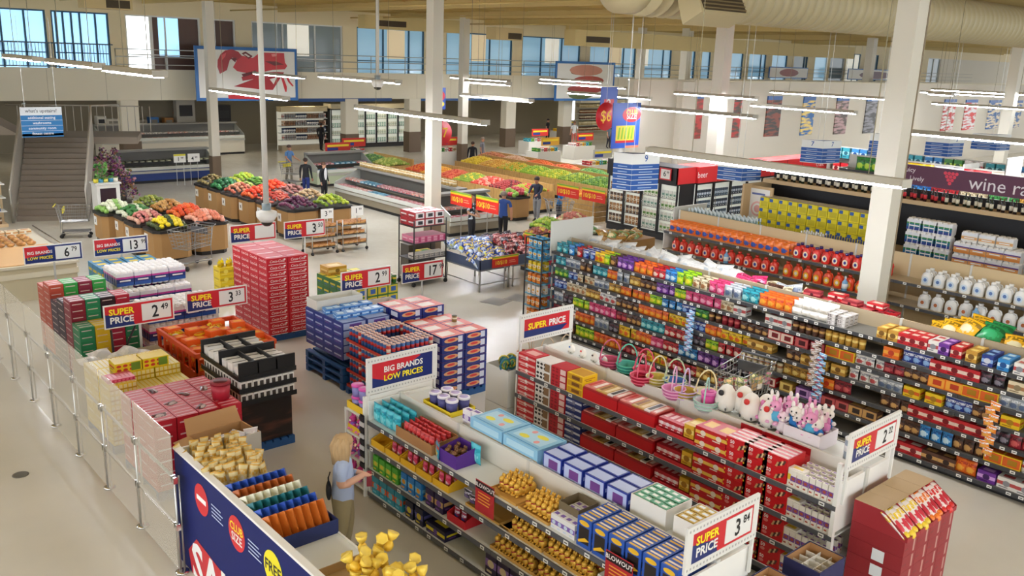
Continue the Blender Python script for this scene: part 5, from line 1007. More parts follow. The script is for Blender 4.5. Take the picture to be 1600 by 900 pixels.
for j, rw in enumerate(sc_):
    for i, c in enumerate(rw):
        nz = 9+((i*3+j*2) % 3)-(1 if j == 0 else 0)
        for q in range(nz): one('soda_carton', lined(.25, .44, .125, c, '#d8c8c4'), '%s soda carton in the stacked columns behind the fence' % cn[c], 'carton', (4.16+.26*i+.125, 16.22+j*.455, .132+q*.127), 0, 'soda cartons in columns')
one('tie_rack', MB().tube([(4.55, 15.62, .0), (4.52, 15.65, 1.2)], .02, BLACK).tube([(4.55, 15.62, .5), (4.95, 15.7, 1.2)], .02, BLACK).tube([(4.4, 15.6, .0), (5.2, 15.7, .0)], .02, BLACK), 'thin black folding stand before the soda cartons', 'stand')
# toilet paper
pallet(5.5, 16.7, 1.3, 1.2, 'pallet under the toilet paper packs'); pallet(5.5, 18.2, 1.5, 1.2, 'pallet under the toilet paper packs'); pallet(5.5, 19.5, 1.5, 1.2, 'pallet under the blue and yellow tissue cartons')
PPK = paper_pack(.34, .26, .34, '#1c4fa0', '#1a2f78', '#c83a9a')
stack(PPK, 'toilet_paper_pack', 'white, navy and magenta toilet paper pack stacked behind the 2.49 sign', 'pack', 5.52, 16.72, .132, 4, 3, 3, .35, .29, .345, hollow=True)
stack(PPK, 'toilet_paper_pack', 'white, navy and magenta toilet paper pack stacked under the 13.99 sign', 'pack', 5.52, 18.2, .132, 4, 4, 4, .36, .29, .345, skip=lambda i, j, q: q == 3 and j == 0)
stack(carton(.3, .3, .3, '#3a8ab8', '#e0c82a', '#58a83a'), 'tissue_carton', 'blue, green and yellow carton stacked behind the toilet paper', 'carton', 5.55, 19.6, .132, 4, 3, 4, .34, .32, .305)
# orange bin of snacks
t = thing('orange_bin', 'orange cardboard bin with cut-out sides holding snack packs', 'bin', (5.35, 14.0, 0)); OR = C('#d8501e', .5)
for a in ((0, 0, 1.45, .03), (0, 1.75, 1.45, 1.78), (0, .03, .03, 1.75), (1.42, .03, 1.45, 1.75)): part('wall', MB().box(a[0], a[1], 0, a[2], a[3], .72, OR), t)
for a in ((0, 0, 1.45, .03), (0, 1.75, 1.45, 1.78), (0, .03, .03, 1.75), (1.42, .03, 1.45, 1.75)): part('rim', MB().box(a[0]-.01, a[1]-.01, .98, a[2]+.01, a[3]+.01, 1.06, OR), t)
for k in range(7): part('slat', MB().box(0, k*.285, .72, .03, k*.285+.06, .98, OR), t); 
for k in range(6): part('slat', MB().box(k*.275, 1.75, .72, k*.275+.06, 1.78, .98, OR), t); part('slat', MB().box(k*.275, 0, .72, k*.275+.06, .03, .98, OR), t)
part('floor_board', MB().box(.03, .03, .55, 1.42, 1.75, .6, C('#a8401a', .6)), t)
for k in range(30):
    i, j = k % 5, k//5; one('orange_snack_box', carton(.24, .2, .3, '#e8641e', '#f0a82a', '#f0e0a0'), 'bright orange snack box in the orange bin', 'box', (5.56+i*.27, 14.1+j*.27, .602+.1*((i+j) % 3)), random.uniform(-.2, .2), 'orange snack boxes')
for k in range(9): one('yellow_snack_bag', bag(.22, .26, .1, '#e8d83a', '#e8e8d8', '#e06a1e'), 'yellow and white snack bag on top of the orange boxes', 'bag', (5.55+.12*k, 15.3+.12*(k % 3), .92), 0, 'yellow snack bags', None, (-.8, random.uniform(-.3, .3), k))
# black coffee display
t = thing('coffee_display', 'black tiered cardboard display with dark wrapped base on a pallet', 'display', (5.22, 12.0, 0)); BR = noisy('#1d1413', '#6a3a2c', 2.2, .35, 6, .5, .78, stretch=(.6, .6, 3))
part('base', MB().box(.04, .04, .14, .86, 1.36, .82, BR), t)
for z in (.82, 1.02, 1.22): part('tier', MB().box(0, 0, z, .92, 1.42, z+.03, C('#151517')), t); part('lip', MB().box(-.01, -.012, z, .93, 0, z+.075, C('#151517')).box(-.012, 0, z, 0, 1.42, z+.075, C('#151517')), t)
for y in (.0, .7, 1.39): part('divider', MB().box(0, y, 1.25, .92, y+.03, 1.5, C('#151517')), t)
for x in (.3, .6): part('divider', MB().box(x, 0, 1.25, x+.02, 1.42, 1.46, C('#1b1b1d')), t)
pallet(5.22, 12.0, .88, 1.38, 'blue pallet under the black tiered display')
WB = carton(.1, .2, .15, '#e6e4de', '#5a4a40', '#a8a09a', 'dots'); WB2 = MB().box(-.045, 0, 0, .045, .09, .14, C('#e8e6e0')).rect(-.03, .03, .03, .11, C('#3a332e')).mesh('coffee_box')
for q, z in enumerate((.852, 1.052)):
    for k in range(9): one('coffee_box', WB2, 'small white coffee box with dark picture on the black display, %s tier' % ('lower', 'middle')[q], 'box', (5.29+.098*k, 12.02, z), 0, 'coffee boxes on the black display, %s tier' % ('lower', 'middle')[q])
    for k in range(12): one('coffee_box', WB2, 'small white coffee box on the fence side of the black display, %s tier' % ('lower', 'middle')[q], 'box', (5.24, 13.32-.105*k, z), RX, 'side coffee boxes, %s tier' % ('lower', 'middle')[q])
for k in range(18):
    i, j = k % 3, k//3; one('white_sleeve', MB().box(-.13, 0, 0, .13, .17, .14, C('#e9e8e4')).rect(-.1, .02, -.03, .1, C('#5a5a72')).box(-.1, .05, .14, .12, .08, .141, C('#3a3a3c'), None, 'Z'), 'white open sleeve box in the top tier of the black display', 'box', (5.37+i*.305, 12.05+j*.225+(.03 if j > 2 else 0), 1.252+.02*(j % 2)), random.uniform(-.12, .12), 'white sleeve boxes') if k == 0 else dup(bpy.data.objects['white_sleeve'], (5.37+i*.305, 12.05+j*.225+(.03 if j > 2 else 0), 1.252+.02*(j % 2)), random.uniform(-.12, .12))
# open kraft box and red bucket
t = thing('open_box', 'open brown cardboard box with flaps and loose paper beside the sale counter', 'box', (4.08, 10.5, .62), .1); KB = C('#b98f60', .8)
part('body', MB().box(0, 0, 0, .8, .02, .4, C('#cfcac0', .7)).box(0, .5, 0, .8, .52, .4, KB).box(0, .02, 0, .02, .5, .4, KB).box(.78, .02, 0, .8, .5, .4, KB).box(0, 0, 0, .8, .52, .01, KB), t)
part('flap', MB().poly([(0, 0, .4), (.45, 0, .4), (.43, -.28, .34), (.02, -.28, .34)], KB), t); part('flap', MB().poly([(0, .52, .4), (.8, .52, .4), (.78, .62, .6), (.02, .62, .6)], KB), t); part('flap', MB().poly([(0, 0, .4), (0, .5, .4), (-.22, .48, .38), (-.22, .02, .38)], KB), t)
one('box_stand', MB().box(0, 0, 0, .85, .56, .61, C('#a88456', .8)).box(.02, -.002, .2, .5, 0, .5, C('#8a6a42')), 'brown carton under the open cardboard box', 'box', (4.05, 10.48, 0), .1)
one('blue_leaflet', MB().box(0, 0, 0, .14, .01, .22, C('#6ab8c8')), 'light blue leaflet leaning on the brown carton by the sale counter', 'leaflet', (4.2, 10.4, .55), .4)
for k in range(4): one('crumpled_paper', bag(.2, .2, .14, '#e0d8dc', '#c8c0d0', '#f0f0f0'), 'crumpled pale paper inside the open cardboard box', 'paper', (4.5+.09*k, 10.72, .82+.02*k), k, 'crumpled papers')
one('red_bucket', tub(.14, .26, '#b02438', '#8a1a28', '#5a1018'), 'translucent red bucket on the corner of the red striped cartons', 'bucket', (4.8, 11.55, 1.166), 0)
# yellow crates, juice crates
for k in range(3):
    for q in range(3): one('yellow_crate', carton(.32, .4, .2, '#e8cc16', '#c8a814', '#f0e060', 'band'), 'yellow crate stacked beside the cola cartons', 'crate', (9.0+.33*k, 21.2, q*.205), 0, 'yellow crates')
for k in range(8): one('yellow_bottle', bottle(.05, .2, '#e8cf1c', '#d8b818', '#e8d84a'), 'yellow bottle standing on the yellow crates', 'bottle', (8.9+.11*k, 21.3+.1*(k % 2), .616), 0, 'yellow bottles on the crates')
pallet(10.25, 16.9, 1.15, 1.9, 'dark pallet under the green juice crates', 1, C('#2a3a5a'))
stack(carton(.27, .3, .22, '#2f7a44', '#d8cc3a', '#3a6ab8', 'side'), 'juice_crate', 'green and yellow juice carton stacked on a pallet', 'carton', 10.25, 16.95, .132, 4, 6, 3, .28, .31, .224)
stack(can(.055, .2, '#3a7a3a', '#e0d040', '#d8d8c8'), 'juice_bottle', 'small green bottle standing on the juice cartons', 'bottle', 10.27, 16.98, .806, 8, 3, 1, .14, .14, .2)
one('gold_carton', carton(.5, .4, .2, '#c89a3a', '#e8d088', '#8a6a2a'), 'gold carton on the near edge of the juice cartons', 'carton', (10.6, 18.4, .806), 0)
# ---------------------------------------------------------------- square of pallets with chips, cans and cookies
pallet(7.85, 13.5, 1.05, 1.4, 'blue pallet in the tall pile under the blue and white cartons', 3); pallet(7.85, 12.0, 1.0, 1.4, 'blue pallet under the canned chips'); pallet(8.95, 11.95, 1.05, 1.25, 'blue pallet under the cookie cartons'); pallet(8.95, 13.3, 1.05, 1.5, 'blue pallet under the pink topped cartons')
stack(carton(.5, .34, .14, '#2a3f8c', '#a8b8dc', '#6a4a9a', 'side'), 'chip_carton', 'blue and white carton stacked on three blue pallets', 'carton', 7.86, 13.52, .57, 2, 4, 5, .52, .345, .142)
for k in range(10): one('blue_pack', carton(.2, .24, .09, '#4a8ad0', '#b8d8f0', '#2a5aa0'), 'light blue pack on top of the blue and white cartons', 'pack', (8.0+.2*(k % 5), 13.75+.4*(k//5), 1.284), random.uniform(-.3, .3), 'light blue packs')
one('blank_tray', tray(1.0, .4, .18, '#d8d8d0', .01), 'long white tray at the back of the blue and white cartons', 'tray', (8.4, 14.5, 1.284), 0); one('blank_tray', tray(.7, .4, .2, '#dcdcd4', .01), 'white tray with blue cloths behind the canned chips', 'tray', (9.3, 14.3, 1.05), 0)
CANM = can(.038, .25, '#2f5f9e', '#c02a2a', '#dcb8a8')
for q in range(4):
    z = .132+q*.29; one('can_tray', tray(1.0, 1.36, .05, '#b83020', .01), 'red tray of tall chip cans, %s layer' % ('lowest', 'second', 'third', 'top')[q], 'tray', (8.36, 12.02, z), 0)
    for i in range(10):
        for j in range(13):
            if q < 3 and i > 0 and j > 0: continue
            if q == 3 and 3 <= i <= 8 and 4 <= j <= 8: continue
            one('chip_can', CANM if (i+j) % 9 else can(.038, .25, '#c0282a', '#e0d0c0', '#dcb8a8'), 'tall %s chip can in the red trays, %s layer' % ('blue' if (i+j) % 9 else 'red', ('lowest', 'second', 'third', 'top')[q]), 'can', (7.92+.098*i, 12.05+.1*j, z+.012), 0, 'chip cans in red trays, %s layer' % ('lowest', 'second', 'third', 'top')[q])
CK = MB().box(-.25, 0, 0, .25, .38, .15, C('#24307c', .4)).disc(-.05, .08, .16, .045, C('#e0a878')).disc(-.05, .085, .09, .025, C('#d8403a'), -.003).rect(.1, .02, .2, .13, C('#d8dcec')).box(-.25, .0, .15, .25, .38, .152, C('#d85a4a'), None, 'Z').box(-.2, .08, .152, .1, .3, .153, C('#f0dcd0'), None, 'Z').add([(-.251, .3, .03), (-.251, .08, .03), (-.251, .08, .12), (-.251, .3, .12)], [(0, 1, 2, 3)], C('#d8dcec')).mesh('cookie_carton')
stack(CK, 'cookie_carton', 'navy cookie carton with red lid stacked on a blue pallet', 'carton', 8.96, 11.97, .132, 2, 3, 7, .52, .4, .155)
stack(CK, 'cookie_carton', 'navy cookie carton with red lid on the taller rear stack', 'carton', 8.96, 13.3, .132, 2, 2, 8, .52, .4, .155)
stack(carton(.5, .34, .12, '#dc9a88', '#e8b8a8', '#c85a4a', 'band'), 'pink_carton', 'pink topped carton at the back of the pallet square', 'carton', 8.96, 14.15, .132, 2, 2, 8, .52, .35, .122)
one('small_jar', can(.05, .12, '#8a6a3a', '#e0d8c0', '#4a4a3a'), 'small jar left on top of the cookie cartons', 'jar', (9.75, 12.6, 1.22), 0)
# white bins with coiled toys
for q in range(2): one('white_bin', tray(.42, .55, .62, '#dcdcd6', .012), 'white cardboard bin at the red candy gondola end, %s of two' % ('lower', 'upper')[q], 'bin', (8.95, 9.92, q*.63), 0)
for k in range(6):
    m_ = MB()
    for r in range(3): m_.tube([((.1-.02*r)*math.cos(2*PI*a/12), .0, (.1-.02*r)*math.sin(2*PI*a/12)) for a in range(12)], .016, C(('#2a6a8a', '#3a8a5a', '#c8b43a')[(k+r) % 3]), 5, None, True)
    one('coil_toy', m_, 'blue and green coiled toy in the upper white bin', 'toy', (8.82+.05*k, 10.1+.06*(k % 3), 1.3), k, 'coiled toys')
for k in range(4): one('easter_basket', basket(.36, ('#b03030', '#3a5aa0', '#c8a86a', '#a84a6a')[k], '#d8c0a0'), '%s Easter basket behind the end sign of the red candy gondola' % ('red', 'blue', 'straw', 'rose')[k], 'basket', (9.2+.24*k, 9.95, 1.35), k, 'Easter baskets behind the end sign')
one('basket_stand', MB().box(9.18, 9.82, 0, 10.0, 10.3, 1.34, C('#dcdcd6')), 'plain white box stand carrying Easter baskets at the red gondola end', 'stand')
# ---------------------------------------------------------------- red cartons with snack cones at the near gondola end
for i in range(4):
    for q in range(6):
        one('red_carton', MB().box(-.15, 0, 0, .15, .62, .19, C('#8e2028', .5)).rect(.06, .02, .1, .17, C('#b88a80')).rect(-.13, .08, -.05, .1, C('#7a1820')).mesh('red_carton') if (i, q) == (0, 0) else bpy.data.objects['red_carton'].data, 'dark red carton in the tall stack at the gondola end, '+layer(q, 6), 'carton', (9.1+i*.305, 3.58, q*.192), 0, 'dark red carton stack, '+layer(q, 6))
    o = thing('cone_display', 'slanted dark red display carton of %s tipped snack cones on the red stack' % ('yellow', 'yellow', 'orange', 'red')[i], 'carton', (9.1+i*.305, 3.56, 1.152), 0, 'slanted snack cone cartons')
    part('shell', MB().add([(-.15,0,0),(.15,0,0),(.15,.64,0),(-.15,.64,0),(-.15,0,.06),(.15,0,.06),(.15,.3,.26),(-.15,.3,.26),(.15,.64,.26),(-.15,.64,.26)], [(0,1,5,4),(1,2,8,6,5),(3,0,4,7,9),(2,3,9,8)], C('#98242c', .5)), o); part('lid', MB().box(-.15, .3, .26, .15, .64, .265, C('#b9a07c', .7)), o)
    for k in range(3):
        c = [('#e8e0dc', '#c83a4a', '#e8c83a'), ('#e8e0dc', '#c83a4a', '#e8c83a'), ('#e8dcd8', '#b82a3a', '#e87a2a'), ('#e8dcd8', '#b82a3a', '#d02a2a')][i]
        o_ = one('snack_cone', bag(.12, .36, .1, *c), 'white and red snack cone with %s tip in the slanted cartons' % ('yellow', 'yellow', 'orange', 'red')[i], 'snack', (9.0+i*.305+.1*k, 3.565-.02*(k % 2), 1.225), 0, '%s tipped snack cones' % ('yellow', 'yellow', 'orange', 'red')[i], None, (-.95, .06*(k-1), 0)); link('tip', MB().ell((0, .05, .03), (.058, .05, .06), C(c[2], .35), 8, 5).mesh('tip'), o_)
for q in (3, 4): one('shipping_label', MB().box(-.001, -.07, 0, 0, .07, .14, C('#dfe6ea')).mesh('shipping_label'), 'white shipping label on the side of a dark red carton', 'label', (8.947, 3.85, .03+.192*q), 0, 'shipping labels')
# navy empty cartons with white dividers
for px, py, zt, w, lb in ((1232, 850, 1.12, .5, 'navy carton with white dividers, higher of two beside the price sign'), (1150, 880, 1.12, .46, 'navy carton with white dividers right under the 3.84 sign')):
    p_ = onZ(px, py, zt); t = thing('divided_carton', lb, 'carton', (p_.x, min(p_.y-.1, 3.86), zt-.3), .0); part('shell', tray(w, .42, .3, '#20204e', .012), t); part('lining', MB().box(-w/2+.013, .014, .1, w/2-.013, .016, .295, C('#b08458')).box(-w/2+.013, .4, .1, w/2-.013, .404, .295, C('#b08458')).box(w/2-.016, .014, .1, w/2-.013, .4, .295, C('#b08458')), t)
    for k in range(2): part('divider', MB().box(-w/2+.03, .13+.13*k, .013, w/2-.03, .134+.13*k, .25, C('#e6e4dc')), t)
    for k in range(3): part('divider', MB().box(-w*.25+w*.25*k, .03, .013, -w*.25+w*.25*k+.004, .38, .25, C('#e6e4dc')), t)
    part('stand_box', MB().box(-w/2+.02, .02, -(zt-.3)+.001, w/2-.02, .4, -.001, C('#d8d4c8')), t)
# ================================================================ produce
def heap(name, label, cat, x, y, w, d, z, r, c, c2, n=42, stretch=(1, 1, 1), rise=.22, group=None, lie=0):
    """fruit laid over a low mound, one object each"""
    ms = []
    for q, col in enumerate((c, c2)):
        m = MB().ell((0, 0, 0), (r*stretch[0], r*stretch[1], r*stretch[2]), C(col, .4), 7, 5)
        m.ell((0, 0, r*stretch[2]*.98), (r*.16, r*.16, r*.12), C('#5a6a2a', .7), 4, 3); ms.append(m.mesh(name))
    nx = max(3, int(math.sqrt(n*w/d))); ny = max(3, int(n/nx))
    for i in range(nx):
        for j in range(ny):
            u = (i+.5)/nx*2-1; v = (j+.5)/ny*2-1; zz = z+rise*(1-u*u)*(1-v*v*.8)
            one(name, ms[(i*7+j*3) % 3 == 0], label, cat, (x+u*w/2*.94+random.uniform(-.03, .03), y+v*d/2*.94+random.uniform(-.03, .03), zz+random.uniform(0, r*.5)), 0, group or label, None, (random.uniform(-.5, .5), random.uniform(-.5, .5), random.uniform(0, 3) if not lie else random.uniform(-.3, .3)))
def mound(name, label, x, y, w, d, z, r, c, c2, n=120, rise=.25):
    """produce too small to pick apart"""
    m = MB(); cs = (C(c, .4), C(c2, .4)); nx = max(4, int(math.sqrt(n*w/d))); ny = max(3, int(n/nx))
    for i in range(nx):
        for j in range(ny):
            u = (i+.5)/nx*2-1; v = (j+.5)/ny*2-1; m.ell((u*w/2*.96, v*d/2*.96, rise*(1-u*u)*(1-v*v*.7)+random.uniform(0, r*.4)), (r, r, r), cs[random.random() < .3], 6, 4)
    return tag(link(name, m.mesh(name), None, (x, y, z)), label, 'produce', None, 'stuff')
CB = C('#a8814f', .7)
def bin_(x, y, w, d, h, label, card=True):
    t = thing('produce_bin', label, 'bin', (x, y, 0)); k = .16
    def ring(ins): return [(-w/2+k+ins, -d/2+ins), (w/2-k-ins, -d/2+ins), (w/2-ins, -d/2+k+ins), (w/2-ins, d/2-k-ins), (w/2-k-ins, d/2-ins), (-w/2+k+ins, d/2-ins), (-w/2+ins, d/2-k-ins), (-w/2+ins, -d/2+k+ins)]
    def pr(ins, z0, z1, m):
        r = ring(ins); return MB().add([(a, b, z0) for a, b in r]+[(a, b, z1) for a, b in r], [tuple(range(8, 16)), tuple(range(7, -1, -1))]+[(q, (q+1) % 8, 8+(q+1) % 8, 8+q) for q in range(8)], m)
    part('body', pr(.03, .12, h-.08, CB), t); part('rim', pr(0, h-.08, h, C('#1e1c1b', .5)), t); part('plinth', pr(.06, 0, .12, C('#22201e')), t)
    if card: part('price_card', MB().box(-w/2+.018, .1, .52, -w/2+.03, .34, .78, C('#e8e8e4')).add([(-w/2+.016, .25, .6), (-w/2+.016, .18, .6), (-w/2+.016, .18, .7), (-w/2+.016, .25, .7)], [(0, 1, 2, 3)], DG), t)
B1 = [('squash', 'white round squash', '#e0e4c8', '#8ab85a', .08, 8.72, 28.75), ('cucumber', 'green and white marrow', '#3a7a3a', '#d8dcc0', .085, 9.0, 27.65), ('radish_bunch', 'pink and tan root bunch', '#c87a72', '#d8a890', .07, 8.95, 26.55), ('yellow_pepper', 'bright yellow pepper', '#e8d01e', '#3a4a1e', .075, 9.1, 25.4),
      ('leafy_green', 'olive green bean bunch', '#7a8a3a', '#a8a84a', .06, 10.0, 29.2), ('onion', 'tan onion', '#c89a5a', '#b07a3a', .07, 10.15, 28.1), ('tomato', 'orange-red tomato', '#e0501e', '#e8702e', .08, 10.3, 27.0), ('potato_bag', 'pale coral potato', '#e88a6a', '#f0b098', .08, 10.4, 25.85)]
for nm, ds, c, c2, r, x, y in B1:
    bin_(x, y, 1.12, 1.1, .95, 'brown cardboard bin with black rim holding %ss' % ds, x < 9.6); heap(nm, '%s heaped in a brown bin by the shopping cart' % ds, 'produce', x, y, .98, .96, .97, r, c, c2, 56, (1, 1, .9) if nm != 'cucumber' else (.7, 1.3, .7), .26)
B2 = [('turnip', 'brown rooty turnip', '#6a5a34', '#8a7a4a', .06, 13.5, 32.6), ('green_melon', 'dark green melon', '#1e5a34', '#2f7a44', .085, 13.5, 31.4), ('peach', 'tan and red peach', '#c88a6a', '#b8604a', .065, 13.5, 30.2), ('red_tomato', 'deep orange tomato', '#d8401e', '#e0602a', .075, 13.6, 29.0), ('carrot_bag', 'coral red bagged carrot', '#c84a3a', '#d87058', .07, 13.7, 27.8), ('red_onion', 'purple red onion', '#5a2448', '#7a3a5a', .065, 13.8, 26.5),
      ('lime', 'yellow-green lime', '#9ab83a', '#c8cc4a', .075, 14.75, 32.6), ('zucchini', 'pale green zucchini', '#5a8a34', '#b8c86a', .07, 14.75, 31.4), ('paprika', 'bright red-orange pepper', '#e04a22', '#d8361e', .08, 14.8, 30.2), ('sweet_potato', 'dull pink sweet potato', '#a87068', '#8a5a54', .075, 14.9, 29.0), ('ginger', 'beige ginger root', '#c8b088', '#a88a60', .06, 14.95, 27.8), ('green_apple', 'yellow-green apple', '#b8c83a', '#8aa82e', .065, 15.0, 26.4)]
for nm, ds, c, c2, r, x, y in B2:
    bin_(x, y, 1.15, 1.15, .98, 'brown cardboard bin with black rim holding %ss' % ds.split(' bagged')[0], x < 14.2); heap(nm, '%s heaped in a brown bin behind the camera pole' % ds, 'produce', x, y, 1.0, 1.0, 1.0, r, c, c2, 48, (1, 1, .9) if nm not in ('carrot_bag', 'zucchini', 'sweet_potato') else (.6, 1.6, .6), .28)
# bread racks
BG = bag(.3, .12, .16, '#a8703a', '#d8a868', '#c8905a')
for x, n in ((12.75, 3), (13.8, 3)):
    t = thing('bread_rack', 'low wheeled wire rack of bread loaves %s' % ('nearer the 3.50 sign' if x < 13 else 'at the corner of the produce bins'), 'rack', (x, 23.6, 0))
    for a in (0, .85):
        for b in (0, .6): part('post', MB().tube([(a, b, .1), (a, b, 1.0)], .015, STEEL), t); part('wheel', MB().lathe([(.05, -.02), (.05, .02)], BLACK, 10, T((a, b, .05), 0, PI/2)), t)
    for q in range(3): part('wire_shelf', MB().box(-.01, -.01, .2+.3*q, .86, .61, .215+.3*q, C('#7a7a74', .5)), t)
    for q in range(3):
        for k in range(8): one('bread_loaf', BG, 'bagged brown loaf on a low wheeled rack', 'bread', (x+.13+.2*(k % 4), 23.62+.28*(k//4), .217+.3*q), random.uniform(-.2, .2), 'bread loaves on the low racks')
    t = thing('rack_card', 'small white price card above the bread rack %s' % ('nearer the 3.50 sign' if x < 13 else 'at the corner of the produce bins'), 'sign', (x+.3, 23.58, 1.1)); part('card', MB().box(0, 0, 0, .42, .02, .3, C('#e6e6e0')).text('3' if x < 13 else '1', .17, .15, .22, DG, -.003).text('99', .31, .2, .1, DG, -.003), t); part('stem', MB().tube([(.2, .01, -.9), (.2, .01, 0)], .008, STEEL, 4), t)
# ---------------------------------------------------------------- bakery counter at the left
t = thing('bakery_counter', 'cream bakery counter with glass edge and trays of baked goods', 'counter', (4.0, 22.9, 0)); part('body', MB().box(0, 0, 0, 1.95, 4.2, .8, C('#cfc4a4', .5)), t); part('bumper', MB().box(-.03, -.03, .55, 1.98, 4.2, .68, C('#e4dcc4')), t); part('top', MB().box(-.05, -.05, .8, 2.0, 4.25, .86, C('#ded6c0', .3)), t); part('tan_tray', MB().box(.1, .05, .86, 1.85, 2.2, .88, C('#e0b47a', .5)), t); part('edge_rail', MB().tube([(2, -.05, 1.0), (2, 4.25, 1.0)], .02, CHROME), t)  # the tray part is one even tan slab
for k in range(24): one('pastry', MB().ell((0, 0, .05), (.1, .13, .06), noisy('#a8703a', '#d8a868', 12, .6), 8, 5) if k == 0 else bpy.data.objects['pastry'].data, 'golden brown bun on the cream bakery counter', 'bread', (4.3+.24*(k % 6), 25.2+.35*(k//6), .87), k, 'buns on the bakery counter')
for k in range(5): one('bakery_box', carton(.3, .24, .1, '#e8d8b8', '#c88a4a', '#f0ece0'), 'clear-lidded pastry box on the bakery counter', 'box', (4.4+.33*k, 26.75, .87), 0, 'pastry boxes')
# shelf at the far left edge under the stairs
t = thing('jar_shelf', 'low pale shelf of jars and packs left of the stairs', 'shelving', (4.6, 32.6, 0)); part('frame', MB().box(0, 0, 0, 1.9, .6, .1, TAN).box(0, .55, 0, 1.9, .6, 1.5, TAN), t)
for z in (.5, .95, 1.4): part('shelf', MB().box(0, 0, z, 1.9, .56, z+.03, SHELFW), t)
for q, z in enumerate((.1, .53, .98)):
    for k in range(9): one('preserve_jar', can(.07, .22, ('#7a5a3a', '#3a5a8a', '#8a7a6a')[q], '#e0d8c8', '#8a8a84'), '%s jar on the low shelf left of the stairs' % ('brown', 'blue', 'grey')[q], 'jar', (4.75+.19*k, 32.65, z+.002), 0, '%s jars left of the stairs' % ('brown', 'blue', 'grey')[q])
# flower stand
t = thing('flower_stand', 'white square display stand with dark window at the foot of the stairs', 'stand', (9.05, 31.6, 0)); part('body', MB().box(0, 0, 0, .75, .6, 1.35, C('#e0e0da')), t); part('window', MB().box(.1, -.01, .72, .62, 0, 1.22, C('#3a2c34', .2)), t); part('top', MB().box(-.05, -.05, 1.35, .8, .65, 1.4, C('#d8d8d2')), t)
for k in range(5): one('flower_pot', tub(.09, .16, ('#d8c83a', '#4a9ac0', '#e0d060', '#3a8ab0', '#e8e0d0')[k], '#7a8a5a', '#3a5a2a'), '%s flower pot on the white stand' % ('yellow', 'light blue', 'pale yellow', 'teal blue', 'cream')[k], 'flower pot', (9.1+.16*k, 31.72, 1.402), 0, 'pots on the white stand')
def bush(x, y, z, w, h, cs, label, n=160):
    m = MB()
    for k in range(n):
        a = random.uniform(0, 2*PI); rr = random.random()**.5; zz = random.random(); mat = C(random.choice(cs), .6)
        p = Vector((math.cos(a)*rr*w*(1-.3*zz), math.sin(a)*rr*w*(1-.3*zz), zz*h)); Tm = T(p, a, random.uniform(-1, 1), random.uniform(-.5, .5)); s = random.uniform(.05, .11)
        m.add([(0, 0, 0), (s*.5, s*.5, .02), (0, s*1.2, .03), (-s*.5, s*.5, .02)], [(0, 1, 2, 3)], mat, Tm); m.add([(0, 0, 0), (s*.5, .01, s*.5), (0, .02, s*1.1), (-s*.5, .01, s*.5)], [(0, 1, 2, 3)], mat, Tm)
    o = tag(link('flower_bunch', m.mesh('flower_bunch'), None, (x, y, z)), label, 'flowers'); o['kind'] = 'stuff'; return o
for k, (px, py, z) in enumerate(((165, 262, 1.3), (180, 275, 1.0), (190, 285, .8), (198, 297, .5), (172, 250, 1.6))):
    p_ = onZ(px, py, z); bush(p_.x, p_.y, z-.35, .5, .8, ('#8a4a8a', '#a85a8a', '#c890a0', '#5a3a5a', '#5a6a3a', '#b0885a'), 'purple and pink flower bunch on the tiered stand behind the white display, %s' % ('upper front', 'second', 'third', 'lowest', 'topmost')[k])
    one('flower_tier', MB().lathe([(.16, 0), (.18, max(.1, z-.36))], C('#4a443c'), 10), 'dark round pedestal under the %s flower bunch' % ('upper front', 'second', 'third', 'lowest', 'topmost')[k], 'stand', (p_.x, p_.y, 0))
bush(9.35, 31.9, 1.45, .35, .55, ('#3a7a34', '#5a9a44', '#7ab054'), 'green leafy plant on the white stand', 90)
# ================================================================ chilled cases
def case(name, label, x, y, rz, L, body, goods, tiers=2, hb=.55, depth=1.2, group=''):
    t = thing(name, label, 'display case', (x, y, 0), rz)
    part('body', MB().box(0, .1, .12, L, depth, hb, C(body, .5)), t); part('plinth', MB().box(0, .16, 0, L, depth, .12, C('#1e1e20')), t); part('bumper', MB().box(-.02, .04, hb-.16, L+.02, .1, hb-.06, C('#b8b8ae', .4)), t); part('back', MB().box(0, depth, 0, L, depth+.08, hb+.75, C('#6a6a64')), t)
    part('front_lip', MB().box(0, .06, hb-.02, L, .1, hb+.12, C('#d8dcd4', .2)), t); part('canopy', MB().box(0, depth-.3, hb+.72, L, depth+.1, hb+.8, C('#8a8a84', .4)), t)
    for q in range(tiers): part('tier', MB().box(.02, .14+.42*q, hb+.24*q, L-.02, .56+.42*q, hb+.03+.24*q, C('#3a3a3c')), t)
    for s in (0, L-.04): part('end_glass', MB().add([(s, .1, hb), (s+.04, .1, hb), (s+.04, depth, hb), (s, depth, hb), (s, .1, hb+.2), (s+.04, .1, hb+.2), (s+.04, depth, hb+.72), (s, depth, hb+.72)], [(0,3,2,1),(4,5,6,7),(0,1,5,4),(2,3,7,6),(3,0,4,7),(1,2,6,5)], C('#a8aca4', .2)), t)
    Tm = T((x, y, 0), rz); n = int(L/.3)
    for q in range(tiers):
        for k in range(n):
            c = goods[(k//4+q) % len(goods)]
            for j in range(2):
                p = Tm @ Vector((.16+k*(L-.1)/n, .17+.42*q+.2*j, hb+.032+.24*q)); one(c[3], carton(.24, .17, .07, *c[:3], 'side'), '%s tray on the %s tier of the %s' % (c[4], ('front', 'back', 'rear')[q], group), 'tray', p, rz+random.uniform(-.15, .15), '%s trays, %s' % (c[4], group))
    return t
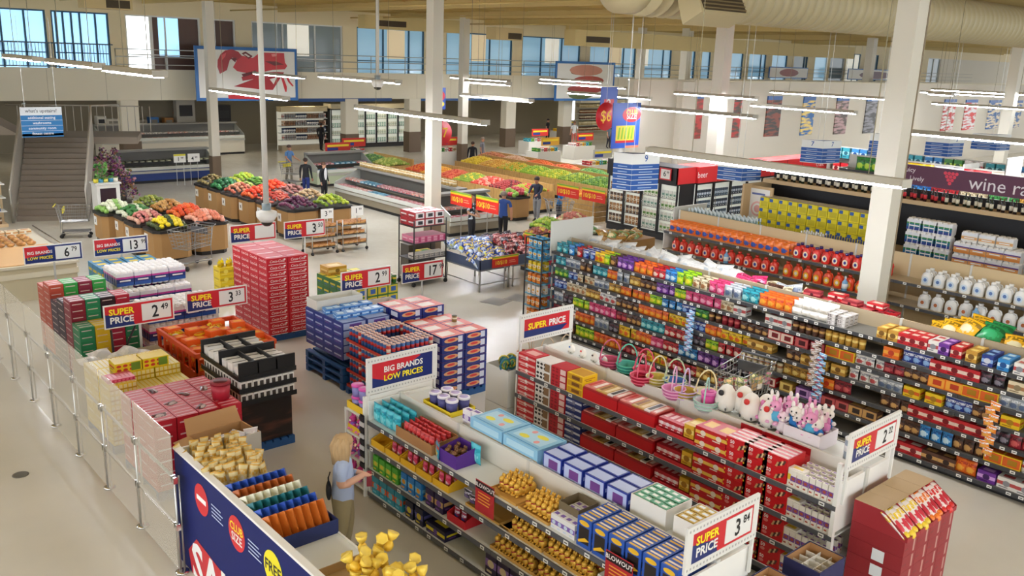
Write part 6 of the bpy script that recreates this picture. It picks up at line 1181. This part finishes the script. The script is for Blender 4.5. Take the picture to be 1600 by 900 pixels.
mt = [('#e4d8d8', '#b84a54', '#d88a8a', 'meat_tray', 'red meat'), ('#e0dcd4', '#c87a6a', '#e0a898', 'meat_tray', 'pink meat'), ('#3a7a9a', '#88b8c8', '#d8e4e4', 'fish_tray', 'blue wrapped'), ('#d8d4cc', '#a83a48', '#e8c8c8', 'meat_tray', 'dark red meat')]
case('meat_case', 'long grey chilled meat case with two sloping tiers beside the produce bins', 18.5, 32.4, RX, 7.2, '#8f8672', mt, 2, .55, 1.3, 'long chilled meat case')
case('meat_case', 'short chilled meat case with pale bumper behind the slim white column', 18.0, 23.6, 0, 2.4, '#8f8672', mt, 2, .55, 1.2, 'short chilled meat case')
run(can(.08, .2, '#c8a86a', '#e8dcc0', '#d8cca8'), 'deli_tub', 'small beige tub lined up on the meat case top', 'tub', 19.62, 25.6, 32.2, 1.353, .2)
dl = [('#d8d4cc', '#b86a5a', '#e8d8c8', 'deli_tray', 'salmon pink'), ('#e8e4dc', '#8a8a84', '#c8c0b8', 'deli_tray', 'grey white')]
case('deli_case', 'long white deli case with pink and grey trays under the upper floor', onY(160, 215, 49).x, 49, 0, onY(383, 215, 49).x-onY(160, 215, 49).x, '#d8d2c0', dl, 2, .95, 1.3, 'long white deli case')
case('salad_case', 'dark blue fronted chilled case with black top beside the flowers', 12.6, 40.0, 0, 4.2, '#1f3a7c', [('#4a4a40', '#8a8a6a', '#c8c8a8', 'salad_tray', 'olive salad'), ('#2a2a28', '#6a6a58', '#a8a890', 'salad_tray', 'dark salad')], 2, .6, 1.1, 'dark blue fronted case')
case('fish_case', 'pale green fronted chilled island behind the two dark clothed shoppers', 19.6, 35.6, 0, 3.0, '#b8c4a4', mt[2:], 2, .65, 1.2, 'pale green chilled island')
t = thing('rack_card', 'two small white price cards on thin legs before the dark blue case', 'sign', (14.3, 38.6, 1.05))
for x, tx, c in ((0, '1', '#d8d03a'), (.62, '4', '#e8e8e2')): part('card', MB().box(x, 0, 0, x+.52, .02, .36, C('#e8e8e2')).rect(x, .28, x+.52, .36, C(c)).text(tx, x+.2, .14, .24, DG, -.004).text('99', x+.36, .19, .12, DG, -.004), t); part('leg', MB().tube([(x+.1, .01, -1.0), (x+.1, .01, 0)], .012, STEEL, 4), t); part('leg', MB().tube([(x+.42, .01, -1.0), (x+.42, .01, 0)], .012, STEEL, 4), t)
# deli back counter equipment
for px, w, h, c, lb in ((160, .5, .55, '#d8d4c8', 'white wall dispenser above the deli case'), (178, .7, .4, '#c8c4b8', 'grey scale on the deli counter'), (217, 1.0, .3, '#a8a090', 'low slicer on the deli counter'), (242, .5, .45, '#3a78c0', 'blue lit screen on the deli counter'), (265, .5, .4, '#a8743a', 'brown board hung behind the deli counter'), (292, 1.1, 1.6, '#b8b4a8', 'tall steel oven with two dark doors behind the deli counter'), (352, .8, 1.1, '#1a1a1e', 'dark coat hung behind the deli counter')):
    p_ = onY(px, 200, 53.0); t = thing('deli_equipment', lb, 'equipment', (p_.x, 53.0, 1.4)); part('body', MB().box(-w/2, 0, 0, w/2, .5, h, C(c, .4)), t); part('face', MB().box(-w*.35, -.02, h*.3, w*.35, 0, h*.7, C('#2a2a2c' if h > .5 else '#8a867c')), t); part('support', MB().box(-w/2, .05, -1.4, w/2, .5, -.001, C('#8f8672')), t)
# dairy and frozen wall far behind
x0, x1 = onY(440, 210, 49.5).x, onY(512, 210, 49.5).x
t = thing('open_dairy_wall', 'open white dairy shelving under the upper floor left of the freezer doors', 'shelving', (x0, 49.5, 0)); part('cabinet', MB().box(0, .5, 0, x1-x0, .6, 2.3, C('#dedccc', .6, 0, .3)).box(0, 0, 2.3, x1-x0, .6, 2.6, C('#d8c8a0')).box(0, 0, 0, x1-x0, .5, .3, C('#a89a80')), t)
for q in range(4): part('shelf', MB().box(0, 0, .6+.42*q, x1-x0, .5, .63+.42*q, SHELFW), t)
for q in range(4):
    for k in range(18):
        c = [('#e0d8d0', '#c84a3a', '#8a8a8a', 'white and red'), ('#3a4a6a', '#c8d0d8', '#e8e8e8', 'navy'), ('#c8a88a', '#e8e0d0', '#8a5a3a', 'tan')][(k//5+q) % 3]; one('dairy_pack', carton(.24, .2, .3, *c[:3]), '%s pack on the open dairy shelving' % c[3], 'pack', (x0+.25+k*(x1-x0-.3)/18, 49.55, .632+.42*q), 0, 'packs on the dairy shelving')
x2 = onY(655, 210, 49.5).x; nd = 8
cooler('freezer_wall', 'row of eight black freezer doors with pale packs under the upper floor', x1+.2, 49.4, 0, nd, (x2-x1-.3)/nd, 2.45, .3, '#d8cca8', [''], [('#a8c8b8', '#e0ece4', '#4a8a7a', 'mint green frozen pack'), ('#d8dcc8', '#8aa88a', '#e8e8e0', 'white frozen pack')])
# ================================================================ wooden produce tables on the right
WOOD = noisy('#b08a4e', '#c49c5c', 4, .55, 4, .4, .6, stretch=(1, 6, 1))
def wtable(x, y, L, d, label):
    t = thing('produce_table', label, 'table', (x, y, 0)); part('side_board', MB().box(0, 0, .15, .05, L, .85, WOOD), t); part('end_board', MB().box(.05, 0, .15, d, .05, .85, WOOD), t); part('top', MB().box(.05, .05, .75, d, L, .8, WOOD), t); part('plinth', MB().box(.1, .1, 0, d, L, .15, BLACK), t); part('back_board', MB().box(d-.05, .05, .8, d, L, 1.1, WOOD), t)
    for k in range(int(L/1.2)): part('plank_joint', MB().box(-.004, k*1.2+.6, .15, 0, k*1.2+.615, .85, C('#7a5a30')), t)
wtable(23.0, 25.6, 8.6, 1.7, 'long wooden produce table of apples and citrus behind the meat case'); wtable(27.2, 24.0, 11.5, 1.8, 'long wooden produce table of bananas and limes behind the apple table'); wtable(22.9, 35.0, 3.5, 1.5, 'wooden produce table of greens beyond the slim column'); wtable(29.2, 27.5, 9, 1.2, 'farthest wooden produce table with carrots and peppers')
for i, (y, c, c2, ds) in enumerate(((33.4, '#d84a2a', '#e8803a', 'orange-red fruit'), (32.2, '#e8b03a', '#e89a2a', 'golden orange fruit'), (31.0, '#d86a4a', '#c83a2a', 'coral apple'), (29.8, '#8aa83a', '#e0c83a', 'yellow and green pepper'), (28.6, '#d84a3a', '#e8a08a', 'red apple'), (27.4, '#a83a3a', '#6a2a2a', 'dark red apple'), (26.3, '#a8b03a', '#d8604a', 'green and red apple'))):
    mound('apple_mound', 'mound of %ss on the apple and citrus table' % ds, 23.85, y, 1.5, 1.1, .82, .06, c, c2, 150)
for i, (y, c, c2, ds) in enumerate(((34.6, '#e8cc2a', '#d8b81e', 'yellow banana'), (33.2, '#d8a03a', '#e0b84a', 'golden mango'), (31.8, '#c8a82a', '#8aa82a', 'ripe banana'), (30.4, '#8ab02a', '#c8cc3a', 'yellow-green banana'), (29.0, '#a8bc2e', '#d8d03a', 'pale lime'), (27.6, '#7a9a2a', '#b8c83a', 'green pear'), (26.2, '#5a8a2a', '#8ab03a', 'green lime'), (24.9, '#6a9a2a', '#a8bc3a', 'leafy lime'))):
    mound('citrus_mound', 'mound of %ss on the banana and lime table' % ds, 28.1, y, 1.6, 1.3, .82, .07, c, c2, 130)
for i, (y, c, c2, ds) in enumerate(((35.6, '#c8783a', '#a85a2a', 'brown root'), (33.8, '#d8b08a', '#c8946a', 'tan potato'), (32, '#e0702a', '#d85a1e', 'orange carrot'), (30.2, '#d8522a', '#e8803a', 'red pepper'), (28.4, '#4a8a3a', '#7aa84a', 'green cabbage'))): mound('vegetable_mound', 'mound of %ss on the farthest wooden table' % ds, 29.8, y, 1.0, 1.8, .82, .08, c, c2, 140)
for i, (y, c, c2, ds) in enumerate(((35.8, '#9ab04a', '#c8cc6a', 'pale green lettuce'), (37.4, '#5a8a4a', '#8ab05a', 'green lettuce'))): mound('lettuce_mound', 'mound of %s on the greens table beyond the slim column' % ds, 23.6, y, 1.3, 1.5, .82, .08, c, c2, 100)
bin_(22.3, 25.3, 1.0, 1.0, .9, 'brown produce bin with a white card beside the man in navy', True); mound('melon_mound', 'mound of red and green melons in the bin beside the man in navy', 22.3, 25.3, .85, .85, .9, .09, '#b83a4a', '#8ab04a', 40)
t = thing('orange_table', 'wooden slatted crate table of oranges behind the shopper in light blue', 'table', (23.9, 22.6, 0)); 
for k in range(4): part('plank', MB().box(0, 0, .12+.2*k, .04, 1.8, .3+.2*k, WOOD), t); part('plank', MB().box(.04, -.02, .12+.2*k, 1.5, .02, .3+.2*k, WOOD), t)
part('top', MB().box(.04, .02, .86, 1.5, 1.8, .9, WOOD), t); heap('orange', 'bright orange on the slatted crate table', 'produce', 24.6, 23.5, 1.2, 1.5, .92, .08, '#e8921e', '#eda52e', 60)
for x, y, c, c2, ds in ((17.4, 18.6, '#8a4a3a', '#c8a03a', 'red and brown packet'), (18.8, 19.7, '#8ab03a', '#b8c84a', 'lime green packet'), (20.2, 20.0, '#c87a6a', '#e8d8a8', 'pink and cream packet'), (19.0, 18.3, '#7aa86a', '#c8dcc0', 'green and white leek')):
    bin_(x, y, 1.0, 1.0, .95, 'brown bin of %ss beyond the candy gondola end' % ds, False); mound('packet_mound', 'mound of %ss in the bin beyond the candy gondola end' % ds, x, y, .9, .9, .95, .07, c, c2, 60)
for k in range(20): one('bread_pack', bag(.3, .3, .14, ('#c89a4a', '#d8b86a', '#8ab07a')[k % 3], '#e8d8a8', '#a87a3a'), '%s bread pack piled on the stand beyond the white packs' % ('golden', 'pale gold', 'greenish')[k % 3], 'pack', (18.9+.25*(k % 5), 17.4-.2*(k//5), 1.05), 0, 'bread packs piled beyond the candy gondola', None, (-.8, 0, k))
one('bread_stand', MB().box(18.7, 16.5, 0, 20.1, 17.6, 1.04, C('#a8814f', .7)), 'plain brown stand under the piled bread packs', 'stand')
# distant promotional tables and racks
k_ = 0
for px, py, c, lb in ((520, 240, '#c8302a', 'by the freezer doors'), (545, 232, '#c8302a', 'before the freezer doors'), (690, 230, '#c8302a', 'behind the greens table'), (835, 215, '#c8302a', 'below the meat poster'), (850, 230, '#e0a83a', 'behind the bananas'), (905, 222, '#c8302a', 'left of the price disc'), (930, 250, '#b0b0a8', 'behind the farthest produce table'), (1020, 215, '#c8302a', 'right of the club size banner'), (879, 200, '#8a8a84', 'beside the far shopper in white')):
    p_ = onZ(px, py, 1.0); t = thing('promo_table', 'distant promotional table stacked with small goods %s' % lb, 'table', (p_.x, p_.y, 0)); part('cloth', MB().box(-.9, -.5, 0, .9, .5, .8, C('#d8d4c8')), t); part('sign_board', MB().box(-.7, -.52, 1.15, .7, -.5, 1.6, C(c)).rect(-.6, 1.22, .0, 1.36, C('#1f3a8a'), -.53).rect(-.6, 1.4, .6, 1.5, C('#f0d83a'), -.53), t); part('sign_post', MB().tube([(0, -.48, .8), (0, -.48, 1.2)], .015, STEEL), t)
    for q in range(12): c_ = ('red', 'cream', 'yellow', 'teal', 'green', 'white')[(q+k_) % 6]; one('small_goods', carton(.22, .2, .2, *PAL[c_]), '%s pack on the distant promotional table %s' % (c_, lb), 'pack', (p_.x-.75+.27*(q % 6), p_.y-.4+.3*(q//6), .802), 0, 'packs on the promotional table '+lb)
    k_ += 1
x0, x1 = onY(905, 200, 50).x, onY(975, 200, 50).x
t = thing('far_shelving', 'white lit wall shelving of jars at the back behind the shopper in white', 'shelving', (x0, 50, 0)); part('cabinet', MB().box(0, .5, 0, x1-x0, .6, 2.6, C('#d8d0b8')).box(0, 0, 2.6, x1-x0, .6, 2.9, C('#e4e0d0')), t)
for q in range(5): part('shelf', MB().box(0, 0, .4+.45*q, x1-x0, .5, .43+.45*q, SHELFW), t)
for q in range(5):
    for k in range(24): one('far_jar', can(.12, .3, ('#8a5a3a', '#c8b88a', '#6a4a3a')[q % 3], '#d8d0b8', '#4a4a44'), '%s jar on the lit wall shelving' % ('brown', 'cream', 'dark')[q % 3], 'jar', (x0+.3+k*(x1-x0-.4)/24, 50.1, .432+.45*q), 0, 'jars on the lit wall shelving, %s' % ('brown', 'cream', 'dark')[q % 3])
# ================================================================ wheeled wire rack and chip tables
t = thing('wire_rack', 'black wheeled wire rack with boxes on three shelves beside the slim column', 'rack', (13.18, 18.9, 0))
for x in (0, 1.05):
    for y in (0, .7): part('post', MB().tube([(x, y, .12), (x, y, 1.8)], .018, BLACK), t); part('caster', MB().lathe([(.06, -.02), (.06, .02)], BLACK, 10, T((x, y, .06), 0, PI/2)), t)
for z in (.14, .72, 1.15, 1.6): part('wire_shelf', MB().box(-.01, -.01, z, 1.06, .71, z+.02, C('#2c2c30')), t)
part('blue_dolly', MB().box(.1, .0, .16, 1.0, .7, .24, C('#2a4a8a')), t)
def rk(m, nm, lb, z, n, w, rows=1, st=1, hh=.1, dd=.3):
    for k in range(n):
        for r in range(rows):
            for q in range(st): one(nm, m, lb, 'box', (13.24+w*(k+.5)*.97, 18.95+dd*r, z+q*hh), 0, lb)
rk(carton(.3, .34, .18, '#b8303a', '#e4e2e0', '#3a3a3e', 'side'), 'appliance_box', 'red and white box on the top shelf of the wheeled wire rack', 1.622, 3, .33, 2, 2, .19, .36)
rk(carton(.2, .3, .17, '#d87a9a', '#e8b8c8', '#c04a72', 'dots'), 'pink_box', 'pink box on the middle shelf of the wheeled wire rack', 1.172, 5, .21, 2)
rk(carton(.17, .3, .13, '#d8d4cc', '#3a3436', '#8a8a8a', 'dots'), 'pattern_box', 'black and white box on the lower shelf of the wheeled wire rack', .742, 6, .175)
one('gold_pack', carton(.4, .3, .1, '#e8cc2a', '#58a83a', '#d8501e'), 'yellow and green pack behind the black and white boxes', 'pack', (13.9, 19.28, .742), 0)
for i, (x, cs, lb) in enumerate(((14.3, [('#24439a', '#c8d4ea', '#e0c83a'), ('#1f3a86', '#4a7ac8', '#c8ccd8'), ('#c8d8e8', '#d8d83a', '#2a5ab0')], 'blue chip bag heaped on the steel table beside the wire rack'), (15.45, [('#7a2430', '#2a2024', '#d8a8a0'), ('#26242a', '#b83a3a', '#8a8490')], 'red and black chip bag heaped on the second steel table'))):
    t = thing('chip_table', 'steel legged table heaped with %s chip bags' % ('blue', 'red and black')[i], 'table', (x, 17.5, 0)); part('top', MB().box(0, 0, .56, 1.05, 1.5, .6, C('#8a8f94', .4, .5)), t); part('side_wall', MB().box(0, 0, .6, 1.05, .02, .86, C('#4a5a7a', .4)).box(0, 0, .6, .02, 1.5, .86, C('#4a5a7a', .4)), t)
    for a in (.03, 1.02):
        for b in (.03, 1.47): part('leg', MB().tube([(a, b, 0), (a, b, .56)], .025, STEEL), t)
    part('brace', MB().tube([(.03, .03, .2), (1.02, .03, .2)], .015, STEEL), t); part('brace', MB().tube([(.03, .03, .2), (.03, 1.47, .2)], .015, STEEL), t)
    for k in range(60):
        a, b = k % 6, k//6; c = cs[0 if k % 5 else -1] if b < 7 else cs[-1]
        one('chip_bag', bag(.22, .3, .12, *c), lb, 'bag', (x+.1+.17*a, 17.58+.14*b, .64+.03*b+.22*math.sin(PI*(b+.5)/10)), 0, lb, None, (-.75+random.uniform(-.3, .3), random.uniform(-.4, .4), random.uniform(-.7, .7)))
one('coffee_stand', MB().box(13.7, 19.9, 0, 14.6, 20.3, .9, C('#4a443c')), 'dark low stand behind the wheeled wire rack', 'stand')
# ================================================================ shopping carts
WIRE = C('#9a9a98', .3, .8)
def cart(x, y, rz, label, bar='#2a2a2c', load=None, sc=1):
    t = thing('shopping_cart', label, 'shopping cart', (x, y, 0), rz, None); t.scale = (sc, sc, sc); b = MB()
    zb, zt = .52, .98; lo = [(-.22, -.38), (.22, -.38), (.25, .42), (-.25, .42)]; hi = [(-.25, -.5), (.25, -.5), (.3, .46), (-.3, .46)]
    P = lambda f, e: (lo[e][0]+(hi[e][0]-lo[e][0])*f, lo[e][1]+(hi[e][1]-lo[e][1])*f, zb+(zt-zb)*f)
    for f in (0, .2, .4, .6, .8, 1): b.tube([P(f, e) for e in range(4)], .006 if 0 < f < 1 else .01, WIRE, 5, None, True)
    for e in range(4):
        n = 8 if e % 2 else 5
        for k in range(n):
            q = k/n; A0 = Vector(P(0, e)).lerp(Vector(P(0, (e+1) % 4)), q); A1 = Vector(P(1, e)).lerp(Vector(P(1, (e+1) % 4)), q); b.tube([A0, A1], .005, WIRE, 4)
    for k in range(7): b.tube([(-.22+.073*k, -.38, zb), (-.25+.083*k, .42, zb)], .005, WIRE, 4)
    part('basket', b, t); ch = MB()
    for s in (-1, 1): ch.tube([(s*.24, .5, 1.0), (s*.25, .4, .5), (s*.25, .42, .16), (s*.2, -.42, .2)], .014, WIRE, 6)
    ch.tube([(-.2, -.42, .2), (.2, -.42, .2)], .012, WIRE); ch.tube([(-.25, .4, .16), (.25, .4, .16)], .012, WIRE); part('chassis', ch, t)
    for k in range(5): pass
    part('lower_rack', MB().box(-.19, -.4, .2, .19, .38, .215, C('#8a8a88', .4, .6)), t); part('handle', MB().tube([(-.3, .56, 1.02), (.3, .56, 1.02)], .018, C(bar), 8).tube([(-.3, .46, .98), (-.3, .56, 1.02)], .01, WIRE).tube([(.3, .46, .98), (.3, .56, 1.02)], .01, WIRE), t); part('child_seat', MB().box(-.24, .3, .8, .24, .33, .96, C('#e0d23a' if bar == '#e0d23a' else '#55565a')), t)
    for s in (-1, 1):
        for y_ in (-.4, .4): w_ = part('caster', MB().lathe([(.06, -.018), (.06, .018)], BLACK, 12, T((s*.2, y_, .06), 0, 0, PI/2)).tube([(s*.2, y_, .06), (s*.2, y_+.02, .18)], .01, WIRE), t)
    return t
p_ = onZ(305, 420); cart(p_.x, p_.y+.2, -1.1, 'empty wire shopping cart in front of the bright yellow peppers', '#55565a', None, 1.15)
p_ = onZ(120, 370); cart(p_.x, p_.y, 1.2, 'wire shopping cart with yellow handle bar at the foot of the stairs', '#e0d23a')
p_ = onZ(452, 288); cart(p_.x, p_.y-.3, .3, 'wire shopping cart pushed by the man in a light blue shirt', '#e0d23a')
cart(12.55, 8.15, RX+.15, 'wire shopping cart with bagged groceries parked in the candy aisle', '#55565a', None, 1.1)
for k in range(7): one('grocery_bag', bag(.26, .26, .16, ('#d8b07a', '#e0d8a0', '#c87a8a')[k % 3], '#e8e0d0', '#8a9a5a'), '%s grocery bag inside the cart parked in the candy aisle' % ('tan', 'pale yellow', 'rose')[k % 3], 'bag', (12.3+.13*k, 8.1+.08*(-1)**k, .62+.05*(k % 2)), k, 'bags in the candy aisle cart')
p_ = onZ(868, 345); cart(p_.x-.75, p_.y-.95, 1.0, 'wire shopping cart beside the shopper in a light blue top', '#55565a')
# ================================================================ people
def person(x, y, rz, H, label, shirt, pants, hair, skin='#c89a7c', arms=None, stride=0, lean=0, longhair=False, sleeve='short', shoes='#2a2624', female=False, shorts=False, pat=None, bulk=1.0):
    """standing figure facing -y, one continuous skinned body"""
    J = {}; E_ = []; Rr = {}
    def j(n, p, r, par=None):
        p = Vector(p)
        if lean and p.z > .52: p = Vector((p.x, p.y-(p.z-.52)*math.tan(lean), p.z-(p.z-.52)*(1-math.cos(lean))))
        J[n] = p; Rr[n] = (r[0]*bulk, r[1]*bulk) if n in ('pelvis', 'belly', 'chest') or n[:3] in ('hip', 'kne', 'elb', 'wri') else r
        if par: E_.append((par, n))
    sw = .098 if female else .112
    j('pelvis', (0, 0, .53), (.083, .062)); j('belly', (0, 0, .61), (.076, .058), 'pelvis'); j('chest', (0, .0, .71), (.088, .06), 'belly'); j('collar', (0, .005, .795), (.06, .045), 'chest'); j('neck', (0, 0, .835), (.03, .03), 'collar'); j('jaw', (0, -.012, .872), (.042, .046), 'neck'); j('skull', (0, -.004, .925), (.05, .06), 'jaw'); j('crown', (0, .004, .97), (.034, .042), 'skull')
    for s, n in ((-1, 'l'), (1, 'r')):
        a = (arms or {}).get(n, [(.135*s, .01, .64), (.145*s, -.03, .50)])
        j('shoulder'+n, (s*sw, .005, .79), (.038, .038), 'collar'); j('elbow'+n, a[0], (.028, .028), 'shoulder'+n); j('wrist'+n, a[1], (.019, .019), 'elbow'+n)
        d = (Vector(a[1])-Vector(a[0])).normalized(); sd = d.cross(Vector((0, 0, 1))); sd = Vector((s, 0, 0)) if sd.length < .3 else sd.normalized(); q = Vector(a[1])+d*.032; j('palm'+n, q, (.02, .012), 'wrist'+n)
        for k in range(4):
            b = q+d*.016+sd*(.0095*(k-1.5)); ln = (.021, .025, .023, .018)[k]; j('f%d%s' % (k, n), b+d*ln*.6+sd*.002*(k-1.5), (.0058, .0058), 'palm'+n); j('t%d%s' % (k, n), b+d*ln*1.2+Vector((0, -.006, -.008)), (.0048, .0048), 'f%d%s' % (k, n))
        j('thumb'+n, q-sd*s*.018+d*.004+Vector((0, -.006, 0)), (.0065, .0065), 'palm'+n); j('thumbtip'+n, q-sd*s*.024+d*.02+Vector((0, -.012, 0)), (.0055, .0055), 'thumb'+n)
        st = stride*s; j('hip'+n, (s*.048, 0, .495), (.062, .06), 'pelvis'); j('knee'+n, (s*.052, -.012-st*.55, .285), (.041, .043), 'hip'+n); j('ankle'+n, (s*.052, .012-st, .05+max(0, -st)*.25), (.025, .028), 'knee'+n); j('toe'+n, (s*.06, -.085-st, .022), (.026, .02), 'ankle'+n)
    ks = list(J); me = bpy.data.meshes.new('body'); me.from_pydata([J[k]*H for k in ks], [(ks.index(a), ks.index(b)) for a, b in E_], []); ob = bpy.data.objects.new('tmp', me)
    md = ob.modifiers.new('s', 'SKIN'); md.use_smooth_shade = True
    for i, k in enumerate(ks): sv = me.skin_vertices[0].data[i]; sv.radius = (Rr[k][0]*H, Rr[k][1]*H); sv.use_root = k == 'pelvis'
    ob.modifiers.new('d', 'SUBSURF').levels = 1
    bm = baked(ob)
    vs = [tuple(v.co) for v in bm.vertices]; fs = [tuple(p.vertices) for p in bm.polygons]
    S, Pm_, K, B_ = (pat or C(shirt, .8)), C(pants, .8), C(skin, .5), C(shoes, .5); Z = {k: J[k]*H for k in ks}
    def seg(p, a, b):
        ra_, rb_ = max(Rr[a]), max(Rr[b]); a, b = Z[a], Z[b]; ab = b-a; t_ = max(0, min(1, (p-a).dot(ab)/max(1e-9, ab.length_squared))); return (p-(a+ab*t_)).length/(ra_+(rb_-ra_)*t_), t_
    out = MB()
    for f in fs:
        c = sum((Vector(vs[i]) for i in f), Vector())/len(f); best = min(((seg(c, a, b), a, b) for a, b in E_), key=lambda q: q[0][0]); (_, t_), a, b = best; m = S
        if b[:-1] in ('palm', 'thumb', 'thumbtip') or b[0] in 'ft' and b[1:2].isdigit(): m = K
        elif b[:5] == 'wrist': m = S if sleeve == 'long' else K
        elif b[:5] == 'elbow': m = S if sleeve == 'long' or t_ < .72 else K
        elif b in ('neck', 'jaw', 'skull', 'crown'): m = K
        elif b[:3] == 'toe': m = B_
        elif b[:5] == 'ankle': m = K if shorts and t_ > .15 else (B_ if t_ > .93 else Pm_)
        elif b[:4] == 'knee' or b[:3] == 'hip': m = Pm_ if c.z < .5*H else S
        elif c.z < .515*H: m = Pm_
        if m not in out.mats: out.mats.append(m)
        out.f.append(list(f)); out.m.append(out.mats.index(m)); out.sm.append(True)
    out.v = vs; hc = Z['skull']
    for s in (-1, 1): out.ell(hc+Vector((s*.02, -.056, -.004))*H, (.007*H, .005*H, .005*H), C('#2a2220', .3), 6, 4); out.ell(hc+Vector((s*.05, .004, -.012))*H, (.008*H, .012*H, .018*H), K, 6, 4)
    out.ell(hc+Vector((0, -.064, -.022))*H, (.009*H, .012*H, .014*H), K, 6, 4); out.ell(hc+Vector((0, -.056, -.045))*H, (.015*H, .005*H, .004*H), C('#a8605a', .5), 6, 3)
    t = thing('person', label, 'person', (x, y, 0), rz); part('body', out, t); hm = C(hair, .7); hb = MB()
    hb.ell(hc+Vector((0, .012, .018))*H, (.059*H, .066*H, .052*H), hm, 12, 8)
    if longhair:
        v = []; f = []; n = 14; zs = (.05, .02, -.03, -.08, -.13, -.165)
        for i, z in enumerate(zs):
            for k in range(n+1):
                a = PI*(-.16+1.32*k/n); r = (.05, .066, .072, .072, .066, .052)[i]; v.append(hc+Vector((math.cos(a)*r*1.02, .012+math.sin(a)*r*1.05, z+.006*math.sin(k*2.1)*(i > 3)))*H)
        for i in range(len(zs)-1):
            for k in range(n): a = i*(n+1)+k; f.append((a, a+1, a+n+2, a+n+1))
        hb.add(v, f, hm, None, True)
        for k in range(7): a = PI*(-.1+1.2*k/6); hb.tube([hc+Vector((math.cos(a)*.04, .01+math.sin(a)*.045, .05))*H, hc+Vector((math.cos(a)*.064, .01+math.sin(a)*.07, -.02))*H, hc+Vector((math.cos(a)*.056, .01+math.sin(a)*.062, -.165))*H], [.016*H, .022*H, .012*H], hm, 6)
    part('hair', hb, t)
    return t
# the near shopper
WP = Vector((5.0, 8.64, 0))
wm = person(WP.x, WP.y, 1.05, 1.66, 'woman with shoulder-length blonde hair in pale blue shirt and khaki trousers', '#a9b9d8', '#9c8f6c', '#b3956a', '#d9a98e', {'l': [(-.125, .02, .645), (-.035, -.105, .665)], 'r': [(.13, .02, .645), (.03, -.115, .66)]}, .035, .04, True, 'short', '#4a4038', True, False, None, 1.28)
Tm = T(WP, 1.05)
wm.scale = (1.1, 1.1, 1)
one('red_pack', MB().box(-.03, -.03, -.16, .03, .03, .02, C('#8e2c3a')), 'dark red pack held by the blonde woman', 'pack', Tm @ Vector((.03, -.32, 1.1)), 1.05)
one('shoulder_bag', MB().ell((0, 0, 0), (.07, .035, .13), C('#1a1a1e', .6), 8, 6).tube([(-.05, 0, .08), (-.06, .0, .2), (.0, -.02, .24)], .01, C('#1a1a1e', .6)), 'small black bag behind the blonde woman', 'bag', Tm @ Vector((-.06, .165, .95)), 1.05)
def pp(px, py): return onZ(px, py, 0)
q = pp(785, 379); person(q.x, q.y, 2.3, 1.75, 'man in a blue polo shirt and black trousers walking past the chip tables', '#2f4f94', '#17171b', '#8a8078', '#c08a6c', {'r': [(.16, .02, .66), (.2, -.03, .53)], 'l': [(-.15, .0, .65), (-.15, -.03, .51)]}, .07)
q = pp(752, 376); person(q.x-.6, q.y-.2, .3, 1.62, 'woman in a black and white patterned top behind the blue chip bags', '#d8dce0', '#2a2c34', '#a88a68', '#c89a7c', {'r': [(.13, -.02, .66), (.06, -.12, .6)], 'l': [(-.13, 0, .65), (-.05, -.12, .6)]}, 0, 0, False, 'short', '#2a2624', True, False, noisy('#1a2230', '#c8d8e4', 9, .7, 1, .48, .52))
q = pp(457, 286); person(q.x, q.y+.3, .35, 1.75, 'man in a light blue shirt pushing a cart past the dark blue case', '#5a86bc', '#8a8272', '#4a3a30', '#c08a6c', {'r': [(.15, -.04, .66), (.17, -.17, .6)], 'l': [(-.15, -.04, .66), (-.17, -.17, .6)]}, .05, .06)
q = pp(510, 314); q.x -= .1; jw = person(q.x, q.y, .4, 1.62, 'woman in a black jacket over a white top beside the meat case', '#17161a', '#15151a', '#5a3c2c', '#c89a7c', None, .02, 0, False, 'long', '#1a1a1a', True)
part('white_top', MB().ell((0, -.098, 1.13), (.1, .02, .26), C('#dcdcdc', .8), 8, 6), jw)
q = pp(486, 312); person(q.x, q.y+.4, 2.4, 1.7, 'person in black seen from behind next to the woman in the black jacket', '#141418', '#1a2a6a', '#3a2c24', '#b8886c', None, .03, 0, False, 'long')
q = pp(838, 347); person(q.x, q.y, -1.2, 1.76, 'man in navy leaning toward the orange table', '#2c3246', '#8a8c90', '#2a221e', '#b07a5c', {'r': [(.13, -.09, .68), (.1, -.21, .63)], 'l': [(-.13, -.09, .68), (-.1, -.21, .63)]}, .04, .15, False, 'long')
q = pp(872, 350); person(q.x, q.y, .2, 1.45, 'shopper in a light blue top beside the orange crate table', '#2f7fc4', '#3a3a44', '#3a2a24', '#c08a6c', {'r': [(.13, -.05, .67), (.04, -.14, .66)], 'l': [(-.13, -.05, .67), (-.05, -.14, .64)]}, 0, .2, False, 'short', '#2a2624', True)
for px, py, H, lb, sh, pt, hr, rz in ((737, 272, 1.7, 'person in black bending over the red apples', '#17171c', '#22222a', '#4a342a', 2.2), (753, 264, 1.75, 'person in grey beyond the coral apples', '#7a7a80', '#5a5a62', '#7a6a5a', .5), (896, 228, 1.75, 'distant shopper in a white shirt and pink shorts', '#d8d8d4', '#c86a5a', '#6a4a38', 2.6), (950, 232, 1.7, 'distant shopper in a grey top behind the club size banner', '#5a6a7a', '#2a2a34', '#3a2a24', .3), (502, 236, 1.72, 'distant person in black before the freezer doors', '#15151a', '#15151a', '#2a2220', 2.0), (855, 222, 1.7, 'distant person in dark clothes below the meat poster', '#1c1c22', '#2a2a30', '#2a2220', .4)):
    q = pp(px, py); person(q.x, q.y, rz, H, lb, sh, pt, hr, '#c08a6c', None, .04, .12 if 'bending' in lb else 0, False, 'long' if 'black' in lb else 'short', '#2a2624', False, 'shorts' in lb)
bpy.data.scenes.remove(TMP)
